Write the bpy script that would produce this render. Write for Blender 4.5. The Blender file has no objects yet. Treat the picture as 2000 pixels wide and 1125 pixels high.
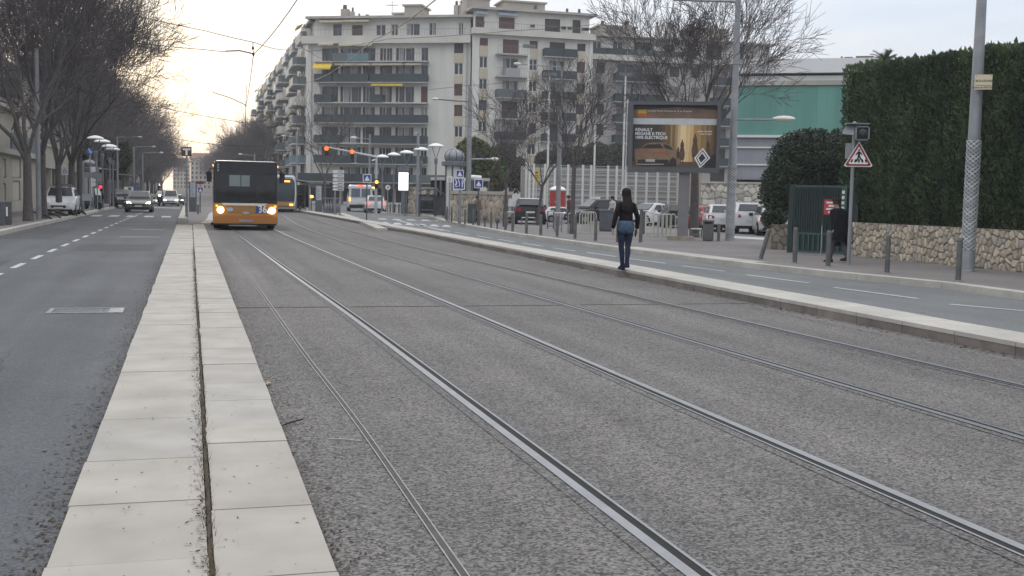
import bpy, math, random
from math import sin, cos, pi, radians, sqrt, atan2, hypot
from mathutils import Vector, Matrix, noise as mnoise
SC = bpy.context.scene
COL = SC.collection
R = random.Random(7)

# ------------------------------------------------------------------ camera model
FPX, EYE = 2200.0, 1.6
def _n(v):
    l = sqrt(sum(a*a for a in v)); return [a/l for a in v]
_u, _v, _roll = 372-1000, 562.5-369, .02
CZ = _n([_roll, 1, (_v+_roll*_u)/FPX]); CY = _n([_u, _v, -FPX])
CX = [CY[1]*CZ[2]-CY[2]*CZ[1], CY[2]*CZ[0]-CY[0]*CZ[2], CY[0]*CZ[1]-CY[1]*CZ[0]]
def ray(px, py):
    d = (px-1000, 562.5-py, -FPX)
    return Vector([sum(a*b for a, b in zip(d, e)) for e in (CX, CY, CZ)])
EYEV = Vector((0, 0, EYE))
def G(px, py, h=0.0):                       # surveyed ground point at height h
    r = ray(px, py); t = (h-EYE)/r.z
    return Vector((r.x*t, r.y*t, h))
def A(px, py, y):                           # surveyed point on the cross-plane at distance y
    r = ray(px, py); return EYEV + r*(y/r.y)
def dep(p):                                  # view depth of a point -> metres per source pixel
    f = Vector((CX[2], CY[2], CZ[2])); return -(Vector(p)-EYEV).dot(f)
def mpp(p): return dep(p)/FPX
cam = bpy.data.objects.new('camera', bpy.data.cameras.new('camera'))
COL.objects.link(cam); SC.camera = cam
cam.data.sensor_width = 36; cam.data.lens = FPX/2000*36
cam.data.clip_start = .05; cam.data.clip_end = 6000
cam.matrix_world = Matrix.Translation(EYEV) @ Matrix((CX, CY, CZ)).to_4x4()

# ------------------------------------------------------------------ materials
MATS = {}
def lin(c):
    return tuple(((x/255)/12.92 if x <= 10 else ((x/255+.055)/1.055)**2.4) for x in c)
def nodes(name):
    m = bpy.data.materials.new(name); m.use_nodes = True
    nt = m.node_tree; b = nt.nodes['Principled BSDF']
    return m, nt, b
def mat(name, col=(.5, .5, .5), rough=.6, metal=0., var=.10, sc=4., bump=0., bsc=None, emit=0., spec=.5, coat=0., streak=False, dirt=0.):
    if name in MATS: return MATS[name]
    m, nt, b = nodes(name); L = nt.links.new
    tc = nt.nodes.new('ShaderNodeTexCoord'); mp = nt.nodes.new('ShaderNodeMapping')
    L(tc.outputs['Object'], mp.inputs['Vector'])
    if streak: mp.inputs['Scale'].default_value = (1, 1, .12)
    nz = nt.nodes.new('ShaderNodeTexNoise'); nz.inputs['Scale'].default_value = sc
    nz.inputs['Detail'].default_value = 5; nz.inputs['Roughness'].default_value = .65
    L(mp.outputs[0], nz.inputs['Vector'])
    rp = nt.nodes.new('ShaderNodeValToRGB')
    rp.color_ramp.elements[0].position = .3; rp.color_ramp.elements[1].position = .7
    rp.color_ramp.elements[0].color = (*[max(0, c*(1-var)) for c in col], 1)
    rp.color_ramp.elements[1].color = (*[min(1, c*(1+var)) for c in col], 1)
    L(nz.outputs['Fac'], rp.inputs[0])
    out = rp.outputs[0]
    if dirt:
        n2 = nt.nodes.new('ShaderNodeTexNoise'); n2.inputs['Scale'].default_value = sc*.23; n2.inputs['Detail'].default_value = 7
        L(mp.outputs[0], n2.inputs['Vector'])
        r2 = nt.nodes.new('ShaderNodeValToRGB'); r2.color_ramp.elements[0].position = .42; r2.color_ramp.elements[1].position = .68
        r2.color_ramp.elements[0].color = (1-dirt, 1-dirt, 1-dirt*.95, 1); r2.color_ramp.elements[1].color = (1, 1, 1, 1)
        L(n2.outputs['Fac'], r2.inputs[0])
        mx = nt.nodes.new('ShaderNodeMix'); mx.data_type = 'RGBA'; mx.blend_type = 'MULTIPLY'; mx.inputs[0].default_value = 1
        L(out, mx.inputs[6]); L(r2.outputs[0], mx.inputs[7]); out = mx.outputs[2]
    L(out, b.inputs['Base Color'])
    b.inputs['Roughness'].default_value = rough; b.inputs['Metallic'].default_value = metal
    b.inputs['Specular IOR Level'].default_value = spec
    if coat: b.inputs['Coat Weight'].default_value = coat; b.inputs['Coat Roughness'].default_value = .08
    if emit:
        b.inputs['Emission Color'].default_value = (*col, 1); b.inputs['Emission Strength'].default_value = emit
    if bump:
        n3 = nt.nodes.new('ShaderNodeTexNoise'); n3.inputs['Scale'].default_value = bsc or sc*8; n3.inputs['Detail'].default_value = 4
        L(tc.outputs['Object'], n3.inputs['Vector'])
        bp = nt.nodes.new('ShaderNodeBump'); bp.inputs['Strength'].default_value = bump; bp.inputs['Distance'].default_value = .02
        L(n3.outputs['Fac'], bp.inputs['Height']); L(bp.outputs[0], b.inputs['Normal'])
    MATS[name] = m; return m
def road_mat(name, c0, c1, grain, patch=.18, contrast=1., bump=.5, rough=.85, lanes=0.):
    """aggregate surface: fine grains between two tones, broad wear patches"""
    m, nt, b = nodes(name); L = nt.links.new
    tc = nt.nodes.new('ShaderNodeTexCoord')
    n1 = nt.nodes.new('ShaderNodeTexNoise'); n1.inputs['Scale'].default_value = grain; n1.inputs['Detail'].default_value = 3; n1.inputs['Roughness'].default_value = .7
    vo = nt.nodes.new('ShaderNodeTexVoronoi'); vo.inputs['Scale'].default_value = grain*1.1
    n2 = nt.nodes.new('ShaderNodeTexNoise'); n2.inputs['Scale'].default_value = .35; n2.inputs['Detail'].default_value = 8; n2.inputs['Roughness'].default_value = .62
    for n in (n1, vo, n2): L(tc.outputs['Object'], n.inputs['Vector'])
    sp = nt.nodes.new('ShaderNodeSeparateColor'); L(vo.outputs['Color'], sp.inputs[0])
    ad = nt.nodes.new('ShaderNodeMath'); ad.operation = 'MULTIPLY_ADD'; ad.inputs[1].default_value = .5
    L(sp.outputs[0], ad.inputs[0])
    hf = nt.nodes.new('ShaderNodeMath'); hf.operation = 'MULTIPLY'; hf.inputs[1].default_value = .5
    L(n1.outputs['Fac'], hf.inputs[0]); L(hf.outputs[0], ad.inputs[2])
    rp = nt.nodes.new('ShaderNodeValToRGB'); e = rp.color_ramp.elements
    e[0].position = .5-.28/contrast; e[1].position = .5+.28/contrast; e[0].color = (*c0, 1); e[1].color = (*c1, 1)
    L(ad.outputs[0], rp.inputs[0])
    r2 = nt.nodes.new('ShaderNodeValToRGB'); e = r2.color_ramp.elements
    e[0].position = .34; e[1].position = .66; e[0].color = (1-patch, 1-patch, 1-patch*.93, 1); e[1].color = (1, 1, 1, 1)
    L(n2.outputs['Fac'], r2.inputs[0])
    mx = nt.nodes.new('ShaderNodeMix'); mx.data_type = 'RGBA'; mx.blend_type = 'MULTIPLY'; mx.inputs[0].default_value = 1
    L(rp.outputs[0], mx.inputs[6]); L(r2.outputs[0], mx.inputs[7]); col = mx.outputs[2]
    if lanes:      # wear drawn out along the direction of travel, and scattered drips
        mp = nt.nodes.new('ShaderNodeMapping'); mp.inputs['Scale'].default_value = (1.5, .05, 1); L(tc.outputs['Object'], mp.inputs[0])
        n4 = nt.nodes.new('ShaderNodeTexNoise'); n4.inputs['Scale'].default_value = 1.3; n4.inputs['Detail'].default_value = 6; L(mp.outputs[0], n4.inputs[0])
        r4 = nt.nodes.new('ShaderNodeValToRGB'); e = r4.color_ramp.elements; e[0].position = .36; e[1].position = .64; e[0].color = (1-lanes, 1-lanes, 1-lanes*.96, 1); e[1].color = (1+lanes*.25,)*3+(1,)
        L(n4.outputs['Fac'], r4.inputs[0])
        v4 = nt.nodes.new('ShaderNodeTexVoronoi'); v4.inputs['Scale'].default_value = 1.7; L(tc.outputs['Object'], v4.inputs[0])
        r5 = nt.nodes.new('ShaderNodeValToRGB'); e = r5.color_ramp.elements; e[0].position = .035; e[1].position = .10; e[0].color = (.62, .62, .63, 1); e[1].color = (1, 1, 1, 1); L(v4.outputs['Distance'], r5.inputs[0])
        for src in (r4.outputs[0], r5.outputs[0]):
            m4 = nt.nodes.new('ShaderNodeMix'); m4.data_type = 'RGBA'; m4.blend_type = 'MULTIPLY'; m4.inputs[0].default_value = 1; L(col, m4.inputs[6]); L(src, m4.inputs[7]); col = m4.outputs[2]
    L(col, b.inputs['Base Color']); b.inputs['Roughness'].default_value = rough
    b.inputs['Specular IOR Level'].default_value = .3
    bp = nt.nodes.new('ShaderNodeBump'); bp.inputs['Strength'].default_value = bump; bp.inputs['Distance'].default_value = .006
    L(ad.outputs[0], bp.inputs['Height']); L(bp.outputs[0], b.inputs['Normal'])
    MATS[name] = m; return m
def glass(name, col, rough=.06, spec=.6):
    return mat(name, col, rough, 0, .15, 1.2, spec=spec)
def attr_mat(name, rough=.85, bump=.4, bsc=40, tint=(1, 1, 1)):
    m, nt, b = nodes(name); L = nt.links.new
    at = nt.nodes.new('ShaderNodeAttribute'); at.attribute_name = 'tint'
    tc = nt.nodes.new('ShaderNodeTexCoord'); nz = nt.nodes.new('ShaderNodeTexNoise'); nz.inputs['Scale'].default_value = bsc; nz.inputs['Detail'].default_value = 5
    L(tc.outputs['Object'], nz.inputs['Vector'])
    rp = nt.nodes.new('ShaderNodeValToRGB'); rp.color_ramp.elements[0].color = (.72, .72, .72, 1); rp.color_ramp.elements[1].color = (1.18*tint[0], 1.18*tint[1], 1.18*tint[2], 1)
    rp.color_ramp.elements[0].position = .3; rp.color_ramp.elements[1].position = .72
    L(nz.outputs['Fac'], rp.inputs[0])
    mx = nt.nodes.new('ShaderNodeMix'); mx.data_type = 'RGBA'; mx.blend_type = 'MULTIPLY'; mx.inputs[0].default_value = 1
    L(at.outputs['Color'], mx.inputs[6]); L(rp.outputs[0], mx.inputs[7]); L(mx.outputs[2], b.inputs['Base Color'])
    b.inputs['Roughness'].default_value = rough
    bp = nt.nodes.new('ShaderNodeBump'); bp.inputs['Strength'].default_value = bump; bp.inputs['Distance'].default_value = .01
    L(nz.outputs['Fac'], bp.inputs['Height']); L(bp.outputs[0], b.inputs['Normal'])
    MATS[name] = m; return m

# ------------------------------------------------------------------ mesh builder
class MB:
    def __init__(s): s.v = []; s.f = []; s.mi = []; s.m = 0; s.T = None; s.col = None
    def add(s, p):
        p = Vector(p)
        if s.T is not None: p = s.T @ p
        s.v.append(p); return len(s.v)-1
    def face(s, ids): s.f.append(tuple(ids)); s.mi.append(s.m)
    def poly(s, pts): s.face([s.add(p) for p in pts])
    def box(s, x0, x1, y0, y1, z0, z1):
        i = [s.add(p) for p in ((x0,y0,z0),(x1,y0,z0),(x1,y1,z0),(x0,y1,z0),(x0,y0,z1),(x1,y0,z1),(x1,y1,z1),(x0,y1,z1))]
        for q in ((0,3,2,1),(4,5,6,7),(0,1,5,4),(1,2,6,5),(2,3,7,6),(3,0,4,7)): s.face([i[k] for k in q])
    def cb(s, cx, cy, cz, sx, sy, sz): s.box(cx-sx/2, cx+sx/2, cy-sy/2, cy+sy/2, cz-sz/2, cz+sz/2)
    def extr(s, pts, d):
        d = Vector(d); n = len(pts)
        a = [s.add(p) for p in pts]; b = [s.add(Vector(p)+d) for p in pts]
        s.face(a[::-1]); s.face(b)
        for k in range(n): s.face((a[k], a[(k+1) % n], b[(k+1) % n], b[k]))
    def loft(s, rings, caps=True, closed=True):
        ids = [[s.add(p) for p in r] for r in rings]; n = len(ids[0])
        for a, b in zip(ids, ids[1:]):
            for k in range(n if closed else n-1): s.face((a[k], a[(k+1) % n], b[(k+1) % n], b[k]))
        if caps and closed: s.face(ids[0][::-1]); s.face(ids[-1])
    def tube(s, pts, rad, n=6, caps=True):
        pts = [Vector(p) for p in pts]
        if not hasattr(rad, '__len__'): rad = [rad]*len(pts)
        rings = []; a = None
        for k, p in enumerate(pts):
            d = pts[min(k+1, len(pts)-1)]-pts[max(k-1, 0)]
            if d.length < 1e-9: d = Vector((0, 0, 1))
            d.normalize()
            if a is None: a = d.cross(Vector((0, 0, 1)) if abs(d.z) < .9 else Vector((1, 0, 0)))
            else:
                a = a-d*a.dot(d)
                if a.length < 1e-6: a = d.cross(Vector((0, 1, 0)) if abs(d.y) < .9 else Vector((1, 0, 0)))
            a.normalize(); b = d.cross(a); r = rad[k]
            rings.append([p+a*(r*cos(2*pi*j/n))+b*(r*sin(2*pi*j/n)) for j in range(n)])
        s.loft(rings, caps)
    def cyl(s, p0, p1, r0, r1=None, n=10): s.tube([p0, p1], [r0, r0 if r1 is None else r1], n)
    def lathe(s, prof, n=16, c=(0, 0, 0)):
        c = Vector(c)
        s.loft([[c+Vector((r*cos(2*pi*j/n), r*sin(2*pi*j/n), z)) for j in range(n)] for r, z in prof])
    def ell(s, c, r, n=10, m=7):
        c = Vector(c)
        s.loft([[c+Vector((r[0]*sin(pi*i/m)*cos(2*pi*j/n), r[1]*sin(pi*i/m)*sin(2*pi*j/n), -r[2]*cos(pi*i/m))) for j in range(n)]
                for i in [.08]+list(range(1, m))+[m-.08]])
    def rings(s, rr, n=12):                 # (cx,cy,z,rx,ry)
        s.loft([[Vector((cx+rx*cos(2*pi*j/n), cy+ry*sin(2*pi*j/n), z)) for j in range(n)] for cx, cy, z, rx, ry in rr])
    def build(s, name, mats, parent=None, smooth=None, loc=None, rz=0.):
        me = bpy.data.meshes.new(name); me.from_pydata([tuple(p) for p in s.v], [], s.f)
        if not isinstance(mats, (list, tuple)): mats = [mats]
        for m in mats: me.materials.append(m)
        if len(mats) > 1: me.polygons.foreach_set('material_index', s.mi)
        if s.col is not None:
            at = me.color_attributes.new('tint', 'FLOAT_COLOR', 'POINT')
            at.data.foreach_set('color', [x for c in s.col for x in (c[0], c[1], c[2], 1)])
        me.update()
        if smooth:
            me.shade_smooth(); me.set_sharp_from_angle(angle=radians(smooth))
        o = bpy.data.objects.new(name, me); COL.objects.link(o)
        if parent: o.parent = parent
        if loc is not None: o.location = loc
        if rz: o.rotation_euler.z = rz
        return o
LABELS = {}
def tag(o, label=None, cat=None, group=None, kind=None):
    if label: o['label'] = label
    if cat: o['category'] = cat
    if group: o['group'] = group
    if kind: o['kind'] = kind
    return o
def thing(name, label, cat, loc=(0, 0, 0), rz=0., group=None):
    o = bpy.data.objects.new(name, None); COL.objects.link(o)
    o.location = loc; o.rotation_euler.z = rz
    o.empty_display_size = .2
    return tag(o, label, cat, group)
def kids(o): return [c for c in bpy.data.objects if c.parent == o]
def dup(o, loc=None, rz=None, label=None, group=None, parent=None, scale=None):
    c = o.copy(); COL.objects.link(c)
    if parent: c.parent = parent
    if loc is not None: c.location = loc
    if rz is not None: c.rotation_euler.z = rz
    if scale is not None: c.scale = scale if hasattr(scale, '__len__') else (scale,)*3
    if label: c['label'] = label
    if group: c['group'] = group
    for k in kids(o): dup(k, parent=c)
    return c
def one(name, label, cat, mb, mats, loc=(0, 0, 0), rz=0., group=None, smooth=None):
    o = mb.build(name, mats, None, smooth, loc, rz); return tag(o, label, cat, group)
def setting(name, mb, m, smooth=None):
    o = mb.build(name, m, None, smooth); o['kind'] = 'structure'; return o
def text_mesh(txt, size, bold=0., align='CENTER', space=1.):
    """flat lettering in the XZ plane facing -Y, as (verts, faces)"""
    cu = bpy.data.curves.new('lettering', 'FONT'); cu.body = txt; cu.size = size; cu.align_x = align; cu.align_y = 'CENTER'
    cu.offset = bold; cu.space_character = space; cu.resolution_u = 3; cu.space_line = .8
    ob = bpy.data.objects.new('lettering', cu); COL.objects.link(ob)
    dg = bpy.context.evaluated_depsgraph_get()
    me = bpy.data.meshes.new_from_object(ob.evaluated_get(dg))
    vs = [Vector((v.co.x, 0, v.co.y)) for v in me.vertices]; fs = [tuple(p.vertices) for p in me.polygons]
    bpy.data.objects.remove(ob); bpy.data.curves.remove(cu); bpy.data.meshes.remove(me)
    return vs, fs
def put_text(mb, txt, size, at, bold=0., align='CENTER', sx=1.):
    vs, fs = text_mesh(txt, size, bold, align); at = Vector(at)
    ids = [mb.add(at+Vector((v.x*sx, v.y, v.z))) for v in vs]
    for f in fs: mb.face([ids[i] for i in f])
def face_rz(p):
    """rotation that turns a thing's -Y side towards the photographer's standing point"""
    return atan2(p[1], p[0])-pi/2

# ------------------------------------------------------------------ shared materials
W = dict(
 galv=mat('galvanised steel', (.30, .31, .32), .5, .35, .15, 3, dirt=.2),
 dgrey=mat('dark grey paint', (.09, .095, .105), .45, 0, .15, 5, dirt=.2),
 mgrey=mat('mid grey paint', (.17, .18, .20), .5, 0, .12, 4, dirt=.25),
 post=mat('bollard grey paint', (.13, .13, .125), .55, 0, .2, 6, dirt=.3),
 white=mat('white paint', (.78, .78, .76), .5, 0, .06, 5, dirt=.12),
 cream=mat('cream plastic', (.62, .60, .54), .5, 0, .06, 5),
 black=mat('black plastic', (.012, .012, .013), .45, 0, .2, 5, spec=.25),
 rubber=mat('tyre rubber', (.014, .014, .014), .9, 0, .3, 9, spec=.2),
 rim=mat('alloy rim', (.42, .42, .43), .3, .7, .1, 5),
 glassd=glass('tinted glass', (.012, .015, .018)),
 glassb=glass('window glass', (.03, .036, .042), .08),
 plate=mat('number plate white', (.6, .6, .58), .4),
 tail=mat('tail lamp red', (.32, .015, .015), .2),
 brake=mat('lit brake lamp', (1, .10, .05), .3, emit=2.2),
 headon=mat('lit headlamp', (1., .86, .52), .3, emit=7),
 head=mat('clear lamp', (.5, .52, .54), .1, spec=.8),
 amber=mat('lit amber lamp', (1, .42, .06), .3, emit=2.5),
 redlit=mat('lit red signal', (1, .09, .015), .3, emit=2.6),
 blue=mat('sign blue', (.015, .045, .26), .4), red=mat('sign red', (.25, .018, .02), .4),
 skin=mat('skin', (.42, .26, .19), .55, 0, .08, 8), hair=mat('dark brown hair', (.009, .006, .005), .6, 0, .4, 30, .4, 60, spec=.2),
)

# ------------------------------------------------------------------ sky, sun
SUNV = ray(262, 178).normalized()
sun_el = math.asin(SUNV.z); sun_az = atan2(SUNV.x, SUNV.y)
wd = bpy.data.worlds.new('World'); SC.world = wd; wd.use_nodes = True
nt = wd.node_tree; L = nt.links.new; N = nt.nodes.new
bg1 = nt.nodes['Background']; outw = nt.nodes['World Output']
sky = N('ShaderNodeTexSky'); sky.sky_type = 'NISHITA'; sky.sun_disc = False
sky.sun_elevation = sun_el; sky.sun_rotation = sun_az; sky.altitude = 50; sky.dust_density = 2
L(sky.outputs[0], bg1.inputs[0]); bg1.inputs[1].default_value = .12
tc = N('ShaderNodeTexCoord'); sep = N('ShaderNodeSeparateXYZ'); L(tc.outputs['Generated'], sep.inputs[0])
dt = N('ShaderNodeVectorMath'); dt.operation = 'DOT_PRODUCT'; L(tc.outputs['Generated'], dt.inputs[0]); dt.inputs[1].default_value = SUNV
def ramp(src, stops):
    r = N('ShaderNodeValToRGB'); e = r.color_ramp.elements
    while len(e) < len(stops): e.new(.5)
    for k, (p, c) in enumerate(stops): e[k].position = p; e[k].color = (*c, 1)
    L(src, r.inputs[0]); return r.outputs[0]
def mth(op, a, b=None, c=None):
    n = N('ShaderNodeMath'); n.operation = op
    for i, x in enumerate((a, b, c)):
        if x is None: continue
        if isinstance(x, (int, float)): n.inputs[i].default_value = x
        else: L(x, n.inputs[i])
    return n.outputs[0]
def mixc(f, a, b, mode='MIX'):
    n = N('ShaderNodeMix'); n.data_type = 'RGBA'; n.blend_type = mode
    for i, x in ((0, f), (6, a), (7, b)):
        if isinstance(x, (int, float)): n.inputs[i].default_value = x
        elif isinstance(x, tuple): n.inputs[i].default_value = (*x, 1)
        else: L(x, n.inputs[i])
    return n.outputs[2]
# angular distance from the veiled sun, cloud deck tones
near = ramp(dt.outputs['Value'], [(.80, (0, 0, 0)), (.93, (.22, .22, .22)), (.985, (.72, .72, .72)), (1., (1, 1, 1))])
deck = mixc(near, (.74, .79, .86), (1.03, 1.03, 1.03))
mpg = N('ShaderNodeMapping'); mpg.inputs['Scale'].default_value = (2.2, 2.2, 13); L(tc.outputs['Generated'], mpg.inputs[0])
nz = N('ShaderNodeTexNoise'); nz.inputs['Scale'].default_value = 1.6; nz.inputs['Detail'].default_value = 7; nz.inputs['Roughness'].default_value = .55; nz.inputs['Distortion'].default_value = .4
L(mpg.outputs[0], nz.inputs[0])
bands = ramp(nz.outputs['Fac'], [(.36, (0, 0, 0)), (.66, (1, 1, 1))])
deck = mixc(mth('MULTIPLY', bands, .75), deck, mixc(1., deck, (.80, .87, .955), 'MULTIPLY'))
low = ramp(sep.outputs['Z'], [(0., (1, 1, 1)), (.07, (.75, .75, .75)), (.16, (0, 0, 0))])
warm = mth('MULTIPLY', low, ramp(dt.outputs['Value'], [(.80, (.10, .10, .10)), (.97, (.5, .5, .5)), (1., (.7, .7, .7))]))
deck = mixc(warm, deck, (1.02, .93, .82))
core = ramp(dt.outputs['Value'], [(.9905, (0, 0, 0)), (.9975, (.35, .35, .35)), (1., (1, 1, 1))])
deck = mixc(core, deck, (1.5, 1.34, 1.05))
back = ramp(mth('MULTIPLY_ADD', dt.outputs['Value'], .5, .5), [(.30, (.78, .79, .81)), (.80, (1, 1, 1))])
deck = mixc(1., deck, back, 'MULTIPLY')
zen = ramp(sep.outputs['Z'], [(.12, (0, 0, 0)), (.75, (1, 1, 1))])
deck = mixc(zen, deck, (1.50, 1.535, 1.61))
bg2 = N('ShaderNodeBackground'); L(deck, bg2.inputs[0]); bg2.inputs[1].default_value = 1.
msh = N('ShaderNodeMixShader'); msh.inputs[0].default_value = .94
L(bg1.outputs[0], msh.inputs[1]); L(bg2.outputs[0], msh.inputs[2]); L(msh.outputs[0], outw.inputs[0])
sl = bpy.data.lights.new('sun', 'SUN'); sl.energy = .6; sl.angle = radians(14); sl.color = (1, .87, .7)
so = bpy.data.objects.new('sun', sl); COL.objects.link(so)
so.rotation_euler = SUNV.to_track_quat('Z', 'Y').to_euler()
SC.view_settings.view_transform = 'Standard'; SC.view_settings.look = 'None'
SC.view_settings.exposure = .2; SC.view_settings.gamma = 1
# ------------------------------------------------------------------ ground, roads, pavements
def curve_pts(pts, step=2.):
    """smooth plan curve through (y, x) knots"""
    ys = [p[0] for p in pts]; out = []; y = ys[0]
    while y <= ys[-1]+1e-6:
        i = max(0, min(len(pts)-2, sum(1 for q in ys if q <= y)-1))
        def P(k): return pts[max(0, min(len(pts)-1, k))]
        p0, p1, p2, p3 = P(i-1), P(i), P(i+1), P(i+2)
        h = p2[0]-p1[0]; t = (y-p1[0])/h
        m1 = (p2[1]-p0[1])/max(p2[0]-p0[0], 1e-6)*h; m2 = (p3[1]-p1[1])/max(p3[0]-p1[0], 1e-6)*h
        x = (2*t**3-3*t*t+1)*p1[1]+(t**3-2*t*t+t)*m1+(-2*t**3+3*t*t)*p2[1]+(t**3-t*t)*m2
        out.append((x, y)); y += step
    return out
def ribbon(mb, line, o0, o1, z):
    for (xa, ya), (xb, yb) in zip(line, line[1:]):
        mb.poly([(xa+o0, ya, z), (xa+o1, ya, z), (xb+o1, yb, z), (xb+o0, yb, z)])
M_asph = road_mat('dark asphalt', (.066, .069, .073), (.145, .149, .154), 70, .22, .8, .35, lanes=.16)
M_tram = road_mat('exposed aggregate concrete', (.052, .048, .044), (.262, .247, .232), 64, .22, 1.1, .7, lanes=.2)
M_side = road_mat('grey green asphalt', (.120, .128, .128), (.195, .204, .203), 60, .18, .8, .3, lanes=.12)
M_pave = road_mat('worn pavement asphalt', (.15, .138, .13), (.25, .232, .222), 55, .25, .8, .3)
M_park = road_mat('car park asphalt', (.13, .125, .12), (.21, .203, .197), 50, .25, .8, .3)
M_slab = attr_mat('pale limestone', .8, .15, 2.2)
_e = [n for n in M_slab.node_tree.nodes if n.type == 'VALTORGB'][0].color_ramp.elements; _e[0].color = (.80, .79, .77, 1); _e[1].color = (1.06, 1.06, 1.06, 1)
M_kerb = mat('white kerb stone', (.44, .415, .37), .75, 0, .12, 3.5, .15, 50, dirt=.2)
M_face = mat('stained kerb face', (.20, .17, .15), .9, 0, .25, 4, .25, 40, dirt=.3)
M_mark = road_mat('worn road paint', (.34, .345, .345), (.62, .62, .60), 28, .25, .8, .2, .7)
M_soil = mat('joint soil', (.085, .066, .052), .95, 0, .5, 20, .5)
g = MB(); g.poly([(-900, -900, -.06), (900, -900, -.06), (900, 1500, -.06), (-900, 1500, -.06)])
setting('ground', g, M_park)
g = MB(); g.poly([(-9, -8, 0), (-.575, -8, 0), (-.575, 52, 0), (-.6, 140, 0), (-.6, 700, 0), (-9, 700, 0)])
setting('avenue_road', g, M_asph)
g = MB(); g.poly([(.575, -8, 0), (8.47, -8, 0), (8.47, 100, 0), (14, 260, 0), (10, 700, 0), (-.59, 700, 0), (-.59, 56, 0), (.575, 52, 0)])
setting('tram_lane', g, M_tram)
g = MB(); g.poly([(8.9, -8, -.02), (60, -8, -.02), (60, 190, -.02), (14.2, 260, -.02), (9, 102, -.02)])
setting('side_road', g, M_side)

# median strip of two slab courses
def slabs(x0, x1, ln, y0, y1, z, seed):
    r = random.Random(seed); mb = MB(); mb.col = []; y = y0
    while y < y1:
        l = ln*r.choice((.62, .9, 1, 1.12, 1.3)); e = min(y+l, y1); dz = r.uniform(-.003, .003)
        mb.box(x0+r.uniform(-.006, .006), x1+r.uniform(-.004, .004), y+.004, e-.004, -.03, z+dz); tn = r.uniform(.92, 1.03); wm = r.uniform(-.005, .006); mb.col += [((.372+wm)*tn, .347*tn, (.312-wm)*tn)]*8; y = e
    return mb
setting('median_slab', slabs(-.575, .068, .93, -6, 51.3, .045, 1), M_slab)
setting('median_slab', slabs(.094, .575, .78, -6, 51.9, .048, 2), M_slab)
g = MB(); g.box(.070, .092, -6, 51.3, -.03, .034); setting('median_joint', g, M_soil)

# platform between the lanes beyond the strip
pr = curve_pts([(51.9, .72), (56, .95), (60, 1.12), (75, 1.55), (88, 2.5), (104, 3.6)], 2)
g = MB()
for (xa, ya), (xb, yb) in zip(pr, pr[1:]):
    g.poly([(-.32, ya, .06), (xa-.32, ya, .06), (xb-.32, yb, .06), (-.32, yb, .06)])
setting('tram_platform', g, M_pave)
g = MB()
for (xa, ya), (xb, yb) in zip(pr, pr[1:]):
    g.extr([(xa-.32, ya, -.03), (xa+.14, ya, -.03), (xb+.14, yb, -.03), (xb-.32, yb, -.03)], (0, 0, .13))
for k in range(20): g.box(-.6, -.32, 57+k*2.3, 57+k*2.3+2.26, -.03, .13)
setting('platform_kerb', g, M_kerb)
one('concrete_block', 'pale concrete kerb block at the near end of the tram platform', 'block', (lambda m: (m.loft([[(x*s, y, z) for x, y in ((-.22, -1.6), (.22, -1.6), (.22, 1.6), (-.22, 1.6))] for s, z in ((1, 0), (1, .2), (.86, .26))]), m)[1])(MB()), M_kerb, (-.36, 55.2, 0))

# rails: head, dark groove, keeper lip
steel = mat('worn rail steel', (.31, .315, .32), .40, .9, .12, 6)
steel2 = mat('dull rail steel', (.21, .215, .23), .42, .9, .12, 6)
groove = mat('rail groove', (.012, .011, .010), .9, 0, .4, 12)
stain = road_mat('rail side concrete', (.046, .043, .041), (.222, .212, .203), 64, .22, 1.1, .6)
k1 = [(-6, 2.09), (4, 2.08), (8, 2.06), (14, 2.02), (25, 1.86), (43, 1.68), (56, 1.72), (70, 2.25), (88, 3.3), (104, 4.4)]
k3 = [(-6, 5.56), (6, 5.53), (12, 5.43), (20, 5.24), (32, 4.86), (45, 4.78), (56, 5.0), (70, 5.6), (88, 6.5), (104, 7.6)]
tracks = []
def rail(knots, off, head, label):
    ln = [(x+off, y) for x, y in curve_pts(knots, 1.)]
    t = thing('tram_rail', label, 'rail', (0, 0, 0), group='grooved tram rails let into the road')
    s = MB(); ribbon(s, ln, -.14, .15, .004); s.build('rail_bed', stain, t)
    h = MB(); d = MB()
    q = -1 if head == 'L' else 1
    a, b = sorted((q*.065, q*.005)); ribbon(h, ln, a, b, .010)
    a, b = sorted((q*-.062, q*-.044)); ribbon(h, ln, a, b, .010)
    a, b = sorted((q*.005, q*-.044)); ribbon(d, ln, a, b, .007)
    h.build('rail_head', steel if knots is k1 else steel2, t); d.build('rail_groove', groove, t)
rail(k1, 0, 'L', 'bright grooved rail nearest the pale slab strip, running under the bus')
rail(k1, 1.62, 'R', 'second grooved rail from the slab strip, running under the bus')
rail(k3, 0, 'L', 'third grooved rail from the slab strip, left rail of the empty track')
rail(k3, 1.59, 'R', 'grooved rail closest to the kerb the woman walks on')
g = MB(); d = MB()
ln = curve_pts([(-6, 1.11), (4.5, 1.10), (7.7, 1.11), (11, 1.075), (20, 1.05), (30.5, .94)], .5)
ribbon(g, ln, -.022, -.015, .008); ribbon(g, ln, .015, .022, .008); ribbon(d, ln, -.015, .015, .006)
t = thing('slot_channel', 'narrow metal slot drain in the concrete between slab strip and first rail', 'drain')
g.build('channel_edge', mat('dull steel', (.30, .29, .27), .5, .5, .2, 9), t); d.build('channel_slot', mat('channel dirt', (.07, .065, .06), .9, 0, .3, 15), t)
g = MB(); g.box(.6, 5.5, 15.66, 15.70, .001, .0055); g.box(5.55, 8.3, 15.70, 15.72, .001, .0055); setting('road_joint', g, M_soil)

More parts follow.
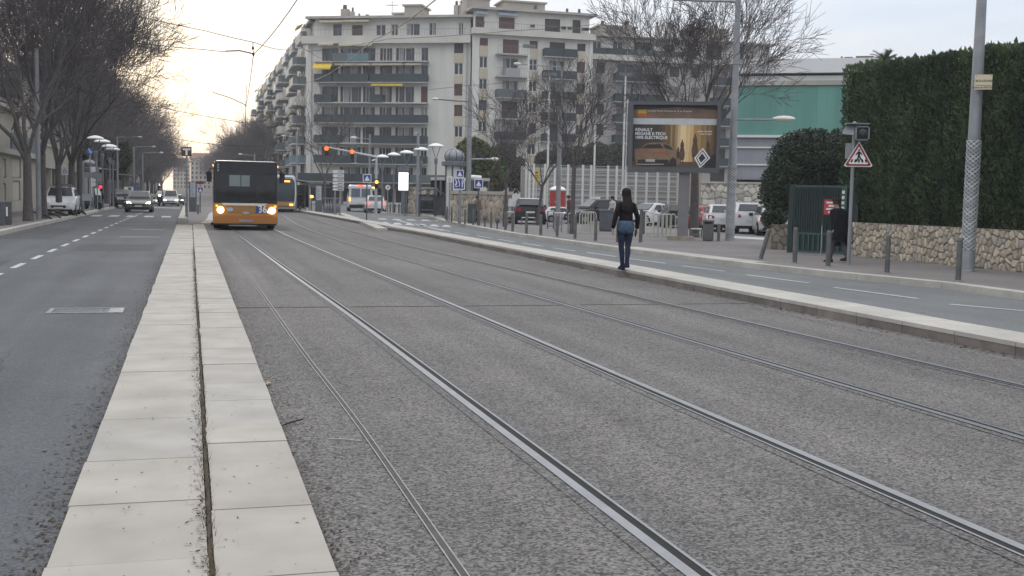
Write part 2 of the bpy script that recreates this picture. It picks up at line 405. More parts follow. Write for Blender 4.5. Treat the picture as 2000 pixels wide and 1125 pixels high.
# kerb beside the tram lane (the one walked on)
def kx(y): return 8.47 if y < 40 else 8.47-.012*(y-40)
def kw(y):
    for (ya, a), (yb, b) in (((-9, .68), (12, .70)), ((12, .70), (20, .95)), ((20, .95), (34, 1.25)), ((34, 1.25), (50, 1.5)), ((50, 1.5), (200, 1.5))):
        if y <= yb: return a+(b-a)*(y-ya)/(yb-ya)
g = MB(); f = MB(); r = random.Random(4); y = -6.
while y < 87:
    e = y+1.0
    for mb, z0, z1, ex in ((f, -.05, .10, 0.), (g, .10, .15, .006)):
        mb.loft([[(kx(y+.005)-ex, y+.005, z), (kx(y)+min(kw(y), .75), y+.005, z), (kx(e)+min(kw(e), .75), e-.005, z), (kx(e)-ex, e-.005, z)] for z in (z0, z1)])
    y = e
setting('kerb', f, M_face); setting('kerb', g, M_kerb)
# traffic island behind it, further on
isl = [(600, 412), (700, 432.5), (790, 450), (757, 445.5), (735, 438), (700, 427), (672, 416), (640, 407)]
g = MB(); g.extr([G(x, y, .1)-Vector((0, 0, .16)) for x, y in [(604, 411), (700, 431), (800, 451), (757, 445), (728, 434), (700, 425.5), (672, 415), (640, 405)]], (0, 0, .17))
setting('traffic_island', g, M_pave)
def kstrip(px, w, z0, z1, side=1):
    P = [G(x, y, z1) for x, y in px]; mb = MB()
    for a, b in zip(P, P[1:]):
        d = (b-a); n = Vector((d.y, -d.x, 0)).normalized()*w*side
        k = max(1, int(d.length/1.0))
        for i in range(k):
            p, q = a+d*(i/k), a+d*((i+.992)/k)
            mb.extr([(p.x, p.y, z0), (q.x, q.y, z0), (q.x+n.x, q.y+n.y, z0), (p.x+n.x, p.y+n.y, z0)], (0, 0, z1-z0))
    return mb
setting('island_kerb', kstrip([(757, 446), (728, 435), (700, 426), (672, 416)], .45, -.06, .135, -1), M_kerb)

# right-hand pavement
kedge = [(2200, 596), (2000, 572), (1840, 551), (1600, 528), (1447, 512), (1200, 482), (1000, 455), (940, 444), (865, 430), (838, 421), (745, 414.5), (722, 404)]
KW = [G(x, y, .1) for x, y in kedge]
g = MB(); pts = [(p.x+.05, p.y, .1) for p in KW]+[(150, 125, .1), (150, -8, .1), (KW[0].x, -8, .1)]
g.poly([(p[0], p[1], .1) for p in pts]); setting('pavement', g, M_pave)
setting('pavement_kerb', kstrip(kedge[:5], .3, -.06, .112, 1), M_kerb)
setting('dropped_kerb', kstrip(kedge[4:6], .75, -.06, .112, 1), M_kerb)
setting('pavement_kerb', kstrip(kedge[5:], .32, -.06, .112, 1), M_kerb)
g = MB()
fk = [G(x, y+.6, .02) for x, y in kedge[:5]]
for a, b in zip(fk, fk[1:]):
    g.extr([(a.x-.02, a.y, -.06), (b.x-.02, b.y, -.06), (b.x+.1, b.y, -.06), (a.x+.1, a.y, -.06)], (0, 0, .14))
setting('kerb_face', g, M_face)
# left-hand pavement
lk = [(-5.9, -8), (-5.85, 30), (-5.8, 46), (-5.66, 60), (-5.7, 80), (-5.3, 104), (-5.3, 300)]
g = MB(); g.poly([(x-.25, y, .12) for x, y in lk]+[(-60, 300, .12), (-60, -8, .12)]); setting('pavement', g, mat('dusty pavement', (.19, .175, .16), .9, 0, .25, .8, .3, 30, dirt=.3))
g = MB()
for (xa, ya), (xb, yb) in zip(lk, lk[1:]):
    k = max(1, int((yb-ya)/1.))
    for i in range(k):
        p = (xa+(xb-xa)*i/k, ya+(yb-ya)*i/k); q = (xa+(xb-xa)*(i+.99)/k, ya+(yb-ya)*(i+.99)/k)
        g.extr([(p[0]-.28, p[1], -.05), (p[0], p[1], -.05), (q[0], q[1], -.05), (q[0]-.28, q[1], -.05)], (0, 0, .185))
setting('pavement_kerb', g, M_kerb)

# painted markings
def quad_mark(mb, px, z):
    mb.poly([tuple(G(x, y, z)) for x, y in px])
g = MB()
for i in range(34):
    y = 14.6+i*2.9+.3
    l = 1.5
    x = -3.32+.006*max(0, y-30)
    g.poly([(x-.06, y, .004), (x+.06, y, .004), (x+.06, y+l, .004), (x-.06, y+l, .004)])
for y in (45.6, 38.6): g.poly([(-2.2, y, .004), (-.95, y+.1, .004), (-.95, y+.28, .004), (-2.2, y+.18, .004)])
for k in range(5):
    x = -5.3+k*.93
    g.poly([(x, 65.5, .004), (x+.5, 65.5, .004), (x+.5, 68.6, .004), (x, 68.6, .004)])
g.poly([(-5.2, 96, .004), (-.8, 96, .004), (-.8, 99, .004), (-5.2, 99, .004)])
setting('lane_marking', g, M_mark)
g = MB()
dl = [(2240, 647, 2080, 622)]+[(2000, 607, 1856, 594), (1793, 583, 1628, 561), (1580, 552.5, 1458, 536.5), (1415, 529.5, 1332, 519), (1300, 514, 1216, 503.5), (1203, 501, 1146, 493), (1125, 490.5, 1080, 484), (1060, 481, 1020, 474.5), (1005, 472.5, 972, 467), (960, 465, 932, 460.5), (915, 458, 888, 453.5), (880, 452, 862, 448)]
for x0, y0, x1, y1 in dl:
    p, q = G(x0, y0, -.014), G(x1, y1, -.014); n = Vector((.055, .02, 0))
    g.poly([p-n, p+n, q+n, q-n])
for x0, y0, x1, y1 in ((865, 450, 835, 443), (832, 442, 810, 437), (775, 430, 800, 436), (800, 424, 835, 424.8), (700, 425, 680, 421)):
    p, q = G(x0, y0, -.014), G(x1, y1, -.014); n = Vector((.09, .05, 0)); g.poly([p-n, p+n, q+n, q-n])
setting('lane_marking', g, M_mark)
g = MB()
for k in range(6):      # speed-hump teeth
    x = 742+k*24
    y = 437+k*1.15
    quad_mark(g, [(x, y), (x+21, y+1.2), (x+14, y-3), (x+6, y-3.4)], -.014)
for k in range(5):
    x = 738+k*28; y = 428.4+k*.8
    quad_mark(g, [(x, y), (x+20, y+.8), (x+13, y-1.6), (x+2, y-1.8)], -.014)
setting('hump_marking', g, M_mark)
g = MB()
quad_mark(g, [(1432, 461), (1506, 465), (1506, 469), (1430, 465)], .106); quad_mark(g, [(1430, 453), (1500, 457), (1500, 458), (1430, 454)], .106)
setting('bay_marking', g, M_mark)

# drain cover in the near road
t = thing('drain_cover', 'worn rectangular steel drain cover set in the dark near road', 'drain cover', (-1.30, 15.43, 0))
m = MB(); m.box(-.46, .46, -.30, -.24, .0, .012); m.box(-.46, .46, .24, .30, 0, .012); m.box(-.46, -.40, -.24, .24, 0, .012); m.box(.28, .46, -.24, .24, 0, .010)
m.build('cover_frame', mat('worn iron', (.24, .25, .25), .45, .5, .3, 12, .3), t)
m = MB(); m.box(-.40, .28, -.24, .24, 0, .004)
for k in range(7): m.box(-.36+k*.09, -.33+k*.09, -.2, .18, .004, .008)
m.build('cover_plate', mat('iron plate', (.10, .105, .11), .55, .4, .4, 14, .3), t)

# fallen leaves, twigs and crumbs along edges
def litter(name, n, fx, fy, fz, smin, smax, cols, seed):
    r = random.Random(seed); mb = MB()
    for _ in range(n):
        x, y = fx(r), fy(r); z = fz(x, y); s = r.uniform(smin, smax); a = r.uniform(0, 6.28); e = r.uniform(.25, .9)
        u = Vector((cos(a), sin(a), r.uniform(-.1, .3)))*s; w = Vector((-sin(a), cos(a), r.uniform(-.2, .3)))*s*e
        c = Vector((x, y, z+.004)); mb.m = r.randrange(len(cols))
        mb.poly([c-u, c+w*.6-u*.2, c+u, c-w*.6+u*.1])
    o = mb.build(name, cols); o['kind'] = 'stuff'; return o
leafm = [mat('dead leaf', (.055, .036, .026), .9, 0, .3, 9), mat('dark debris', (.025, .020, .018), .9), mat('dark crumbs', (.018, .015, .013), .9), mat('dry grass', (.13, .10, .065), .9)]
yd = lambda r: 3+r.random()**1.7*28
litter('leaf_litter', 4200, lambda r: -.58-abs(r.gauss(0, .10)), yd, lambda x, y: .002, .004, .020, leafm, 1)
litter('leaf_litter', 5200, lambda r: .58+abs(r.gauss(0, .13)), yd, lambda x, y: .002, .003, .015, leafm, 2)
litter('leaf_litter', 1900, lambda r: .06-abs(r.gauss(0, .03)), yd, lambda x, y: .048, .003, .016, leafm, 3)
litter('leaf_litter', 700, lambda r: r.uniform(-.55, .55), yd, lambda x, y: .05, .003, .013, leafm, 4)
litter('leaf_litter', 1600, lambda r: 8.45-abs(r.gauss(0, .12)), lambda r: r.uniform(8, 40), lambda x, y: .002, .008, .035, leafm, 5)
litter('leaf_litter', 500, lambda r: r.uniform(.6, 6), lambda r: 3+r.random()**1.5*16, lambda x, y: .002, .004, .014, leafm[1:2]+leafm, 6)
litter('leaf_litter', 900, lambda r: -5.7+abs(r.gauss(0, .25)), lambda r: r.uniform(36, 75), lambda x, y: .002, .01, .04, leafm, 8)
mb = MB(); r = random.Random(12)
for _ in range(1500):
    x, y = r.uniform(.05, .1), yd(r); h = r.uniform(.01, .06); a = r.uniform(0, 6.28); w = .002+.001*r.random()
    p = Vector((x, y, .034)); q = p+Vector((cos(a)*h*.8, sin(a)*h*.8, .02+h)); s = Vector((-sin(a), cos(a), 0))*w
    mb.poly([p-s, p+s, q])
o = mb.build('joint_grass', mat('dry joint grass', (.10, .085, .045), .9, 0, .4, 9)); o['kind'] = 'stuff'

m = MB(); a, b = G(640, 857, .008), G(706, 861, .008); m.tube([a, (a+b)/2+Vector((0, .01, .003)), b], .005, 5); one('twig', 'pale straight stick lying on the concrete left of the first rail', 'twig', m, mat('pale stick', (.40, .37, .33), .8))
m = MB(); a, b = G(548, 832, .01), G(592, 824, .01); m.tube([a, a.lerp(b, .5)+Vector((0, .01, .012)), b+Vector((0, 0, .02))], .006, 5); one('twig', 'dark twig lying against the right edge of the pale slab strip', 'twig', m, leafm[1])
a = G(521, 751, .006); m = MB(); m.loft([[a+Vector((x*w, y, .004+.012*abs(x)/.03)) for x in (-.035, 0, .035)] for y, w in ((-.06, .2), (-.02, 1), (.03, .9), (.07, .1))], False, False); one('fallen_leaf', 'single pale leaf lying beside the slab strip on the concrete', 'leaf', m, mat('pale leaf', (.36, .27, .20), .8))

# patches, cracks and cross joints in the surfaces
def crack(pts, w, seed, z=.006):
    r = random.Random(seed); mb = MB(); P = [Vector(p) for p in pts]; L_ = []
    for a, b in zip(P, P[1:]):
        k = max(2, int((b-a).length/.12))
        for i in range(k): q = a+(b-a)*(i/k); L_.append(q+Vector((r.gauss(0, .02), r.gauss(0, .02), 0)))
    for a, b in zip(L_, L_[1:]):
        d = (b-a); n = Vector((d.y, -d.x, 0)).normalized()*w*r.uniform(.4, 1.2)
        mb.poly([(a.x-n.x, a.y-n.y, z), (a.x+n.x, a.y+n.y, z), (b.x+n.x, b.y+n.y, z), (b.x-n.x, b.y-n.y, z)])
    setting('road_crack', mb, M_soil)
crack([(-4.6, 13, 0), (-3.4, 15.5, 0), (-3.6, 19, 0), (-2.6, 24, 0)], .004, 1); crack([(-2.2, 6.5, 0), (-1.5, 9, 0), (-1.7, 12, 0)], .003, 2)
crack([(2.3, 7.4, 0), (3.5, 7.5, 0)], .003, 3); crack([(3.9, 8.9, 0), (5.4, 8.95, 0)], .003, 4); crack([(5.7, 12, 0), (6.9, 12.1, 0)], .003, 5); crack([(.6, 9.6, 0), (1.9, 9.7, 0)], .003, 6); crack([(8.1, 9, 0), (8.05, 14, 0), (8.12, 22, 0), (8.05, 34, 0)], .006, 7); crack([(.62, 24.2, 0), (8.3, 24.0, 0)], .006, 8); crack([(.62, 33, 0), (8.3, 32.8, 0)], .008, 9)
M_patch = road_mat('newer asphalt patch', (.042, .044, .047), (.105, .108, .112), 70, .2, .8, .35)
for x0, x1, y0, y1 in ((-5.6, -4.1, 36.5, 46), (-2.9, -.9, 30, 33.5), (-4.4, -3.6, 20, 26)):
    m = MB(); m.poly([(x0, y0, .0035), (x1, y0+.15, .0035), (x1-.08, y1, .0035), (x0+.05, y1-.1, .0035)]); setting('road_patch', m, M_patch)
# ------------------------------------------------------------------ buildings
class Fac:
    """a vertical wall plane: local x runs along it, local -y faces out, z up"""
    def __init__(s, p0, az, name, label, cat):
        s.p = Vector((p0[0], p0[1], 0)); s.u = Vector((sin(az), cos(az), 0)); s.n = Vector((s.u.y, -s.u.x, 0))
        s.rz = atan2(s.u.y, s.u.x)
        s.t = thing(name, label, cat, s.p, s.rz)
    def h(s, px, py):
        r = ray(px, py); t = (s.p-EYEV).dot(s.n)/r.dot(s.n); q = EYEV+r*t-s.p
        return q.dot(s.u), q.z
    def r(s, x0, y0, x1, y1):
        u0 = s.h(x0, (y0+y1)/2)[0]; u1 = s.h(x1, (y0+y1)/2)[0]; m = (x0+x1)/2
        return min(u0, u1), max(u0, u1), s.h(m, y1)[1], s.h(m, y0)[1]
    def box(s, mb, px, d0, d1):
        a, b, c, d = s.r(*px); mb.box(a, b, d0, d1, c, d)
    def mat4(s): return Matrix.Translation(s.p) @ Matrix.Rotation(s.rz, 4, 'Z')
def wall_holes(mb, u0, u1, z0, z1, holes, dp=.22):
    hs = [(max(a, u0), min(b, u1), max(c, z0), min(d, z1)) for a, b, c, d in holes]
    us = sorted({u0, u1, *[h[0] for h in hs], *[h[1] for h in hs]}); zs = sorted({z0, z1, *[h[2] for h in hs], *[h[3] for h in hs]})
    for a, b in zip(us, us[1:]):
        if b-a < 1e-5: continue
        for c, d in zip(zs, zs[1:]):
            if d-c < 1e-5: continue
            m, n = (a+b)/2, (c+d)/2
            if any(h[0] < m < h[1] and h[2] < n < h[3] for h in hs): continue
            mb.poly([(a, 0, c), (b, 0, c), (b, 0, d), (a, 0, d)])
    for a, b, c, d in hs:
        for p, q in (((a, c), (a, d)), ((a, d), (b, d)), ((b, d), (b, c)), ((b, c), (a, c))):
            mb.poly([(p[0], 0, p[1]), (q[0], 0, q[1]), (q[0], dp, q[1]), (p[0], dp, p[1])])
Mw = mat('rendered facade', (.68, .655, .60), .9, 0, .06, 1.4, .1, 14, dirt=.15, streak=True)
Mw2 = mat('beige spandrel', (.54, .48, .37), .9, 0, .07, 1.2, dirt=.15)
Mband = mat('concrete band', (.60, .575, .51), .9, 0, .06, .8, dirt=.18)
Mslab = mat('balcony slab', (.50, .485, .46), .9, 0, .08, 1, dirt=.2)
Mpar = mat('blue green balcony panel', (.017, .034, .042), .5, 0, .15, 2, dirt=.1)
Mparb = mat('pale blue balcony panel', (.10, .17, .20), .5, 0, .15, 2)
Mpar2 = mat('grey green balcony panel', (.09, .115, .115), .55, 0, .2, 1.5, dirt=.15)
Mfr = mat('white window frame', (.62, .61, .58), .5, 0, .05, 3)
Mshut = mat('brown roller shutter', (.085, .036, .030), .6, 0, .15, 2)
Mshd = mat('dark roller shutter', (.035, .028, .030), .6, 0, .2, 2)
Mgrey = mat('grey brown shutter', (.15, .13, .12), .6, 0, .15, 2)
Mcurt = mat('net curtain', (.30, .31, .32), .8, 0, .2, 6)
Myel = mat('yellow awning', (.62, .43, .05), .8, 0, .1, 2); Mbeg = mat('faded awning', (.50, .44, .31), .8, 0, .12, 2)
Mchim = mat('chimney render', (.44, .40, .34), .9, 0, .1, 1, dirt=.2); Mpot = mat('chimney pot', (.08, .07, .065), .8)
Mroof = mat('roof edge', (.43, .41, .37), .9, 0, .08, 1, dirt=.2); Minside = mat('dark room', (.02, .02, .022), .9)
Mrail = mat('thin railing', (.16, .17, .17), .5, .3, .1, 5)
def window(t, q, kind, y=.2):
    """q = local rect; kind: w white two-leaf, d dark glass, b brown shutter, k dark shutter, c curtain"""
    a, b, c, d = q
    if kind in 'bkg':
        m = MB(); m.box(a, b, y-.1, y-.04, c, d)
        n = max(4, int((d-c)/.16))
        for i in range(n): m.box(a+.02, b-.02, y-.115, y-.1, c+(d-c)*i/n+.015, c+(d-c)*(i+.72)/n)
        return m.build('shutter', {'b': Mshut, 'k': Mshd, 'g': Mgrey}[kind], t)
    m = MB(); f = .07; y0, y1 = y-.09, y-.02
    m.box(a, b, y0, y1, c, c+f); m.box(a, b, y0, y1, d-f, d); m.box(a, a+f, y0, y1, c+f, d-f); m.box(b-f, b, y0, y1, c+f, d-f)
    n = 2 if b-a < 2.2 else 3
    for i in range(1, n): x = a+(b-a)*i/n; m.box(x-.05, x+.05, y0-.004, y1, c+f, d-f)
    o = m.build('window', Mfr if kind in 'wc' else Mrail, t)
    g = MB(); g.poly([(a, y-.02, c), (b, y-.02, c), (b, y-.02, d), (a, y-.02, d)])
    if kind == 'c':
        g.m = 1; w = (b-a)/n
        for i in range(n):
            if R.random() < .8: x = a+w*i; g.poly([(x+.1, y-.03, c+.1), (x+w*R.uniform(.5, .9), y-.03, c+.1), (x+w*R.uniform(.5, .9), y-.03, d-.1), (x+.1, y-.03, d-.1)])
    g.build('pane', [W['glassb'], Mcurt], o); return o
def balcony(t, u0, u1, z, dp=1.3, par=((0., 1., 'p'),), th=.17, hp=.98):
    m = MB(); m.box(u0, u1, -dp, 0, z-th, z); o = m.build('balcony', Mslab, t)
    for a, b, k in par:
        x0, x1 = u0+(u1-u0)*a, u0+(u1-u0)*b; n = MB()
        if k == 'r':
            n.box(x0, x1, -dp, -dp+.03, z+hp-.04, z+hp)
            for i in range(int((x1-x0)/.35)+1): n.box(x0+i*.35, x0+i*.35+.025, -dp, -dp+.025, z, z+hp)
            n.build('railing', Mrail, o)
        else:
            n.box(x0+.02, x1-.02, -dp-.03, -dp, z-.05, z+hp); n.box(x0+.02, x0+.05, -dp, -.02, z-.05, z+hp); n.box(x1-.05, x1-.02, -dp, -.02, z-.05, z+hp)
            n.build('parapet', {'p': Mpar, 'g': Mpar2, 'b': Mparb, 'w': Mcurt}[k], o)
    return o
def awning(t, u0, u1, z, out=.5, drop=.3, m=None, y=-1.0):
    b = MB(); b.loft([[(x, y, z), (x, y-out, z-drop), (x, y-out, z-drop-.22), (x, y-out+.03, z-drop-.22), (x, y-out+.02, z-drop-.02), (x, y, z-.08)] for x in (u0, u1)])
    b.build('awning', m or Mbeg, t)
def chimney(F, x0, y0, x1, y1, d=3., pots=1):
    a, b, c, e = F.r(x0, y0, x1, y1); m = MB(); m.box(a, b, d, d+max(.5, b-a), c-.8, e)
    o = m.build('chimney', Mchim, F.t); w = (b-a)/pots; p = MB()
    for i in range(pots): p.cyl((a+w*(i+.5), d+.3, e), (a+w*(i+.5), d+.3, e+.55), w*.30, w*.26, 8)
    p.build('chimney_pot', Mpot, o)
def roofbox(F, x0, y0, x1, y1, d=4., dep_=4.):
    a, b, c, e = F.r(x0, y0, x1, y1); m = MB(); m.box(a, b, d, d+dep_, c-1, e); m.box(a-.25, b+.25, d-.25, d+dep_+.25, e+.003, e+.2)
    m.build('roof_house', Mchim, F.t)

# --- the corner apartment block: front towards the crossing, long flank along the avenue
YA = 152.
FA = Fac(A(600, 399, YA), radians(117), 'apartment_building', 'long cream corner apartment block with dark blue balcony panels and yellow awnings', 'building')
t = FA.t
LA = FA.h(918, 200)[0]
fl = [FA.h(730, y)[1] for y in (355, 319, 280, 240, 201, 161, 121)]; zc0, zc1 = FA.h(730, 86)[1], FA.h(730, 71)[1]; zr = FA.h(730, 36)[1]
cols = [(634, 655), (670, 700), (714, 727), (747, 760), (778, 803), (822, 835)]
kinds = ['dcwdcd', 'kccwcw', 'dckdcw', 'cwcwcc', 'dcwcwb', 'kckdcd', 'dcdwcd']
holes = []; wins = []
for k, z in enumerate(fl):
    zt = (fl+[zc0])[k+1]-.5
    for (x0, x1), kd in zip(cols, kinds[k]):
        if k == 0 and x0 < 640: continue
        a, b = FA.h(x0, 200)[0], FA.h(x1, 200)[0]; q = (a, b, z+.03, zt); holes.append(q); wins.append((q, kd))
wc = [((887, 83, 905, 104), 'k'), ((887, 123, 904, 146), 'w'), ((887, 164, 903, 187), 'b'), ((887, 205, 903, 227), 'b'), ((887, 246, 903, 268), 'w'), ((887, 287, 903, 309), 'k')]
for px, kd in wc: q = FA.r(*px); holes.append(q); wins.append((q, kd))
m = MB(); wall_holes(m, 0, LA, fl[0]-.15, zc0, holes); 
for y in (120, 160, 200, 241, 281, 320): z = FA.h(860, y)[1]; m.box(FA.h(838, y)[0], LA, -.015, 0, z-.04, z); m.box(0, FA.h(620, y)[0], -.015, 0, z-.04, z)
for x in (852, 871): u_ = FA.h(x, 200)[0]; m.box(u_-.03, u_+.03, -.013, 0, fl[0], zc0)
m.build('wall', Mw, t)
for q, kd in wins: window(t, q, kd)
for (px, _), (p2, _) in zip(wc, wc[1:]):
    m = MB(); a, b, _, _ = FA.r(*px); z1 = FA.r(*px)[2]; z0 = FA.r(*p2)[3]; m.box(a-.02, b+.02, -.05, -.003, z0+.02, z1-.02); m.build('spandrel', Mw2, t)
for q, kd in wins[:-len(wc)]:
    if q[1]-q[0] < .9: continue
    for x0, x1 in ((q[0]-.34, q[0]-.02), (q[1]+.02, q[1]+.34)): m = MB(); m.box(x0, x1, -.06, -.003, q[2], q[3]-.05); m.build('recess_shade_strip', Mshd, t)  # shutter-like strips added to darken the wall like shaded recessed bays
m = MB(); m.box(-.6, LA+.1, -.9, .4, zc0, zc1); m.build('cornice', Mband, t)
# balconies by storey
u0, u1 = FA.h(620, 200)[0], FA.h(837, 200)[0]
balcony(t, u0-2.4, LA+.5, fl[0], 1.6, ((0, .34, 'p'), (.345, .66, 'p'), (.665, 1, 'g')))
pars = [((.0, .34, 'p'), (.4, .88, 'p'), (.885, 1, 'p')), ((0, .24, 'p'), (.52, .9, 'p'), (.905, 1, 'p')), ((0, .16, 'p'), (.165, .49, 'p'), (.495, 1, 'p')),
        ((0, .16, 'p'), (.50, .62, 'p')), ((0, .16, 'p'), (.17, .49, 'p'), (.50, 1, 'p')), ((.16, .3, 'g'), (.3, .49, 'b'), (.5, 1, 'r'))]
for z, p in zip(fl[1:], pars): balcony(t, u0, u1, z, 1.35, p)
for (x0, x1, y, k, o, d) in ((620, 655, 122, 'y', 1.0, .85), (660, 700, 124, 'b', .35, .12), (702, 728, 124, 'b', .35, .12), (731, 792, 124, 'b', .35, .12), (796, 828, 124, 'b', .35, .12),
                           (731, 792, 163, 'y', .5, .2), (661, 727, 164, 'g', .2, .02), (628, 657, 85, 'b', .4, .12), (668, 732, 86, 'b', .45, .16)):
    awning(t, FA.h(x0, y)[0], FA.h(x1, y)[0], FA.h(730, y)[1]-.02, o, d, {'y': Myel, 'b': Mbeg, 'g': Mgrey}[k], -.9)
# attic storey, set back, with its roof edge and railing
m = MB(); ah = [(FA.r(*p), k) for p, k in (((648, 45, 665, 72), 'd'), ((685, 47, 706, 73), 'b'), ((732, 46, 751, 70), 'c'), ((762, 45, 775, 70), 'w'), ((792, 44, 818, 70), 'c'), ((836, 42, 850, 68), 'c'), ((894, 42, 903, 58), 'w'))]
ah = [((q[0], q[1], zc1+.05, q[3]-.05), k) for q, k in ah]
wall_holes(m, .8, LA-.2, zc1, zr, [q for q, _ in ah]); o = m.build('attic_wall', Mw, t); o.location.y = .5
for q, k in ah: window(t, q, k).location.y = .5
m = MB(); m.box(-.2, LA+.3, -.5, 12, zr, zr+.3); m.build('roof', Mroof, t)
balcony(t, -.5, LA, zc1+.01, .85, ((.02, .98, 'r'),), .01, .8)
awning(t, FA.h(625, 45)[0], FA.h(672, 45)[0], zr-.05, .7, .25, Mbeg, .2); awning(t, FA.h(674, 44)[0], FA.h(723, 44)[0], zr-.05, .7, .2, Mbeg, .2)
# flank along the avenue
SM = FA.mat4().inverted() @ (Matrix.Translation(FA.p) @ Matrix.Rotation(-pi/2, 4, 'Z'))   # x' runs towards us (-Y) ; facade looks to -X
LB = 118.
def side(mb): mb.T = SM; return mb
m = side(MB()); m.box(-LB, 0, 0, .3, 0, zc1); m.build('side_wall', Mw, t)
m = side(MB()); m.box(-LB, -.5, 1., 8, zc1, zr); m.build('side_attic', Mw, t)
m = side(MB()); m.box(-LB, .2, .3, 9, zr, zr+.3); m.build('side_roof', Mroof, t)
r = random.Random(3)
for k, z in enumerate(fl[:]+[zc1]):
    for i in range(9):
        x1 = -2.2-i*13-(0 if k % 2 else .6); w = 7.6; dp = 1.7 if i % 2 == 0 else 1.15
        if k == 7: dp = .7
        s = side(MB()); pts = [(x1-w, 0), (x1-w, -dp*.75), (x1-w+.8, -dp), (x1-.8, -dp), (x1, -dp*.7), (x1, 0)]
        s.extr([(x, y, z-.17) for x, y in pts], (0, 0, .17)); o = s.build('side_balcony', Mslab, t)
        s = side(MB()); hh = r.choice((.95, .95, 1.0)); lo = r.uniform(0, .35)
        q = [(x1-w, -.02), (x1-w, -dp*.75), (x1-w+.8, -dp+.01), (x1-.8, -dp+.01), (x1, -dp*.7), (x1, -.02)]
        s.loft([[(x, y, z-.02), (x, y, z+hh), (x+.01, y+.06, z+hh), (x+.01, y+.06, z-.02)] for x, y in q], False)
        s.build('parapet', r.choice((Mpar, Mpar2, Mpar2, Mband, Mparb)), o)
        s = side(MB())
        for a in (.8, 3.6): s.box(x1-w+a, x1-w+a+1.9, -.06, -.004, z+.05, z+2.3)
        s.build('window', Mshd if r.random() < .6 else Mgrey, t)
        if r.random() < .3:
            s = side(MB()); s.loft([[(x, -.1, z+2.55), (x, -dp-.2, z+2.2-lo*2), (x, -dp-.2, z+1.95-lo*2), (x, -.1, z+2.45)] for x in (x1-w+.4, x1-w+3.8)]); s.build('awning', r.choice((Myel, Mbeg)), t)
        if i < 8 and k < 7:
            s = side(MB()); s.box(x1-w-2.4, x1-w-1.1, -.05, -.004, z+.9, z+2.3); s.build('window', r.choice((Mgrey, Mshd, Mcurt)), t)
for i in range(12):
    s = side(MB()); x = -3-i*9.4; s.box(x-.1, x, -.55, .6, zc1, zc1+1.5); s.build('terrace_screen', Mfr, t)
for px in ((650, 10, 664, 37), (669, 15, 676, 38), (682, 27, 689, 38), (695, 29, 708, 37), (612, 36, 617, 42), (875, 2, 884, 31), (886, 0, 895, 31)): chimney(FA, *px)
for i in range(8):
    s = side(MB()); s.box(-8-i*13, -7.2-i*13, 3, 4, zr+.3, zr+1.4+.6*(i % 3)); s.build('chimney', Mchim, t)
roofbox(FA, 751, 18, 775, 36); roofbox(FA, 775, 3, 808, 36, 3.4); roofbox(FA, 808, 20, 815, 34)
m = MB(); a, z = FA.h(748, 10); m.cyl((a, 4, zr), (a, 4, z+1.2), .03, .03, 5); m.box(a-.8, a+.8, 3.98, 4.02, z+.6, z+.64)
for i in range(5): m.box(a-.7+i*.32, a-.67+i*.32, 3.5, 4.5, z+.65, z+.68)
m.build('aerial', Mpot, t)
# drain pipe and ground-floor shops
for x in (.55, LA-.5): m = MB(); m.cyl((x, -.12, fl[0]), (x, -.12, zc0), .07, .07, 6); m.build('drain_pipe', mat('pale pipe', (.45, .44, .42), .6), t)
m = MB(); us, ue = u0-2.4, LA+.4; m.box(us, ue, -.2, .1, fl[0]-.9, fl[0]-.17)
for i in range(9): x = us+(ue-us)*i/8; m.box(x-.18, x+.18, -.25, .1, 0, fl[0]-.9)
m.build('shop_front', mat('shop fascia', (.24, .20, .16), .7, 0, .2, 1, dirt=.2), t)
for i in range(8):
    a, b = us+(ue-us)*i/8+.2, us+(ue-us)*(i+1)/8-.2; m = MB(); m.box(a, b, .0, .06, .35, fl[0]-.95); o = m.build('shop_window', W['glassd'], t)
    m = MB(); m.box(a, b, -.04, .0, .0, .35); m.box((a+b)/2-.05, (a+b)/2+.05, -.04, -.003, .35, fl[0]-.95); m.build('window_frame', Mshd if i % 2 else Mfr, o)
    if i in (1, 3, 4): m = MB(); m.box(a, b, -.3, -.21, fl[0]-.82, fl[0]-.3); m.build('shop_sign', mat('shop sign %d' % i, ((.06, .035, .03), (), (.10, .03, .03), (.03, .10, .12))[i-1] if i != 3 else (.35, .33, .3), .5), t)
a, b, c, e = FA.r(596, 353, 646, 360); m = MB(); s_ = MB()
for i in range(9): x = a+(b-a)*(.18+.09*i); s_.box(x, x+.28, -.34, -.303, c-.0, c+.32+.1*(i % 2))
s_.build('sign_marks', Mfr, t)
a, b, c, e = FA.r(690, 364, 742, 371); awning(t, a, b, e, 1.6, .35, mat('striped shop awning', (.45, .41, .34), .8), -.25)
a, b, c, e = FA.r(724, 366, 742, 368); m = MB(); m.box(a, b, -2.0, -1.9, c, e+.05); m.build('shop_light', mat('lit shop strip', (1, .75, .25), .4, emit=2.), t)
a, b, c, e = FA.r(775, 352, 830, 360); m = MB(); m.box(a, b, -.4, -.31, c, e); m.build('shop_sign', Mcurt, t)
# solid core behind the facades
m = MB(); P1 = FA.p+FA.u*LA
core = [FA.p+Vector((.4, .5, 0)), P1+Vector((-.2, .6, 0)), P1+Vector((4, 16, 0)), FA.p+Vector((13, 24, 0)), FA.p+Vector((13, LB, 0)), FA.p+Vector((.4, LB, 0))]
m.T = FA.mat4().inverted(); m.extr([tuple(p) for p in core[::-1]], (0, 0, zc1-.05)); m.build('inner_core', Minside, t)

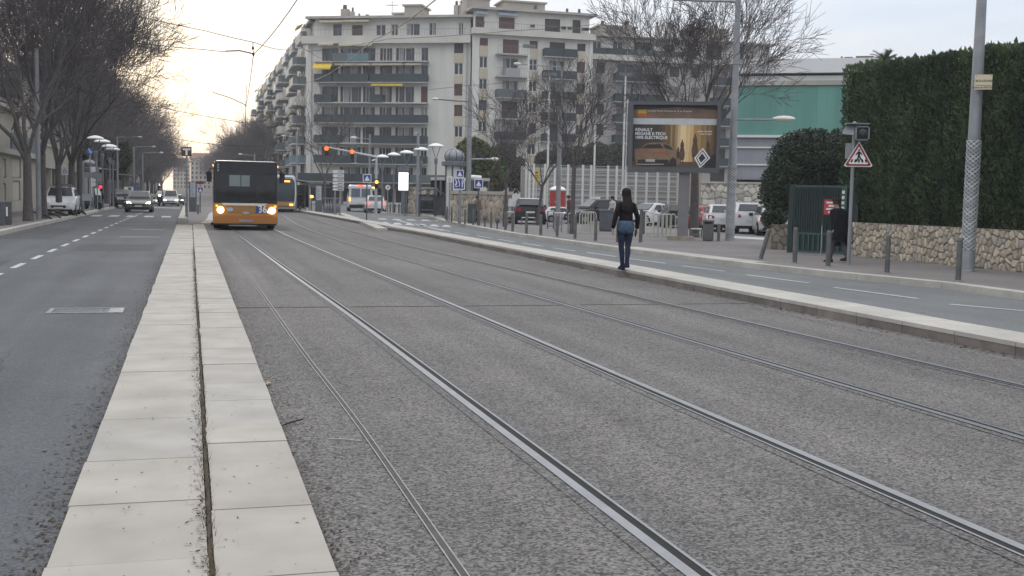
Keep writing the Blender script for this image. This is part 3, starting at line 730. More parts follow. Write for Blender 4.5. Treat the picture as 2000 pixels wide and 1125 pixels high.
# --- middle block
YB = P1.y-.8
FB = Fac(A(917, 399, YB), radians(90), 'apartment_building', 'middle apartment block with brown roller shutters and grey roof houses', 'building')
t = FB.t; LBb = FB.h(1155, 200)[0]; dy = lambda x: (x-1036)*.020
slabB = [109, 152, 193, 234, 275, 316, 355]; zB0 = [FB.h(1036, y)[1] for y in slabB][::-1]
zc0, zc1, zr = FB.h(1036, 73)[1], FB.h(1036, 61)[1], FB.h(1036, 24)[1]
zf = zB0+[zc0]; hB = []
patt = {935: 'bwwdwwk', 980: 'bcckckd', 1032: 'bwwwkwd', 1071: 'kcccdcd', 1125: 'kbkkwbd'}; wid = {935: 951, 980: 1011, 1032: 1048, 1071: 1101, 1125: 1141}
for k in range(len(zB0)):
    for x0, ks in patt.items():
        a, b = FB.h(x0, 200)[0], FB.h(wid[x0], 200)[0]; big = x0 in (980, 1071)
        hB.append(((a, b, zf[k]+(.03 if big else .95), zf[k+1]-.42), ks[::-1][k]))
m = MB(); wall_holes(m, 0, LBb, 0, zc0, [q for q, _ in hB]); m.box(0, .9, -.12, -.003, 0, zc0); m.box(LBb-.5, LBb, -.12, -.003, 0, zc0); m.build('wall', Mw, t)
for q, k in hB: window(t, q, k)
for x0 in (935, 1032, 1125):
    a, b = FB.h(x0, 200)[0], FB.h(wid[x0], 200)[0]
    for z in zf[:-1]: m = MB(); m.box(a-.02, b+.02, -.05, -.003, z-.4, z+.93); m.build('spandrel', Mw2, t)
for k, z in enumerate(zB0[1:]):
    balcony(t, FB.h(966, 200)[0], FB.h(1028, 200)[0], z, 1.3, ((0, 1, 'rprgpr'[k]),) if k != 4 else ((.25, .7, 'w'), (0, 1, 'r')))
    balcony(t, FB.h(1057, 200)[0], FB.h(1120, 200)[0], z, 1.3, ((0, .57, 'p'), (.58, 1, 'p')))
m = MB(); m.box(-.1, LBb+.15, -.8, .4, zc0, zc1); m.build('cornice', Mband, t)
ab = [((930, 31, 947, 58), 'b'), ((976, 33, 1007, 60), 'b'), ((1066, 36, 1096, 64), 'k'), ((1120, 38, 1136, 65), 'k')]
q2 = [((lambda q: (q[0], q[1], zc1+.05, q[3]))(FB.r(*p)), k) for p, k in ab]
m = MB(); wall_holes(m, .2, LBb-.4, zc1, zr, [q for q, _ in q2]); o = m.build('attic_wall', Mw, t); o.location.y = .4
for q, k in q2: window(t, q, k).location.y = .4
balcony(t, 0, LBb, zc1+.01, .7, ((.02, .98, 'r'),), .01, .75)
r = random.Random(5)
for i in range(10): m = MB(); x = r.uniform(.5, LBb-.5); m.box(x, x+.5, -.6, -.2, zc1+.45, zc1+.8); m.build('flower_box', Mpot, t)
for x0, x1, y in ((929, 953, 24), (973, 1011, 25)): awning(t, FB.h(x0, y)[0], FB.h(x1, y)[0], zr-.05, .5, .35, mat('pale blue awning', (.30, .34, .40), .8), .3)
m = MB(); m.box(-.2, LBb+.4, -.35, 12, zr, zr+.3); m.build('roof', Mroof, t)
roofbox(FB, 930, -12, 972, 21); roofbox(FB, 996, -2, 1078, 24, 3.); chimney(FB, 914, -8, 922, 20)
m = MB(); FB.box(m, (1056, 4, 1062, 10), 2.9, 3.0); m.build('vent', Mpot, t)
for px in ((1114, 20, 1123, 27), (1138, 21, 1147, 27)): chimney(FB, *px, d=2.)
m = MB(); m.box(.15, LBb-.15, .45, 13, 0, zc1-.02); m.build('inner_core', Minside, t)

# --- right-hand block, lower, behind the bare trees
FC = Fac((FB.p.x+LBb, YB+1.6, 0), radians(92), 'apartment_building', 'lower apartment block half hidden behind the big bare tree', 'building')
t = FC.t; LC = FC.h(1512, 100)[0]
zC = [FC.h(1200, y)[1] for y in (118, 158, 198, 238, 278, 318, 358)][::-1]; zc0, zc1, zr = zC[-1]-.1, FC.h(1200, 108)[1], FC.h(1200, 73)[1]
hC = []; r = random.Random(8)
xs = [(1164, 1180), (1204, 1254), (1306, 1325), (1349, 1366), (1392, 1420), (1440, 1456), (1470, 1500)]
for k in range(len(zC)-1):
    for x0, x1 in xs:
        big = x1-x0 > 25; hC.append(((FC.h(x0, 200)[0], FC.h(x1, 200)[0], zC[k]+(.03 if big else .9), zC[k+1]-.4), r.choice('kkdgcb')))
m = MB(); wall_holes(m, 0, LC-.8, 0, zC[-1]-.05, [q for q, _ in hC]); m.build('wall', mat('grey facade', (.40, .385, .36), .9, 0, .06, .5, dirt=.18), t)
for q, k in hC: window(t, q, k)
for k in range(1, len(zC)-1):
    balcony(t, FC.h(1196, 200)[0], FC.h(1290, 200)[0], zC[k], 1.2, ((0, .45, 'p'), (.46, 1, 'p'))); balcony(t, FC.h(1385, 200)[0], FC.h(1430, 200)[0], zC[k], 1.2, ((0, 1, 'p'),))
m = MB(); m.box(-.3, LC, -.8, .5, zC[-1]-.05, zc1); m.build('cornice', Mband, t)
aC = [((lambda q: (q[0], q[1], zc1+.05, q[3]))(FC.r(*p)), k) for p, k in (((1159, 80, 1176, 105), 'w'), ((1198, 81, 1218, 105), 'w'), ((1240, 82, 1275, 108), 'd'), ((1303, 84, 1320, 108), 'w'), ((1344, 86, 1360, 112), 'k'), ((1382, 86, 1412, 114), 'k'), ((1440, 90, 1455, 112), 'w'))]
m = MB(); wall_holes(m, 0, LC-.5, zc1, zr, [q for q, _ in aC]); o = m.build('attic_wall', Mw, t); o.location.y = .3
for q, k in aC: window(t, q, k).location.y = .3
balcony(t, -.2, LC-.2, zc1+.01, .7, ((0, .2, 'p'), (.21, .5, 'g'), (.51, 1, 'r')), .01, .8)
m = MB(); m.box(-.3, LC, -.6, 12, zr, zr+.25); m.build('roof', Mroof, t)
roofbox(FC, 1184, 47, 1257, 72, 3.); roofbox(FC, 1366, 52, 1438, 78, 3.)
for px in ((1184, 43, 1196, 50), (1230, 43, 1247, 48), (1295, 45, 1302, 74), (1317, 46, 1328, 74), (1360, 49, 1373, 76), (1408, 50, 1422, 56)): chimney(FC, *px, d=2.6)
m = MB(); m.box(.1, LC-.9, .45, 12, 0, zc1-.02); m.build('inner_core', Minside, t)

# --- left side of the avenue
FL = Fac((-9.6, 52, 0), 0., 'street_house', 'beige street house with shuttered windows behind the bare left trees', 'house')
t = FL.t; Ml = mat('beige render', (.40, .37, .31), .9, 0, .08, .7, .1, 12, dirt=.22); Ml2 = mat('pale shutter', (.42, .40, .35), .7, 0, .08, 2)
uE = FL.h(72, 350)[0]; z1, z2 = FL.h(30, 305)[1], FL.h(25, 203)[1]; hl = []
for px in ((24, 309, 41, 347), (25, 353, 40, 392), (47, 309, 55, 345), (4, 310, 12, 347), (6, 358, 12, 400)): q = FL.r(*px); hl.append((q[0], q[1], max(q[2], .3), q[3]))
for x in (-9, -5, -1): hl += [(x, x+1.2, .9, 2.2), (x, x+1.2, z1+1, z1+2.6)]
m = MB(); wall_holes(m, -12, uE, 0, z1, hl[:5]+[h for h in hl[5:] if h[2] < 1]); m.build('wall', Ml, t)
for q in hl[:5]+[h for h in hl[5:] if h[2] < 1]:
    m = MB(); a, b, c, d = q
    for i in range(4): m.box(a+(b-a)*i/4+.02, a+(b-a)*(i+1)/4-.02, .08, .14, c+.05, d-.05)
    m.box(a, b, .14, .2, c, d); m.build('shutter', Ml2, t)
m = MB(); m.box(-12, uE+.3, -.35, 8, z1, z1+.3); m.build('ledge', mat('pale ledge', (.45, .43, .38), .9, 0, .08, 1, dirt=.25), t)
m = MB(); q = FL.r(16, 268, 74, 289); m.box(q[0], q[1], -.2, -.1, q[2]-.3, q[3]); m.build('balcony_panel', mat('grey balcony sheet', (.12, .14, .16), .6, 0, .1, 2), t)
m = MB(); m.box(-12, uE-1, 1.2, 9, z1+.3, z2); m.build('upper_wall', Ml, t)
m = MB(); m.box(-12, uE-.6, .8, 9.4, z2, z2+.45); m.build('cornice', mat('pale ledge'), t)
m = MB(); m.loft([[(-12, 1.4, z2+.45), (uE-1.4, 1.4, z2+.45), (uE-1.4, 9, z2+.45), (-12, 9, z2+.45)], [(-11, 2.4, z2+2.9), (uE-2.6, 2.4, z2+2.9), (uE-2.6, 8, z2+2.9), (-11, 8, z2+2.9)]]); m.build('roof', mat('slate roof', (.05, .06, .075), .6, 0, .2, 2), t)
m = MB(); m.box(-11.9, uE-.1, .25, 8, 0, z1); m.build('inner_core', Minside, t)
FL2 = Fac((-9.9, 52+uE+1, 0), 0., 'street_house', 'low cream house with open carport behind the white off-roader', 'house')
t = FL2.t; m = MB(); m.box(0, 40, -.1, 8, 2.9, 4.4); m.box(0, 40, -.2, 8, 4.4, 4.6)
m.build('wall', mat('cream wall', (.47, .44, .37), .9, 0, .08, .8, dirt=.2), t)
m = MB()
for i in range(9): m.box(i*5-.2, i*5+.2, 0, .4, 0, 2.9)
m.build('pillar', mat('cream wall'), t)
m = MB(); m.box(0, 40, 2.5, 7.9, 0, 2.9); m.build('garage_back', Mshd, t)
m = MB(); m.box(6, 30, 4, 9, 4.6, 11.5)
m.build('upper_wall', Ml, t)
for i in range(5): m = MB(); m.box(7+i*4.6, 8.6+i*4.6, 3.93, 3.995, 6, 8); m.build('window', W['glassd'], t)
FL3 = Fac((-12.5, 175, 0), 0., 'apartment_building', 'dark grey apartment block rising behind the left row of trees', 'building')
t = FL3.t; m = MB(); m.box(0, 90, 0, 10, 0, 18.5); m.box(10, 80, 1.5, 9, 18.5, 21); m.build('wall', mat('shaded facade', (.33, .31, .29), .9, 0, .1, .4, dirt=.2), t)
for k in range(6): m = MB(); m.box(1, 89, -1.1, -.003, 2.9+k*2.9, 3.1+k*2.9); m.box(1, 89, -1.1, -1.05, 3.1+k*2.9, 4.0+k*2.9); m.build('balcony', Mpar2, t)
m = MB(); m.box(8, 82, .8, 10, 21, 21.3); m.build('roof', Mroof, t)

FL4 = Fac((-14.5, 285, 0), 0., 'street_house', 'added grey brown wall far down the left side behind the trees', 'house')  # block row added to cover the bright gaps under the far trees
m = MB(); m.box(0, 260, 0, 10, 0, 9.5); m.build('wall', mat('grey brown wall', (.17, .145, .13), .9, 0, .2, .15, dirt=.3), FL4.t); m = MB(); m.loft([[(0, -.5, 9.5), (260, -.5, 9.5), (260, 10, 9.5), (0, 10, 9.5)], [(2, 4, 12), (258, 4, 12), (258, 6, 12), (2, 6, 12)]]); m.build('roof', mat('dark roof', (.10, .075, .065), .9), FL4.t)
FL5 = Fac((-10.5, 118, 0), 0., 'garden_wall', 'grey garden wall behind the left kerb beyond the disc lamps', 'wall')
m = MB(); m.box(0, 165, 0, .3, 0, 2.3); m.build('wall', mat('grey brown wall'), FL5.t); m = MB(); m.box(0, 165, -.05, .35, 2.303, 2.42); m.build('coping', Mroof, FL5.t)
# --- distant blocks closing the avenue
def far_block(px0, px1, pt, y, label, base, roofc, fl_=6, wn=8):
    a, b = A(px0, 360, y), A(px1, 360, y); top = A((px0+px1)/2, pt, y).z; w = b.x-a.x
    t = thing('apartment_building', label, 'building', (a.x, y, 0)); m = MB(); 
    hs = []
    for k in range(fl_):
        for i in range(wn):
            z = 2+(top-3)*k/fl_; x = w*(i+.3)/wn; hs.append((x, x+w/wn*.42, z, z+(top-3)/fl_*.6))
    wall_holes(m, 0, w, 0, top, hs, .3); m.box(0, w, .4, 14, 0, top-.01); m.build('wall', base, t)
    for q in hs[::1]:
        s = MB(); s.poly([(q[0], .25, q[2]), (q[1], .25, q[2]), (q[1], .25, q[3]), (q[0], .25, q[3])]); s.build('window', W['glassd'], t)
    m = MB(); m.loft([[(-.5, -.6, top), (w+.5, -.6, top), (w+.5, 15, top), (-.5, 15, top)], [(1, 6, top+2.2), (w-1, 6, top+2.2), (w-1, 8, top+2.2), (1, 8, top+2.2)]]); m.build('roof', roofc, t)
Mfar = mat('distant cream facade', (.42, .37, .31), .9, 0, .06, .2); Mtile = mat('terracotta tiles', (.28, .13, .085), .9, 0, .15, 1)
far_block(372, 436, 309, 470, 'distant cream block with terracotta roof right of the avenue end', Mfar, Mtile)
far_block(338, 371, 316, 560, 'distant pale block closing the avenue beside the tram sign', Mfar, Mtile, 6, 5)
far_block(476, 503, 262, 330, 'pinkish block with flat roof above the far right trees', mat('pinkish facade', (.36, .27, .22), .9, 0, .06, .2), Mchim, 7, 4)
far_block(437, 476, 300, 420, 'dim block half hidden by the far right trees', mat('shaded facade'), Mchim, 6, 5)

# ------------------------------------------------------------------ stone walls: heights and tints from scattered cells
def stone_wall(name, label, length, height, cell, res, depth, palette, seed, loc, rz, thick=.4, cap=None, jx=1.):
    r = random.Random(seed); nx, nz_ = int(length/(cell*jx))+2, int(height/cell)+2; cells = {}
    for i in range(-1, nx+1):
        for k in range(-1, nz_+1):
            cells[i, k] = ((i+.5+r.uniform(-.47, .47)+(.5 if k % 2 else 0))*cell*jx, (k+.5+r.uniform(-.46, .46))*cell, r.choice(palette), r.uniform(.78, 1.15), r.uniform(.7, 1.2))
    mb = MB(); mb.col = []; NX, NZ = int(length/res), int(height/res); ids = {}
    for a in range(NX+1):
        for b in range(NZ+1):
            x, z = length*a/NX, height*b/NZ; ci, ck = int(x/(cell*jx)), int(z/cell); best = []
            for i in range(ci-2, ci+3):
                for k in range(ck-2, ck+3):
                    c = cells.get((i, k))
                    if c: best.append((hypot((x-c[0])/jx**.5, z-c[1]), c))
            best.sort(key=lambda q: q[0]); e = (best[1][0]-best[0][0])/cell; c = best[0][1]
            s = max(0, min(1, (e-.03)/.15)); s = s*s*(3-2*s); h = depth*s*c[4]+.012*mnoise.noise(Vector((x*9, z*9, seed)))
            ids[a, b] = mb.add((x, -h, z)); f = .35+.65*min(1, max(0, (e-.03)/.10))
            mt = (.16, .135, .11); k_ = min(1, max(0, (e-.03)/.10)); mb.col.append(tuple(mt[q]*(1-k_)+c[2][q]*c[3]*k_ for q in range(3)))
    for a in range(NX):
        for b in range(NZ): mb.face((ids[a, b], ids[a+1, b], ids[a+1, b+1], ids[a, b+1]))
    n0 = len(mb.v); mb.box(0, length, .004, thick, 0, height); mb.box(.0, length, -depth*.7, .003, height-.03, height)
    mb.col += [(.24, .20, .165)]*(len(mb.v)-n0)
    t = thing(name, label, 'wall', loc, rz); mb.build('stonework', attr_mat('rubble stone') if 'rubble stone' not in MATS else MATS['rubble stone'], t, 60)
    if cap: m = MB(); m.box(-.03, length+.03, -depth-.05, thick+.05, height+.003, height+cap); m.build('coping', M_kerb, t)
    return t
tan_ = [(.47, .395, .30), (.52, .45, .35), (.40, .345, .27), (.48, .41, .32), (.40, .37, .32), (.54, .46, .36), (.34, .29, .22)]
pale = [(.55, .52, .46), (.48, .45, .40), (.60, .57, .50), (.42, .40, .36)]
wb = G(1664, 499, .1); wn_ = G(1990, 531, .1); wd_ = wb-wn_
WH = A(1664, 434, wb.y).z-.06
stone_wall('stone_wall', 'tan rubble stone wall under the tall clipped hedge', 17.5, WH, .20, .022, .042, tan_, 3, (wb.x, wb.y, .06), -pi/2+.012, .5, None, .74)
pb = G(1505, 487, .1)
stone_wall('stone_pillar', 'short stone pillar stub left of the green gate', .75, .80, .2, .025, .04, [(.30, .27, .22), (.25, .225, .185)], 5, (pb.x, pb.y, .08), -.25, .6)
w1, w2 = G(880, 430, .1), G(984, 436, .1)
stone_wall('stone_wall', 'stone wall with pale coping behind the woman in the brown coat', hypot(w2.x-w1.x, w2.y-w1.y), A(940, 379, w2.y).z-.1, .42, .08, .04, [(.50, .43, .34), (.56, .49, .39), (.42, .37, .30)], 7, (w1.x, w1.y, .08), atan2(w2.y-w1.y, w2.x-w1.x), .5, .18)
w1, w2 = G(797, 418, .1), G(846, 419.5, .1)
stone_wall('stone_wall', 'short stone wall between the lit advert and bus shelter', hypot(w2.x-w1.x, w2.y-w1.y), A(820, 369, w2.y).z-.1, .4, .08, .04, [(.50, .44, .36), (.56, .50, .41)], 9, (w1.x, w1.y, .08), atan2(w2.y-w1.y, w2.x-w1.x), .5, .15)

# ------------------------------------------------------------------ hall with green canopy wall, sports ground
FG = Fac(A(1428, 400, 66), radians(122), 'sports_hall', 'white sports hall with turquoise green wall beyond the clipped hedge', 'hall')
t = FG.t; LG = FG.h(1720, 200)[0]; Q = lambda y: FG.h(1540, y)[1]
m = MB(); m.box(0, LG, 0, 10, Q(165), Q(148)); m.box(-.2, LG, -.35, 10, Q(148)+.15, Q(116)); m.build('parapet', mat('white hall render', (.70, .70, .69), .8, 0, .04, .4, dirt=.1), t)
m = MB(); m.box(0, LG, -.12, -.003, Q(165)-.05, Q(158)); m.build('ledge', mat('pale ledge'), t)
m = MB()
for i in range(14): m.box(LG*i/14+.003, LG*(i+1)/14-.003, .02, .3, Q(264), Q(165)-.051)
m.build('green_wall', mat('turquoise cladding', (.115, .295, .245), .6, 0, .16, .6, streak=True, dirt=.2), t)
m = MB(); m.box(-.1, LG, -.25, .3, Q(269), Q(264)-.005); m.build('trim', Mfr, t)
m = MB(); m.box(.1, LG, .03, .3, Q(352), Q(269)-.005)
for i in range(24): m.box(.2+LG*i/24, .32+LG*i/24, -.02, .025, Q(350), Q(272))
m.build('lower_wall', mat('grey cladding', (.29, .30, .325), .6, 0, .08, .8, dirt=.12), t)
m = MB(); m.box(0, LG, -.12, .0, Q(324), Q(321)); m.box(0, LG, -.12, 0, Q(290), Q(287)); m.build('rail', Mfr, t)
m = MB(); m.box(.1, LG, .35, 9.5, 0, Q(166)); m.build('inner_core', Minside, t)
for x0, x1, y0, y1 in ((1642, 1646, 107, 117), (1649, 1666, 108, 116), (1672, 1708, 106, 114)):
    a, b, c, e = FG.r(x0, y0, x1, y1); m = MB(); m.box(a, b, .8, 1.6, Q(116)-.2, e)
    for i in range(int((b-a)/.12)): m.box(a+i*.12, a+i*.12+.03, .77, .797, c, e-.03)
    m.build('roof_unit', mat('roof unit', (.16, .13, .11), .7, 0, .2, 4), t)
q = FG.h(1372, 393); e1 = FG.h(1505, 393)[0]
P = FG.p+FG.u*q[0]-FG.n*-1.0
stone_wall('stone_wall', 'white rubble retaining wall behind the parked white cars', e1-q[0], FG.h(1440, 361)[1], .40, .05, .06, pale, 12, (P.x, P.y, .05), FG.rz, .5, .12)
m = MB(); a = FG.h(1250, 0)[0]
F2 = Fac(A(1030, 400, 74), radians(97), 'mesh_fence', 'tall white post fence round the sports ground behind the car park', 'fence'); t = F2.t
m = MB(); LF = F2.h(1345, 360)[0]; top = F2.h(1100, 321)[1]; nP = 0
for x in (1034, 1042, 1064, 1083, 1094, 1109, 1138, 1154, 1187, 1204, 1222, 1242, 1263, 1284, 1306, 1326, 1340):
    u = F2.h(x, 360)[0]; p = MB(); p.box(u-.065, u+.065, -.065, .065, .1, top); p.build('post', Mfr, t)
for i in range(16): m.box(0, LF, -.012, .012, .6+i*(top-.7)/15, .635+i*(top-.7)/15)
m.build('mesh_wire', mat('fence wire', (.40, .40, .39), .5, .2, .1, 5), t)
m = MB(); m.box(0, LF, -.12, .12, .06, .7); m.build('plinth', Mband, t)
F3 = Fac(A(1045, 400, 84), radians(97), 'grandstand', 'grey concrete grandstand steps seen through the white fence', 'grandstand'); t = F3.t
m = MB(); LF3 = F3.h(1372, 360)[0]
for i in range(9): m.box(0, LF3, i*.8, i*.8+.82, .05, .7+i*.42)
m.build('step', mat('grandstand concrete', (.24, .235, .225), .9, 0, .15, .9, .2, 10, dirt=.25), t)
for i in range(9): m = MB(); m.box(.05, LF3-.05, i*.8-.02, i*.8-.003, .42+i*.42, .55+i*.42); m.build('bench', mat('grandstand bench', (.36, .355, .34), .8, 0, .1, 2), t)
m = MB(); u = F3.h(1330, 350)[0]; m.box(u-.4, u+1.4, -.9, -.1, .05, 4.1); m.build('stair_house', mat('grandstand house', (.38, .32, .25), .9, 0, .1, 1), t)
for x, yt, lb in ((1037, 95, 'white lighting mast left of the yellow sign'), (1079, 150, 'white lighting mast beside the red kiosk'), (1171, 190, 'white lighting mast left of the billboard'), (1228, 150, 'white mast rising behind the billboard edge')):
    p = F2.p+F2.u*F2.h(x, 380)[0]+Vector((0, 1.2, 0)); z = A(x, yt, p.y).z; m = MB(); m.cyl((0, 0, 0), (0, 0, z), .085, .06, 8)
    t = thing('lighting_mast', lb, 'mast', (p.x, p.y, 0.05)); m.build('mast_pole', Mfr, t); m = MB(); m.box(-.45, .45, -.1, .1, z, z+.22); m.build('floodlight', W['mgrey'], t)
# ------------------------------------------------------------------ vehicles (front faces local -y)
def paint(name, c, metal=0.): return mat(name, c, .35, metal, .04, 2, coat=.35, dirt=.08, spec=.35)
Pw = paint('white car paint', (.62, .63, .64)); Pk = paint('black car paint', (.007, .008, .011)); Pr = paint('red car paint', (.30, .018, .018))
Ps = paint('silver car paint', (.34, .35, .36), .3); Pg = paint('grey green car paint', (.13, .135, .12), .3); Pd = paint('dark grey car paint', (.06, .065, .075), .2); Pw2 = paint('silver white car paint', (.50, .51, .52), .1)
def wheel(t, x, y, r, w=.2):
    s = 1 if x > 0 else -1; m = MB(); m.T = Matrix.Translation((x, y, r)) @ Matrix.Rotation(pi/2, 4, 'Y')
    m.lathe([(r*.62, -w/2), (r*.92, -w/2), (r, -w*.3), (r, w*.3), (r*.92, w/2), (r*.62, w/2)], 18); o = m.build('wheel', W['rubber'], t, 40)
    m = MB(); m.T = Matrix.Translation((x+s*w*.5, y, r)) @ Matrix.Rotation(pi/2, 4, 'Y'); m.lathe([(r*.64, -.015), (r*.6, .012), (.05, .02)], 14)
    for k in range(5):
        a = 2*pi*k/5; m.box(-.03, .03, 0, .01, .012, .02)
    m.build('rim', W['rim'], o)
def car(label, px, py, rz, pm, kind='hatch', wpx=None, group='cars parked in the right-hand car park', h=.1, rear='off', front='off', roofm=None, L=4.0, Wd=1.74, H=1.46, cat='car', name=None, y=None):
    p = G(px, py, h); t = thing(name or ('parked_car' if 'park' in (group or '') else 'car'), label, cat, (p.x, p.y, h), rz+(face_rz(p) if px > 900 else 0), group)
    if wpx: t.scale = (wpx*mpp(p)/Wd,)*3
    w = Wd/2; zb = .2; l = L/2; belt = {'hatch': .94, 'suv': 1.02, 'sedan': .92, 'mpv': 1.0}[kind]
    st = [(-l, .60, .72, .26), (-l+.10, .70, .88, .2), (-l+.5, .80, .98, .18), (-l+.95, belt-.06, 1, .18), (-l+1.25, belt, 1, .18), (0, belt+.02, 1, .18), (l-.9, belt+.03, 1, .18), (l-.3, belt+.02, .97, .2), (l-.06, belt-.02, .90, .24), (l, belt-.14, .84, .3)]
    if kind == 'suv': st = [(y_, z*1.04 if i else z, a, b+.06) for i, (y_, z, a, b) in enumerate(st)]
    m = MB(); rr = []
    for y_, zt, a, b in st:
        x = w*a; hf = [(x*.82, b), (x*.98, b+.08), (x, b+(zt-b)*.5), (x*.985, zt-.10), (x*.90, zt)]
        rr.append([(q, y_, z) for q, z in hf]+[(-q, y_, z) for q, z in hf[::-1]])
    m.loft(rr)
    yw, y1 = -l+1.12, -l+1.85
    y2, y3 = {'hatch': (l-.55, l-.10), 'suv': (l-.42, l-.08), 'sedan': (l-1.25, l-.62), 'mpv': (l-.38, l-.06)}[kind]
    bw, tw = w*.90, w*.70
    def gh(y_, z, x): return [(-bw*.99, y_, belt-.06), (bw*.99, y_, belt-.06), (x+.05, y_, z-.05), (x, y_, z), (-x, y_, z), (-x-.05, y_, z-.05)]
    m.loft([gh(yw, belt+.03, w*.84), gh((yw+y1)/2, (belt+H)/2+.005, w*.77), gh(y1, H-.03, tw), gh((y1+y2)/2, H, tw), gh(y2, H-.05, tw*.98), gh(y3, belt+.05, w*.80)])
    m.build('body', pm, t, 32)
    if roofm:
        m = MB(); m.loft([[(-tw+.02, y1+.05, H-.025), (tw-.02, y1+.05, H-.025), (tw-.02, y1+.05, H-.0), (-tw+.02, y1+.05, H)], [(-tw+.02, (y1+y2)/2, H+.003), (tw-.02, (y1+y2)/2, H+.003), (tw-.02, (y1+y2)/2, H+.02), (-tw+.02, (y1+y2)/2, H+.02)], [(-tw+.02, y2, H-.045), (tw-.02, y2, H-.045), (tw-.02, y2, H-.02), (-tw+.02, y2, H-.02)]]); m.build('roof', roofm, t)
    def pan(name, pts, m_, off=.012):
        a = [Vector(q) for q in pts]; n = (a[1]-a[0]).cross(a[2]-a[0]).normalized()
        if n.dot((a[0]+a[2])/2-Vector((0, (y1+y2)/2, .6))) < 0: n = -n
        b = MB(); b.extr([q+n*.002 for q in a], n*off); return b.build(name, m_, t)
    G_ = W['glassd']
    pan('windscreen', [(-w*.76, yw+.07, belt+.075), (w*.76, yw+.07, belt+.075), (w*.635, y1-.06, H-.075), (-w*.635, y1-.06, H-.075)], G_, .05)
    pan('rear_window', [(-w*.70, y3-.03, belt+.10), (w*.70, y3-.03, belt+.10), (w*.60, y2+.04, H-.10), (-w*.60, y2+.04, H-.10)], G_, .03)
    def sp(s, y_, f): return (s*(bw+(tw+.05-bw)*f), y_, belt-.02+(H-.07-belt)*f)
    ym = (y1+y2)/2+.1
    for s in (-1, 1):
        pan('side_window', [sp(s, yw+.42, .12), sp(s, ym-.05, .12), sp(s, ym-.05, .90), sp(s, y1+.06, .90)], G_, .02)
        pan('side_window', [sp(s, ym+.05, .12), sp(s, y3-.42, .12), sp(s, y2-.18, .90), sp(s, ym+.05, .90)], G_, .02)
        b = MB(); b.cb(s*(w+.07), yw+.42, belt+.04, .18, .10, .13); b.build('mirror', W['black'] if pm is not Pw else pm, t)
        b = MB(); b.extr([(s*w*.52, -l+.03, .60), (s*w*.84, -l+.10, .60), (s*w*.88, -l+.16, .74), (s*w*.60, -l+.05, .70)], (0, -.03, 0)); b.build('headlight', W['headon'] if front == 'on' else W['head'], t)
        b = MB(); zt = belt-.06
        b.extr([(s*w*.54, l-.03, zt-.15), (s*w*.94, l-.12, zt-.20), (s*w*.95, l-.15, zt+.01), (s*w*.60, l-.05, zt-.02)], (0, .075, 0)); b.build('tail_light', W['brake'] if rear == 'on' else W['tail'], t)
        for y_ in (-l+.78, l-.72):
            b = MB(); b.T = Matrix.Translation((s*(w-.10), y_, .31)) @ Matrix.Rotation(pi/2, 4, 'Y'); b.lathe([(.365, -.1), (.365, .106), (.0, .106)], 18); b.build('wheel_arch', W['black'], t)
            wheel(t, s*(w-.075), y_, .305)
    b = MB(); b.box(-w*.80, w*.80, -l-.02, -l+.1, .24, .36); b.box(-w*.45, w*.45, -l-.012, -l+.1, .44, .57); b.build('front_grille', W['black'], t)
    b = MB(); b.box(-w*.80, w*.80, l-.09, l+.012, .26, .40); b.build('rear_bumper', W['black'], t)
    b = MB(); b.box(-.24, .24, l-.05, l+.02, .62, .72); b.build('number_plate', W['plate'], t)
    b = MB(); b.box(-.24, .24, -l-.035, -l, .40, .49); b.build('number_plate', W['plate'], t)
    return t
# parked along the right
car('black hatchback with white roof parked tail-on behind the grey bollards', 1032, 436.5, pi+.05, Pk, 'hatch', 60, roofm=Pw, H=1.42)
car('white hatchback parked side-on between black hatchback and steel post', 1098, 434, pi/2+.25, Pw, 'hatch', 36)
c = car('black people carrier with white roof sign parked by the white bike arches', 1162, 437, -1.05, Pk, 'mpv', 52, H=1.6)
m = MB(); m.box(-.35, .35, -.2, .15, 1.61, 1.76); m.build('roof_sign', W['white'], c)
car('white saloon with wide windscreen parked left of the billboard post', 1268, 440, -.75, Pw, 'sedan', 52)
car('black car parked tail-on directly left of the billboard post', 1318, 444, pi+.15, Pk, 'hatch', 54)
car('red car parked just right of the billboard post', 1368, 447, pi+.45, Pr, 'hatch', 50, H=1.55)
car('white estate with long red tail lamps behind the square litter bin', 1405, 451, pi+.1, Pw, 'hatch', 62)
car('large white hatchback behind the meshed lamp post', 1456, 455, pi+.12, Pw, 'suv', 68, H=1.52)
car('silver white hatchback parked partly under the dark ivy bush', 1506, 459, pi+.15, Pw2, 'hatch', 70, H=1.5)
# moving and left-hand traffic
car('dark silver car with both headlamps on in the near left lane', 273, 414, .0, Pg, 'hatch', 49, None, 0, front='on')
c = car('white off-roader with roof bars parked behind the left tree trunks', 121, 419.5, .02, Pw, 'suv', 59, None, .12, L=4.4, H=1.6)
m = MB()
for s in (-.52, .52): m.box(s-.03, s+.03, -.5, 1.4, 1.64, 1.69)
m.box(-.6, .6, .1, .16, 1.66, 1.71); m.box(-.5, .5, .2, .5, 1.69, 1.78); m.build('roof_rack', W['mgrey'], c)
car('grey car parked at the left kerb just beyond the crossing', 241, 403.5, .2, Pd, 'hatch', 40, None, .12)
car('silver car queued behind the grey car at the left kerb', 259, 402, .1, Ps, 'hatch', 34, None, .1)
car('small white car with lit lamps far down the left lane', 298, 401.5, 0., Pw2, 'hatch', 26, None, 0, front='on')
car('white van-like car with lit lamps at the head of the far queue', 334, 402, 0., Pw2, 'mpv', 30, None, 0, front='on', H=1.75)
car('dark car with lit lamps beside the tram platform far away', 347, 400, 0., Pd, 'hatch', 24, None, 0, front='on')
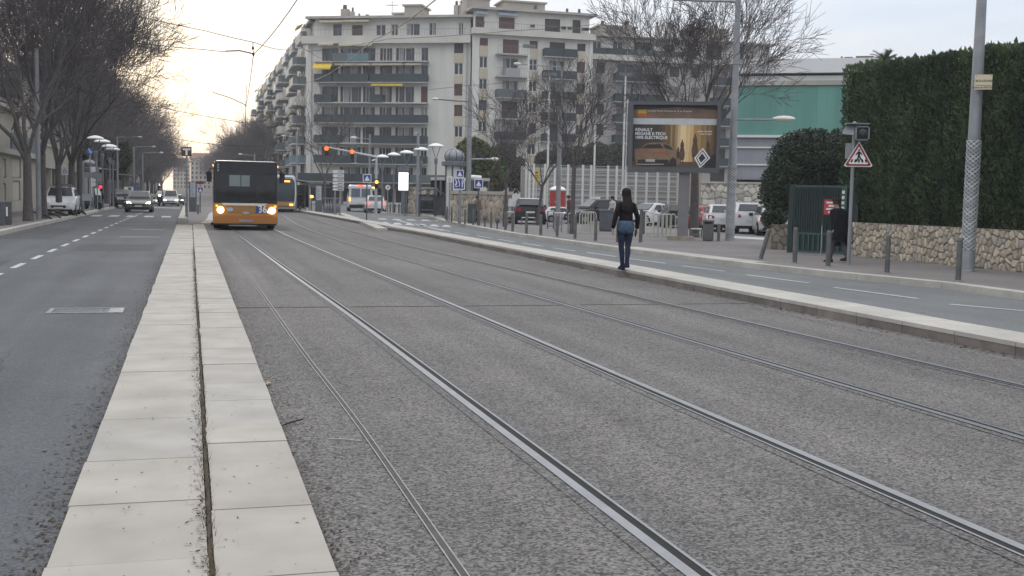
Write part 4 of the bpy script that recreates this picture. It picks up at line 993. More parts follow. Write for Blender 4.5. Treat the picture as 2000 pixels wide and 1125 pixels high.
car('white hatchback with glowing brake lamps beside the white van', 732, 415.5, pi-.12, Pw, 'hatch', 40, None, -.02, rear='on')
# white van
p = G(702, 412.5, -.02); t = thing('delivery_van', 'white van with tall rear windows waiting at the red light', 'van', (p.x, p.y, -.02), pi-.1); t.scale = (46*mpp(p)/1.9,)*3
m = MB(); rr = []
for y_, zt, a, b in ((-2.5, .9, .86, .3), (-2.35, 1.1, .95, .25), (-1.6, 1.25, 1, .25), (-1.0, 2.02, .93, .25), (-.3, 2.12, .93, .25), (2.1, 2.10, .93, .25), (2.25, 2.0, .91, .28)):
    x = .95; rr.append([(q*x, y_, z) for q, z in ((.93, b), (1, b+.15), (1, min(1.1, zt*.8)), (a, zt-.12), (a*.88, zt))]+[(-q*x, y_, z) for q, z in ((a*.88, zt), (a, zt-.12), (1, min(1.1, zt*.8)), (1, b+.15), (.93, b))])
m.loft(rr); m.build('body', Pw, t, 30)
for x0, x1 in ((-.74, -.06), (.06, .74)): m = MB(); m.box(x0, x1, 2.24, 2.30, 1.15, 1.82); m.build('rear_window', mat('grey van glass', (.11, .14, .17), .1), t)
for s in (-1, 1):
    m = MB(); m.box(s*.93-.03, s*.93+.03, .2, 1.9, 1.2, 1.8); m.build('side_window', W['glassd'], t)
    m = MB(); m.box(s*.86-.05, s*.86+.05, 2.2, 2.29, .8, 1.12); m.build('tail_light', W['amber'] if s > 0 else W['tail'], t)
    for y_ in (-1.6, 1.4): wheel(t, s*.86, y_, .32)
m = MB(); m.box(-.2, .2, 2.22, 2.29, 1.98, 2.1); m.build('high_brake_light', W['brake'], t)
m = MB(); m.box(-.9, .9, 2.2, 2.36, .3, .55); m.build('rear_bumper', W['black'], t)
m = MB(); m.box(-.25, .25, 2.33, 2.375, .62, .74); m.build('number_plate', W['plate'], t)

# --- the orange city bus, front faces us
BP = (G(420, 450)+G(538, 450))/2; q_ = mpp(BP); bx = lambda px: (px-478.7)*q_; bz = lambda py: (450.3-py)*q_
bus = thing('city_bus', 'orange city bus with black windscreen mask and lit headlamps on the tram lane', 'bus', (BP.x, BP.y, 0), face_rz(BP)*.35)
Mor = paint('bus orange', (.46, .205, .035)); Mor2 = paint('bus lower orange', (.36, .140, .028)); Mmask = mat('bus mask black', (.008, .009, .012), .18, 0, .2, 2, spec=.6)
hw = bx(540); zt = bz(315); zl = bz(437)
def rrect(x, z0, z1, r, y, n=4):
    pts = []
    for cx, cz, a0 in ((x-r, z1-r, 0), (-x+r, z1-r, pi/2)):
        pts += [(cx+r*cos(a0+pi/2*i/n), y, cz+r*sin(a0+pi/2*i/n)) for i in range(n+1)]
    return pts+[(-x, y, z0), (x, y, z0)]
m = MB(); m.loft([rrect(hw*.99, zl, zt-.03, .22, .10), rrect(hw, zl, zt, .2, .3), rrect(hw, zl, zt, .2, 10.6), rrect(hw*.97, zl, zt-.05, .2, 10.8)], False); m.face(range(len(m.v)-len(rrect(1, 0, 1, .1, 0)), len(m.v)))
m.build('body', paint('bus pale side', (.45, .44, .42)), bus, 35)
m = MB()
def edge(z): return hw*(.985 if z > 1.2 else 1.)
wz0, wz1 = bz(394), bz(341); wx = hw*.93
wall_holes(m, -hw*.985, hw*.985, bz(398), bz(322), [(-wx, wx, wz0, wz1)], .1)
m.loft([[(x, y, z) for x, z in ((-hw*.985, bz(322)), (hw*.985, bz(322)), (hw*.93, bz(317)), (-hw*.93, bz(317)))] for y in (0, .12)])
m.box(-hw*.985, -hw*.983, 0, .13, bz(398), bz(322)); m.box(hw*.983, hw*.985, 0, .13, bz(398), bz(322)); m.build('front_mask', Mmask, bus)
gm, gn, gb = nodes('clear windscreen'); tr = gn.nodes.new('ShaderNodeBsdfTransparent'); gl = gn.nodes.new('ShaderNodeBsdfGlossy'); mx = gn.nodes.new('ShaderNodeMixShader'); tr.inputs[0].default_value = (.50, .56, .57, 1); gl.inputs['Roughness'].default_value = .03; mx.inputs[0].default_value = .07
gn.links.new(tr.outputs[0], mx.inputs[1]); gn.links.new(gl.outputs[0], mx.inputs[2]); gn.links.new(mx.outputs[0], gn.nodes['Material Output'].inputs[0])
m = MB(); m.loft([[(-wx, .03, z), (-wx*.5, -.015+.03, z), (wx*.5, -.015+.03, z), (wx, .03, z)] for z in (wz0, wz1)], False, False); m.build('windscreen', gm, bus)
m = MB(); m.box(-wx, wx, .01, .06, wz1+.03, wz1+.40); m.build('destination_display', mat('unlit display', (.022, .030, .042), .2), bus)
# cabin seen through the windscreen
m = MB(); m.box(-hw+.05, hw-.05, 5.4, 5.5, wz0-.6, zt-.1); m.box(-hw+.04, -hw+.06, .15, 5.4, wz0-.6, zt-.1); m.box(hw-.06, hw-.04, .15, 5.4, wz0-.6, zt-.1); m.box(-hw, hw, .15, 5.4, zt-.16, zt-.1); m.box(-hw, hw, .12, 5.4, wz0-.62, wz0-.58)
m.build('cabin', mat('bus cabin', (.014, .017, .020), .9, spec=.1), bus)
m = MB(); m.box(-wx, wx, .12, .55, wz0-.3, wz0+.16); m.box(bx(500), bx(512), .5, .75, wz0, wz0+.62); m.box(bx(428), bx(440), 1.2, 1.5, wz0, wz0+.5); m.box(bx(470), bx(471.5), 1., 1.04, wz0, wz1); m.build('dashboard', W['black'], bus)
m = MB(); m.box(bx(452), bx(495), 5.3, 5.38, bz(364), bz(340)); m.build('reflection_panel', mat('painted windscreen reflection', (.55, .60, .60), .4, emit=.30), bus)  # pale glowing panel stands in for the reflection in the windscreen
# orange front
m = MB(); m.loft([rr_ for rr_ in ([(x, y, z) for x, z in ((-hw, bz(398)), (-hw*.995, bz(425)), (hw*.995, bz(425)), (hw, bz(398)))] for y in (-.03, .12))]); m.build('front_panel', Mor, bus)
m = MB(); m.loft([[(x*hw, -.10 if 0 else y, z) for x, z in ((-.99, bz(437)), (.99, bz(437)), (1., bz(425)), (.78, bz(421)), (-.78, bz(421)), (-1., bz(425)))] for y in (-.08, .12)]); m.build('bumper', Mor2, bus)
m = MB(); m.box(bx(448), bx(510), -.05, -.032, bz(416), bz(405)); m.build('front_hatch', mat('bus hatch ochre', (.28, .15, .045), .4), bus)
m = MB(); m.loft([[(bx(x), -.06, bz(y)) for x, y in ((432, 397.5), (520, 397.5), (514, 402), (438, 402))], [(bx(x), -.03, bz(y)) for x, y in ((432, 397.5), (520, 397.5), (514, 402), (438, 402))]]); m.build('white_trim', W['cream'], bus)
for x, lb in ((431, 0), (529, 1)):
    m = MB(); m.T = Matrix.Translation((bx(x), -.05, bz(411))) @ Matrix.Rotation(pi/2, 4, 'X'); m.lathe([(.13, -.02), (.125, .02), (.06, .04)], 16); m.build('headlight', W['headon'], bus)
    m = MB(); m.cb(bx(424 if x < 478 else 535), -.04, bz(403), .07, .03, .06); m.build('indicator', W['amber'], bus)
m = MB(); m.T = Matrix.Translation((bx(522.3), -.05, bz(413.5))) @ Matrix.Rotation(pi/2, 4, 'X'); m.lathe([(.038, -.02), (.03, .02)], 12); m.build('headlight', W['headon'], bus)
m = MB(); m.box(bx(466), bx(492), -.10, -.082, bz(434), bz(428.5)); o = m.build('number_plate', mat('dim plate', (.22, .22, .22), .5), bus)
m = MB(); m.box(bx(498), bx(519), -.066, -.051, bz(416), bz(402.5)); o = m.build('route_plate', mat('route plate', (.10, .10, .10), .4), bus)
m = MB(); m.box(bx(498.5), bx(503.5), -.072, -.067, bz(415.5), bz(404)); m.build('route_colour', W['blue'], o)
m = MB(); put_text(m, '36', .40, (bx(510.6), -.071, bz(409.3)), .006, sx=.9); m.build('route_number', W['white'], o)
m = MB(); m.T = Matrix.Translation((bx(449), -.056, bz(410))) @ Matrix.Diagonal((1.5, 1, 1, 1)).to_4x4() @ Matrix.Rotation(pi/2, 4, 'X'); m.lathe([(.085, -.02), (.08, .006)], 14); m.build('emblem', mat('pale blue emblem', (.35, .42, .5), .4), bus)
m = MB(); m.T = Matrix.Translation((bx(479), -.05, bz(416.5))) @ Matrix.Diagonal((2.2, 1, .8, 1)).to_4x4() @ Matrix.Rotation(pi/2, 4, 'X'); m.lathe([(.075, -.02), (.06, .012)], 12); m.build('emblem', W['rim'], bus)
m = MB()
for i, ch in enumerate((4, 3, 3)): m.box(bx(425.5), bx(428), -.008, -.003, bz(322+i*5.2+3.6), bz(322+i*5.2))
m.build('mask_lettering', W['galv'], bus)
m = MB(); m.box(-hw*.96, hw*.96, .05, 10.5, .2, zl+.03); m.build('underframe', W['black'], bus)
m = MB(); m.box(bx(447), bx(500), -.03, .03, bz(442), bz(439.5)); m.build('tow_bar', W['galv'], bus)
for s in (-1, 1):
    for y_ in (2.3, 7.9): wheel(bus, s*(hw-.16), y_, .44, .28)
    m = MB(); x = s*(hw-.02); m.tube([(x*.95, .02, bz(333)), (x*1.08, -.12, bz(331)), (x*1.16, -.15, bz(338))], .022, 6); m.loft([[(s*(hw+a), y, z) for a, z in ((.04, bz(357)), (.24, bz(357)), (.27, bz(338)), (.06, bz(338)))] for y in (-.2, -.08)]); m.build('mirror', W['black'], bus)
    m = MB(); m.box(s*hw-.012, s*hw+.012, .5, 10.4, bz(392), bz(340)); m.build('side_window', W['glassd'], bus)
    m = MB(); m.box(s*(hw-.02)-.04, s*(hw-.02)+.04, .12, .2, bz(327), bz(323)); m.build('marker_light', W['amber'], bus)
for a, b, c, d in ((432, 392, 458, 386), (482, 392, 512, 387)): m = MB(); m.tube([(bx(a), -.03, bz(b)), (bx(c), -.035, bz(d))], .012, 5); m.build('wiper', W['black'], bus)

# --- tram standing at the far platform
yt = 86.; tp = A(559, 414, yt); tw = 2.25; q2 = mpp(tp); xr = A(579, 380, yt).x
tram = thing('tram', 'grey and white tram with yellow nose standing at the far stop behind the bus', 'tram', (xr-tw/2, yt, 0), -.035)
tz = lambda py: A(575, py, yt).z
m = MB(); m.loft([rrect(tw*.40, .25, tz(348), .3, -.35), rrect(tw*.48, .22, tz(344), .3, .1), rrect(tw*.5, .22, tz(342), .28, .9), rrect(tw*.5, .22, tz(342), .28, 28)]); m.build('body', paint('tram grey', (.30, .30, .31)), tram, 40)
m = MB(); m.loft([rrect(tw*.415, tz(393), tz(350), .25, -.42), rrect(tw*.44, tz(393), tz(349), .25, -.1)]); m.build('windscreen', glass('tram glass', (.035, .05, .06)), tram)
m = MB(); m.tube([(tw*.42, -.32, .5), (tw*.46, -.25, tz(380)), (tw*.45, -.25, tz(356)), (tw*.36, -.28, tz(346)), (-tw*.36, -.28, tz(346)), (-tw*.45, -.25, tz(356)), (-tw*.46, -.25, tz(380))], .055, 6); m.build('nose_arch', W['white'], tram)
m = MB(); m.box(-tw*.4, tw*.4, -.46, -.3, tz(402), tz(395.5)); m.build('nose_band', mat('tram yellow', (.42, .22, .03), .4), tram)
m = MB(); m.box(-.1, .62, -.47, -.425, tz(356), tz(353)); m.build('destination_display', W['amber'], tram)
for s in (-1, 1): m = MB(); m.cb(s*tw*.32, -.48, tz(400), .26, .05, .16); m.build('headlight', W['amber'], tram)
for s in (-1, 1): m = MB(); m.box(s*tw*.5-.01, s*tw*.5+.01, 1, 27, 1.0, tz(352)); m.build('side_window', W['glassd'], tram)
m = MB(); m.box(-tw*.42, tw*.42, -.2, 27.5, .05, .22); m.build('underframe', W['black'], tram)
m = MB(); m.tube([(0, 8, tz(342)), (0, 9.2, tz(342)+.9), (0, 8, tz(342)+1.8)], .04, 5); m.box(-.7, .7, 7.9, 8.1, tz(342)+1.8, tz(342)+1.86); m.build('pantograph', W['dgrey'], tram)

# --- two-wheelers
def moped(label, px, py, rz, body, h=.1, s=1.):
    p = G(px, py, h); t = thing('motor_scooter', label, 'scooter', (p.x, p.y, h), rz); t.scale = (s,)*3
    for y_ in (-.6, .62):
        m = MB(); m.T = Matrix.Translation((0, y_, .25)) @ Matrix.Rotation(pi/2, 4, 'Y'); m.lathe([(.12, -.05), (.24, -.05), (.25, 0), (.24, .05), (.12, .05)], 14); m.build('wheel', W['rubber'], t)
    m = MB(); m.loft([[(-.16, .75, .5), (.16, .75, .5), (.14, .75, .72), (-.14, .75, .72)], [(-.2, .2, .32), (.2, .2, .32), (.17, .2, .7), (-.17, .2, .7)], [(-.2, -.2, .28), (.2, -.2, .28), (.2, -.2, .36), (-.2, -.2, .36)], [(-.22, -.42, .35), (.22, -.42, .35), (.2, -.5, .95), (-.2, -.5, .95)]]); m.build('body', body, t)
    m = MB(); m.loft([[(-.15, .8, .73), (.15, .8, .73), (.13, .8, .8), (-.13, .8, .8)], [(-.17, .1, .71), (.17, .1, .71), (.14, .1, .79), (-.14, .1, .79)]]); m.build('seat', W['black'], t)
    m = MB(); m.tube([(-.32, -.4, 1.0), (0, -.48, 1.02), (.32, -.4, 1.0)], .02, 6); m.tube([(0, -.48, 1.), (0, -.62, .3)], .03, 6); m.build('handlebar', W['dgrey'], t)
    m = MB(); m.loft([[(-.24, -.56, .95), (.24, -.56, .95), (.24, -.55, .95), (-.24, -.55, .95)], [(-.2, -.42, 1.4), (.2, -.42, 1.4), (.2, -.41, 1.4), (-.2, -.41, 1.4)]]); m.build('windshield', mat('scooter screen', (.5, .52, .53), .2), t)
    return t
moped('white motor scooter with tall screen parked left of the black hatchback', 1000, 436, -.3, Pw, .1, .95)
moped('dark motor scooter leaning at the foot of the left ad column', 181, 409, .8, Pd, .12, 1.)
# ------------------------------------------------------------------ street furniture
class Sp:
    """a standing spot: ground point under a surveyed foot, local metres from there"""
    def __init__(s, px, py, h=.1, top=None):
        s.px, s.h = px, h; s.p = G(px, py, h); s.k = mpp(s.p)
    def z(s, py): return A(s.px, py, s.p.y).z-s.h
    def x(s, px): return (px-s.px)*s.k
    def thing(s, name, label, cat, group=None, rz=None):
        s.rz = face_rz(s.p) if rz is None else rz
        return thing(name, label, cat, (s.p.x, s.p.y, s.h), s.rz, group)
Z3 = lambda r0, r1, h, n=10: (lambda m: (m.cyl((0, 0, 0), (0, 0, h), r0, r1, n), m)[1])(MB())
# bollards
def bollard(label, px, py, top, lean=0., r=.055, grp='grey steel bollards along the right pavement edge', h=.1):
    s = Sp(px, py, h); H = s.z(top); t = s.thing('bollard', label, 'bollard', grp); t.rotation_euler.y = lean
    m = MB(); m.lathe([(r, 0), (r, H-.10), (r*.86, H-.095), (r*.86, H-.075), (r, H-.07), (r, H-.02), (r*.7, H)], 14); m.build('post', W['post'], t, 40)
    m = MB(); m.lathe([(r*1.7, 0.0), (r*1.6, .012), (r, .02)], 14); m.build('base_plate', W['mgrey'], t)
bollard('grey bollard standing right beside the meshed lamp post on the right', 1871, 549, 464)
bollard('grey bollard in front of the middle of the tan stone wall', 1732, 534, 458)
bollard('grey bollard in front of the man in the black coat', 1617, 521, 450)
bollard('grey bollard in front of the left end of the green gate', 1552, 514, 444)
bollard('grey bollard knocked over to a slant beside the stone pillar', 1485, 507, 445, .24)
bollard('short grey bollard between litter bin and meshed lamp post', 1403, 472, 437)
bollard('grey bollard just right of the walking woman', 1251, 474, 408, 0, .06)
bollard('grey bollard behind the walking woman at her left hip', 1206, 474, 425)
for px, py, tp in ((1163, 471, 425), (1123, 467, 420), (1088, 463, 421), (1056, 460, 419), (1028, 457, 416), (1001, 453, 416), (987, 450.5, 415)):
    bollard('grey bollard in the even row before the black hatchback and steel post', px, py, tp)
for px, py, tp in ((924, 440, 408), (936, 441.5, 409), (959, 446, 413), (896, 437, 407), (908, 438.5, 408), (882, 434.5, 404), (873, 432, 403)):
    bollard('slim far bollard in the close-set row before the ad column', px, py, tp, 0, .045)
for px, py, tp in ((762, 415.5, 397), (771, 416, 398), (779, 416.5, 398), (806, 417, 399), (784, 417, 398)):
    bollard('small far bollard in the row before the dark shop windows', px, py, tp, 0, .06)
for px, py, tp, lb in ((947, 443.5, 419, 'black ball-headed post just right of the brown-coated woman'), (971, 447.5, 423, 'black ball-headed post between two slim bollards')):
    s = Sp(px, py); t = s.thing('ball_post', lb, 'post'); H = s.z(tp)
    Z3(.035, .035, H*.5, 8).build('post', W['dgrey'], t); m = MB(); m.ell((0, 0, H*.74), (.12, .12, H*.27), 10, 7); m.build('ball_head', W['dgrey'], t, 40)

# lamp posts
def meshsleeve(t, r, z0, z1, m_):
    """expanded-metal sleeve: two crossing sets of flat helices"""
    m = MB(); n = 8; turns = (z1-z0)/(r*2*pi)*1.25
    for sg in (1, -1):
        for k in range(n):
            P = []
            K = 90
            for i in range(K+1):
                f = i/K; a = sg*2*pi*turns*f+2*pi*k/n; P.append((r*cos(a), r*sin(a), z0+(z1-z0)*f))
            m.tube(P, .0115, 4)
    m.build('mesh_sleeve', m_, t)
sleeve = mat('bright sleeve metal', (.46, .47, .48), .45, .35, .1, 5)
s = Sp(1889, 530); t = s.thing('lamp_post', 'tall tapered grey lamp post with diamond mesh sleeve and street plate', 'lamp post'); k = s.k
m = MB(); m.lathe([(.17, 0), (.17, .02), (13.3*k, .03), (13.3*k, s.z(490)), (12.4*k, s.z(488)), (11.5*k, s.z(272)), (11.8*k, s.z(270)), (11.5*k, s.z(262)), (10.2*k, s.z(90)), (7.6*k, s.z(-230)), (6.5*k, s.z(-330))], 22); m.build('pole', W['galv'], t, 40)
meshsleeve(t, 13.0*k, s.z(488), s.z(274), sleeve)
m = MB(); m.tube([(0, 0, s.z(-325)), (-.15, 0, s.z(-340)), (-1.8, .2, s.z(-345))], .05, 8); m.loft([[(x, .2+y, z) for x, y, z in ((-1.6, -.12, s.z(-345)), (-2.5, -.1, s.z(-345)), (-2.5, .1, s.z(-345)), (-1.6, .12, s.z(-345)))], [(x, .2+y, s.z(-345)+.1) for x, y in ((-1.6, -.08), (-2.4, -.06), (-2.4, .06), (-1.6, .08))]]); m.build('lamp_arm', W['galv'], t)
o = thing('street_sign', 'cream street name plate fixed to the right-hand lamp post', 'sign', (s.p.x, s.p.y, s.h), s.rz+.12)
x0, x1, z0, z1 = s.x(1897-13.5)-.02, s.x(1897+16), s.z(176), s.z(147); cx = (x0+x1)/2
m = MB(); m.box(x0, x1, -.26, -.235, z0, z1); m.build('plate', mat('cream enamel', (.60, .52, .36), .4, 0, .05, 6), o)
m = MB(); put_text(m, '1 BOULEVARD', .066, (cx, -.262, z1-.14), .0015); put_text(m, 'Comte de FALICON', .060, (cx, -.262, z1-.28), .0015, sx=.86); m.box(cx-.16, cx+.16, -.262, -.2605, z0+.085, z0+.095)
for a in (x0+.03, x1-.03):
    for b in (z0+.03, z1-.03): m.box(a-.007, a+.007, -.264, -.2605, b-.007, b+.007)
m.build('lettering', mat('sign black ink', (.04, .035, .03), .6), o)
m = MB(); m.box(x0+.2, x1-.2, -.2345, -.1, z0+.05, z0+.09); m.box(x0+.2, x1-.2, -.2345, -.1, z1-.09, z1-.05); m.build('bracket', W['galv'], o)
s = Sp(1425, 470); t = s.thing('lamp_post', 'grey lamp post with mesh sleeve and two arms behind the billboard edge', 'lamp post'); k = s.k
m = MB(); m.lathe([(9*k, 0), (8.6*k, s.z(458)), (8.1*k, s.z(322)), (7.6*k, s.z(316)), (5.2*k, s.z(2)), (5.2*k, s.z(-6))], 16); m.build('pole', W['galv'], t, 40)
meshsleeve(t, 8.6*k, s.z(456), s.z(324), sleeve)
a = s.x(1425)
m = MB(); m.tube([(0, 0, s.z(8)), (-.1, 0, s.z(2)), (-.3, 0, s.z(1)), (s.x(1300), .1, s.z(-4))], [.11, .07, .05, .035], 8); m.build('lamp_arm', W['galv'], t, 40)
m = MB(); m.tube([(0, 0, s.z(233)), (s.x(1498), 0, s.z(233))], .035, 8); o = m.build('lamp_arm', W['galv'], t)
m = MB(); m.ell((s.x(1519), 0, s.z(231)), (22*k, .16, 6*k), 12, 6); m.build('lamp_head', W['cream'], o, 40)
def slim_lamp(label, px, base, top, arms, r=.07, h=.1, col='galv', name='lamp_post', cat='lamp post', grp=None):
    s = Sp(px, base, h); t = s.thing(name, label, cat, grp, 0.); Z3(r, r*.75, s.z(top), 10).build('pole', W[col], t, 40)
    for ax, ay, hd in arms:
        m = MB(); m.tube([(0, 0, s.z(ay)), (s.x(ax), 0, s.z(ay-2))], r*.4, 6); o = m.build('lamp_arm', W[col], t)
        if hd: m = MB(); m.ell((s.x(ax), 0, s.z(ay-2)), (hd*s.k, .14, hd*.38*s.k), 10, 6); m.build('lamp_head', W['cream'], o, 40)
    return s, t
slim_lamp('thick grey mast with two lamp arms beside the ad column', 914, 428, 168, ((846, 198, 7), (966, 311, 9)), .17)
slim_lamp('grey post at the car park corner with long high lamp arm', 1089, 442, 215, ((), )[:0], .13)
slim_lamp('grey lamp mast with flat arm above the white trees car park', 1091, 425, 130, ((1001, 131, 8),), .09)
slim_lamp('grey lamp mast behind the disc lamps with small head on top', 815, 420, 258, ((811, 262, 3),), .12)
slim_lamp('grey pole with lamp arm left of the disc lamps', 721, 408, 262, ((690, 272, 7),), .1)
slim_lamp('thick grey pole standing against the nearest left tree trunk', 76, 429.5, 95, (), .11, .12)
slim_lamp('slim pole with ringed shaft beyond the left disc lamps', 230, 402, 268, ((198, 332, 4), (272, 268, 4)), .1, .12)
slim_lamp('lamp pole with arm over the far left lane', 262, 399, 287, ((299, 287, 4), (236, 343, 2)), .09, .1)
slim_lamp('more distant lamp pole with faint arm over the left lane', 279, 397, 300, ((314, 299, 4),), .09, .1)
slim_lamp('far thin pole with lamp arm on the right of the tram stop', 497, 399, 300, ((470, 304, 4),), .09, .05)
slim_lamp('slim pole with arm before the corner block balconies', 579, 408, 258, ((553, 268, 4),), .1, .1)
slim_lamp('thin grey pole behind the blue round sign', 190, 405, 295, (), .06, .12)
slim_lamp('thin grey pole at the end of the left kerb', 150, 412, 345, (), .06, .12)
def disc_lamp(label, px, base, dy_, rpx, grp, h=.1):
    s = Sp(px, base, h); t = s.thing('disc_lamp', label, 'street lamp', grp); zt = s.z(dy_); R_ = rpx*s.k; zj = zt-R_*1.55
    Z3(.075, .055, zj, 10).build('pole', W['mgrey'], t, 40)
    m = MB()
    for a in range(4): an = pi/4+a*pi/2; m.tube([(0, 0, zj-.05), (R_*.72*cos(an), R_*.72*sin(an), zt-.02)], .022, 5)
    m.lathe([(.10, zj-.35), (.13, zj), (.05, zj+.05)], 10); m.build('strut', W['mgrey'], t)
    m = MB(); m.lathe([(R_*.2, zt-.05), (R_*.96, zt-.03), (R_, zt+.02), (R_*.86, zt+.10), (R_*.4, zt+.19), (.02, zt+.22)], 20); m.build('lamp_disc', W['white'], t, 40)
gl_ = 'disc-topped street lamps by the right crossing'
for px, base, d, r_, lb in ((850, 423, 286, 15.5, 'largest disc street lamp, rightmost and beside the ad column'), (821, 420, 293, 14.5, 'disc street lamp second from the ad column'), (793, 418, 299, 14, 'disc street lamp right behind the lit white advert'), (768, 416, 303, 12.5, 'disc street lamp left of the lit white advert'), (746, 414.5, 307, 12, 'disc street lamp closest to the traffic signal pole')): disc_lamp(lb, px, base, d, r_, gl_)
for px, base, d, r_, lb in ((188, 409, 271, 16, 'highest disc street lamp beside the left trees'), (201, 407.5, 277.5, 15.5, 'second highest disc street lamp beside the left trees'), (215, 405.5, 287, 15, 'third disc street lamp of the left group'), (221, 404, 292.5, 14, 'lowest disc street lamp of the left group')): disc_lamp(lb, px, base, d, r_, 'disc-topped street lamps by the left kerb', .12)

# billboard with a printed poster
s = Sp(1332, 469); k = s.k; bb = s.thing('billboard', 'grey framed roadside billboard with a car poster on one post', 'billboard', None, face_rz(s.p)*.95)
X, Z = s.x, s.z
Mbb = mat('billboard frame grey', (.095, .098, .107), .45, .2, .08, 4, dirt=.12)
m = MB(); m.box(X(1322), X(1343), -.16, .16, .10, Z(336)); m.build('post', mat('billboard post', (.20, .195, .20), .5, 0, .08, 3, dirt=.2), bb)
m = MB(); m.box(X(1303), X(1354), -.38, .42, 0, .15); m.build('plinth', mat('concrete plinth', (.30, .26, .21), .9, 0, .15, 5, .3, 20, dirt=.25), bb)
fx0, fx1, fz0, fz1 = X(1222), X(1398), Z(337), Z(199); px0, px1, pz0, pz1 = X(1231), X(1391), Z(327.5), Z(206)
m = MB(); m.box(fx0, px0, -.30, .26, fz0, fz1); m.box(px1, fx1, -.30, .26, fz0, fz1); m.box(px0, px1, -.30, .26, fz0, pz0); m.box(px0, px1, -.30, .26, pz1, fz1); m.box(px0, px1, -.02, .26, pz0, pz1); m.build('frame', Mbb, bb)
m = MB(); m.cyl((fx0-.055, -.15, fz0-.03), (fx0-.055, -.15, fz1+.06), .022, .022, 8); m.cyl((fx0-.055, .1, fz0-.03), (fx0-.055, .1, fz1+.06), .022, .022, 8); m.build('side_rail', Mfr, bb)
# poster printed picture (flat sheets, each a few mm proud of the one below)
pm_, pn, pb_ = nodes('poster print'); tc_ = pn.nodes.new('ShaderNodeTexCoord'); sp_ = pn.nodes.new('ShaderNodeSeparateXYZ'); pn.links.new(tc_.outputs['Object'], sp_.inputs[0])
mr = pn.nodes.new('ShaderNodeMapRange'); mr.inputs[1].default_value = px0; mr.inputs[2].default_value = px1; pn.links.new(sp_.outputs[0], mr.inputs[0])
nzp = pn.nodes.new('ShaderNodeTexNoise'); nzp.inputs['Scale'].default_value = 2.4; mpn = pn.nodes.new('ShaderNodeMapping'); mpn.inputs['Scale'].default_value = (4.5, 1, .12); pn.links.new(tc_.outputs['Object'], mpn.inputs[0]); pn.links.new(mpn.outputs[0], nzp.inputs[0])
add = pn.nodes.new('ShaderNodeMath'); add.operation = 'MULTIPLY_ADD'; add.inputs[1].default_value = .28; pn.links.new(nzp.outputs[0], add.inputs[0])
sb = pn.nodes.new('ShaderNodeMath'); sb.operation = 'SUBTRACT'; sb.inputs[1].default_value = .14; pn.links.new(mr.outputs[0], sb.inputs[0]); pn.links.new(sb.outputs[0], add.inputs[2])
rp_ = pn.nodes.new('ShaderNodeValToRGB'); e = rp_.color_ramp.elements
for i in range(4): e.new(.5)
for i, (p_, c_) in enumerate(((0, (.035, .03, .024)), (.30, (.045, .034, .024)), (.48, (.20, .11, .04)), (.61, (.78, .60, .32)), (.74, (.42, .24, .08)), (1, (.09, .05, .022)))): e[i].position = p_; e[i].color = (*c_, 1)
pn.links.new(add.outputs[0], rp_.inputs[0]); pn.links.new(rp_.outputs[0], pb_.inputs['Base Color']); pb_.inputs['Roughness'].default_value = .35
def psheet(name, polys, m_, y, par=bb):
    m = MB()
    for P in polys: m.extr([(X(a), y, Z(b)) for a, b in P], (0, .003, 0))
    return m.build(name, m_, par)
post_ = psheet('poster', [[(1229, 328.5), (1392, 328.5), (1392, 205), (1229, 205)]], pm_, -.03)
pk_ = mat('poster dark', (.022, .018, .015), .35); pg_ = mat('poster bronze', (.20, .13, .075), .35, 0, .25, 6); pt_ = mat('poster tan', (.15, .095, .06), .35, 0, .3, 3)
psheet('poster_header', [[(1231, 231), (1391, 231), (1391, 206), (1231, 206)]], mat('poster header', (.19, .115, .075), .35, 0, .3, 2.2), -.036, post_)
psheet('poster_sky', [[(1231, 215), (1270, 213), (1320, 209), (1391, 214), (1391, 206), (1231, 206)]], pk_, -.041, post_)
psheet('poster_band', [[(1231, 243.5), (1391, 243.5), (1391, 231.5), (1231, 231.5)]], mat('poster pale band', (.52, .54, .54), .4), -.036, post_)
psheet('poster_badge', [[(1239, 229), (1256, 229), (1256, 222), (1239, 222)]], mat('poster badge red', (.5, .10, .03), .4), -.046, post_); psheet('poster_badge', [[(1239, 222), (1256, 222), (1256, 215), (1239, 215)]], mat('poster badge yellow', (.6, .42, .03), .4), -.046, post_)
psheet('poster_floor', [[(1231, 327), (1391, 327), (1391, 316), (1231, 316)]], mat('poster floor', (.10, .065, .04), .35, 0, .3, 4), -.036, post_)
psheet('poster_car', [[(1234, 292), (1247, 291), (1256, 282), (1268, 279), (1290, 279), (1303, 283), (1315, 292), (1321, 300), (1324, 318), (1318, 325), (1240, 325), (1236, 312)]], pg_, -.041, post_)
psheet('poster_car_glass', [[(1248, 291), (1258, 283), (1284, 282), (1291, 290)], [(1294, 290), (1290, 282), (1300, 284), (1311, 294)]], pk_, -.046, post_)
psheet('poster_car_bumper', [[(1241, 325), (1242, 313), (1300, 312), (1306, 325)], [(1304, 325), (1303, 314), (1309, 307), (1316, 312), (1317, 325)]], pk_, -.046, post_)
psheet('poster_car_light', [[(1236, 297), (1298, 297), (1298, 299.5), (1236, 298.5)]], mat('poster lamp red', (.4, .06, .03), .3), -.046, post_)
psheet('poster_car_plate', [[(1257, 317), (1275, 317), (1275, 312), (1257, 312)], [(1240, 323), (1292, 322), (1292, 320.5), (1240, 321.5)]], mat('poster pale', (.42, .39, .34), .4), -.051, post_)
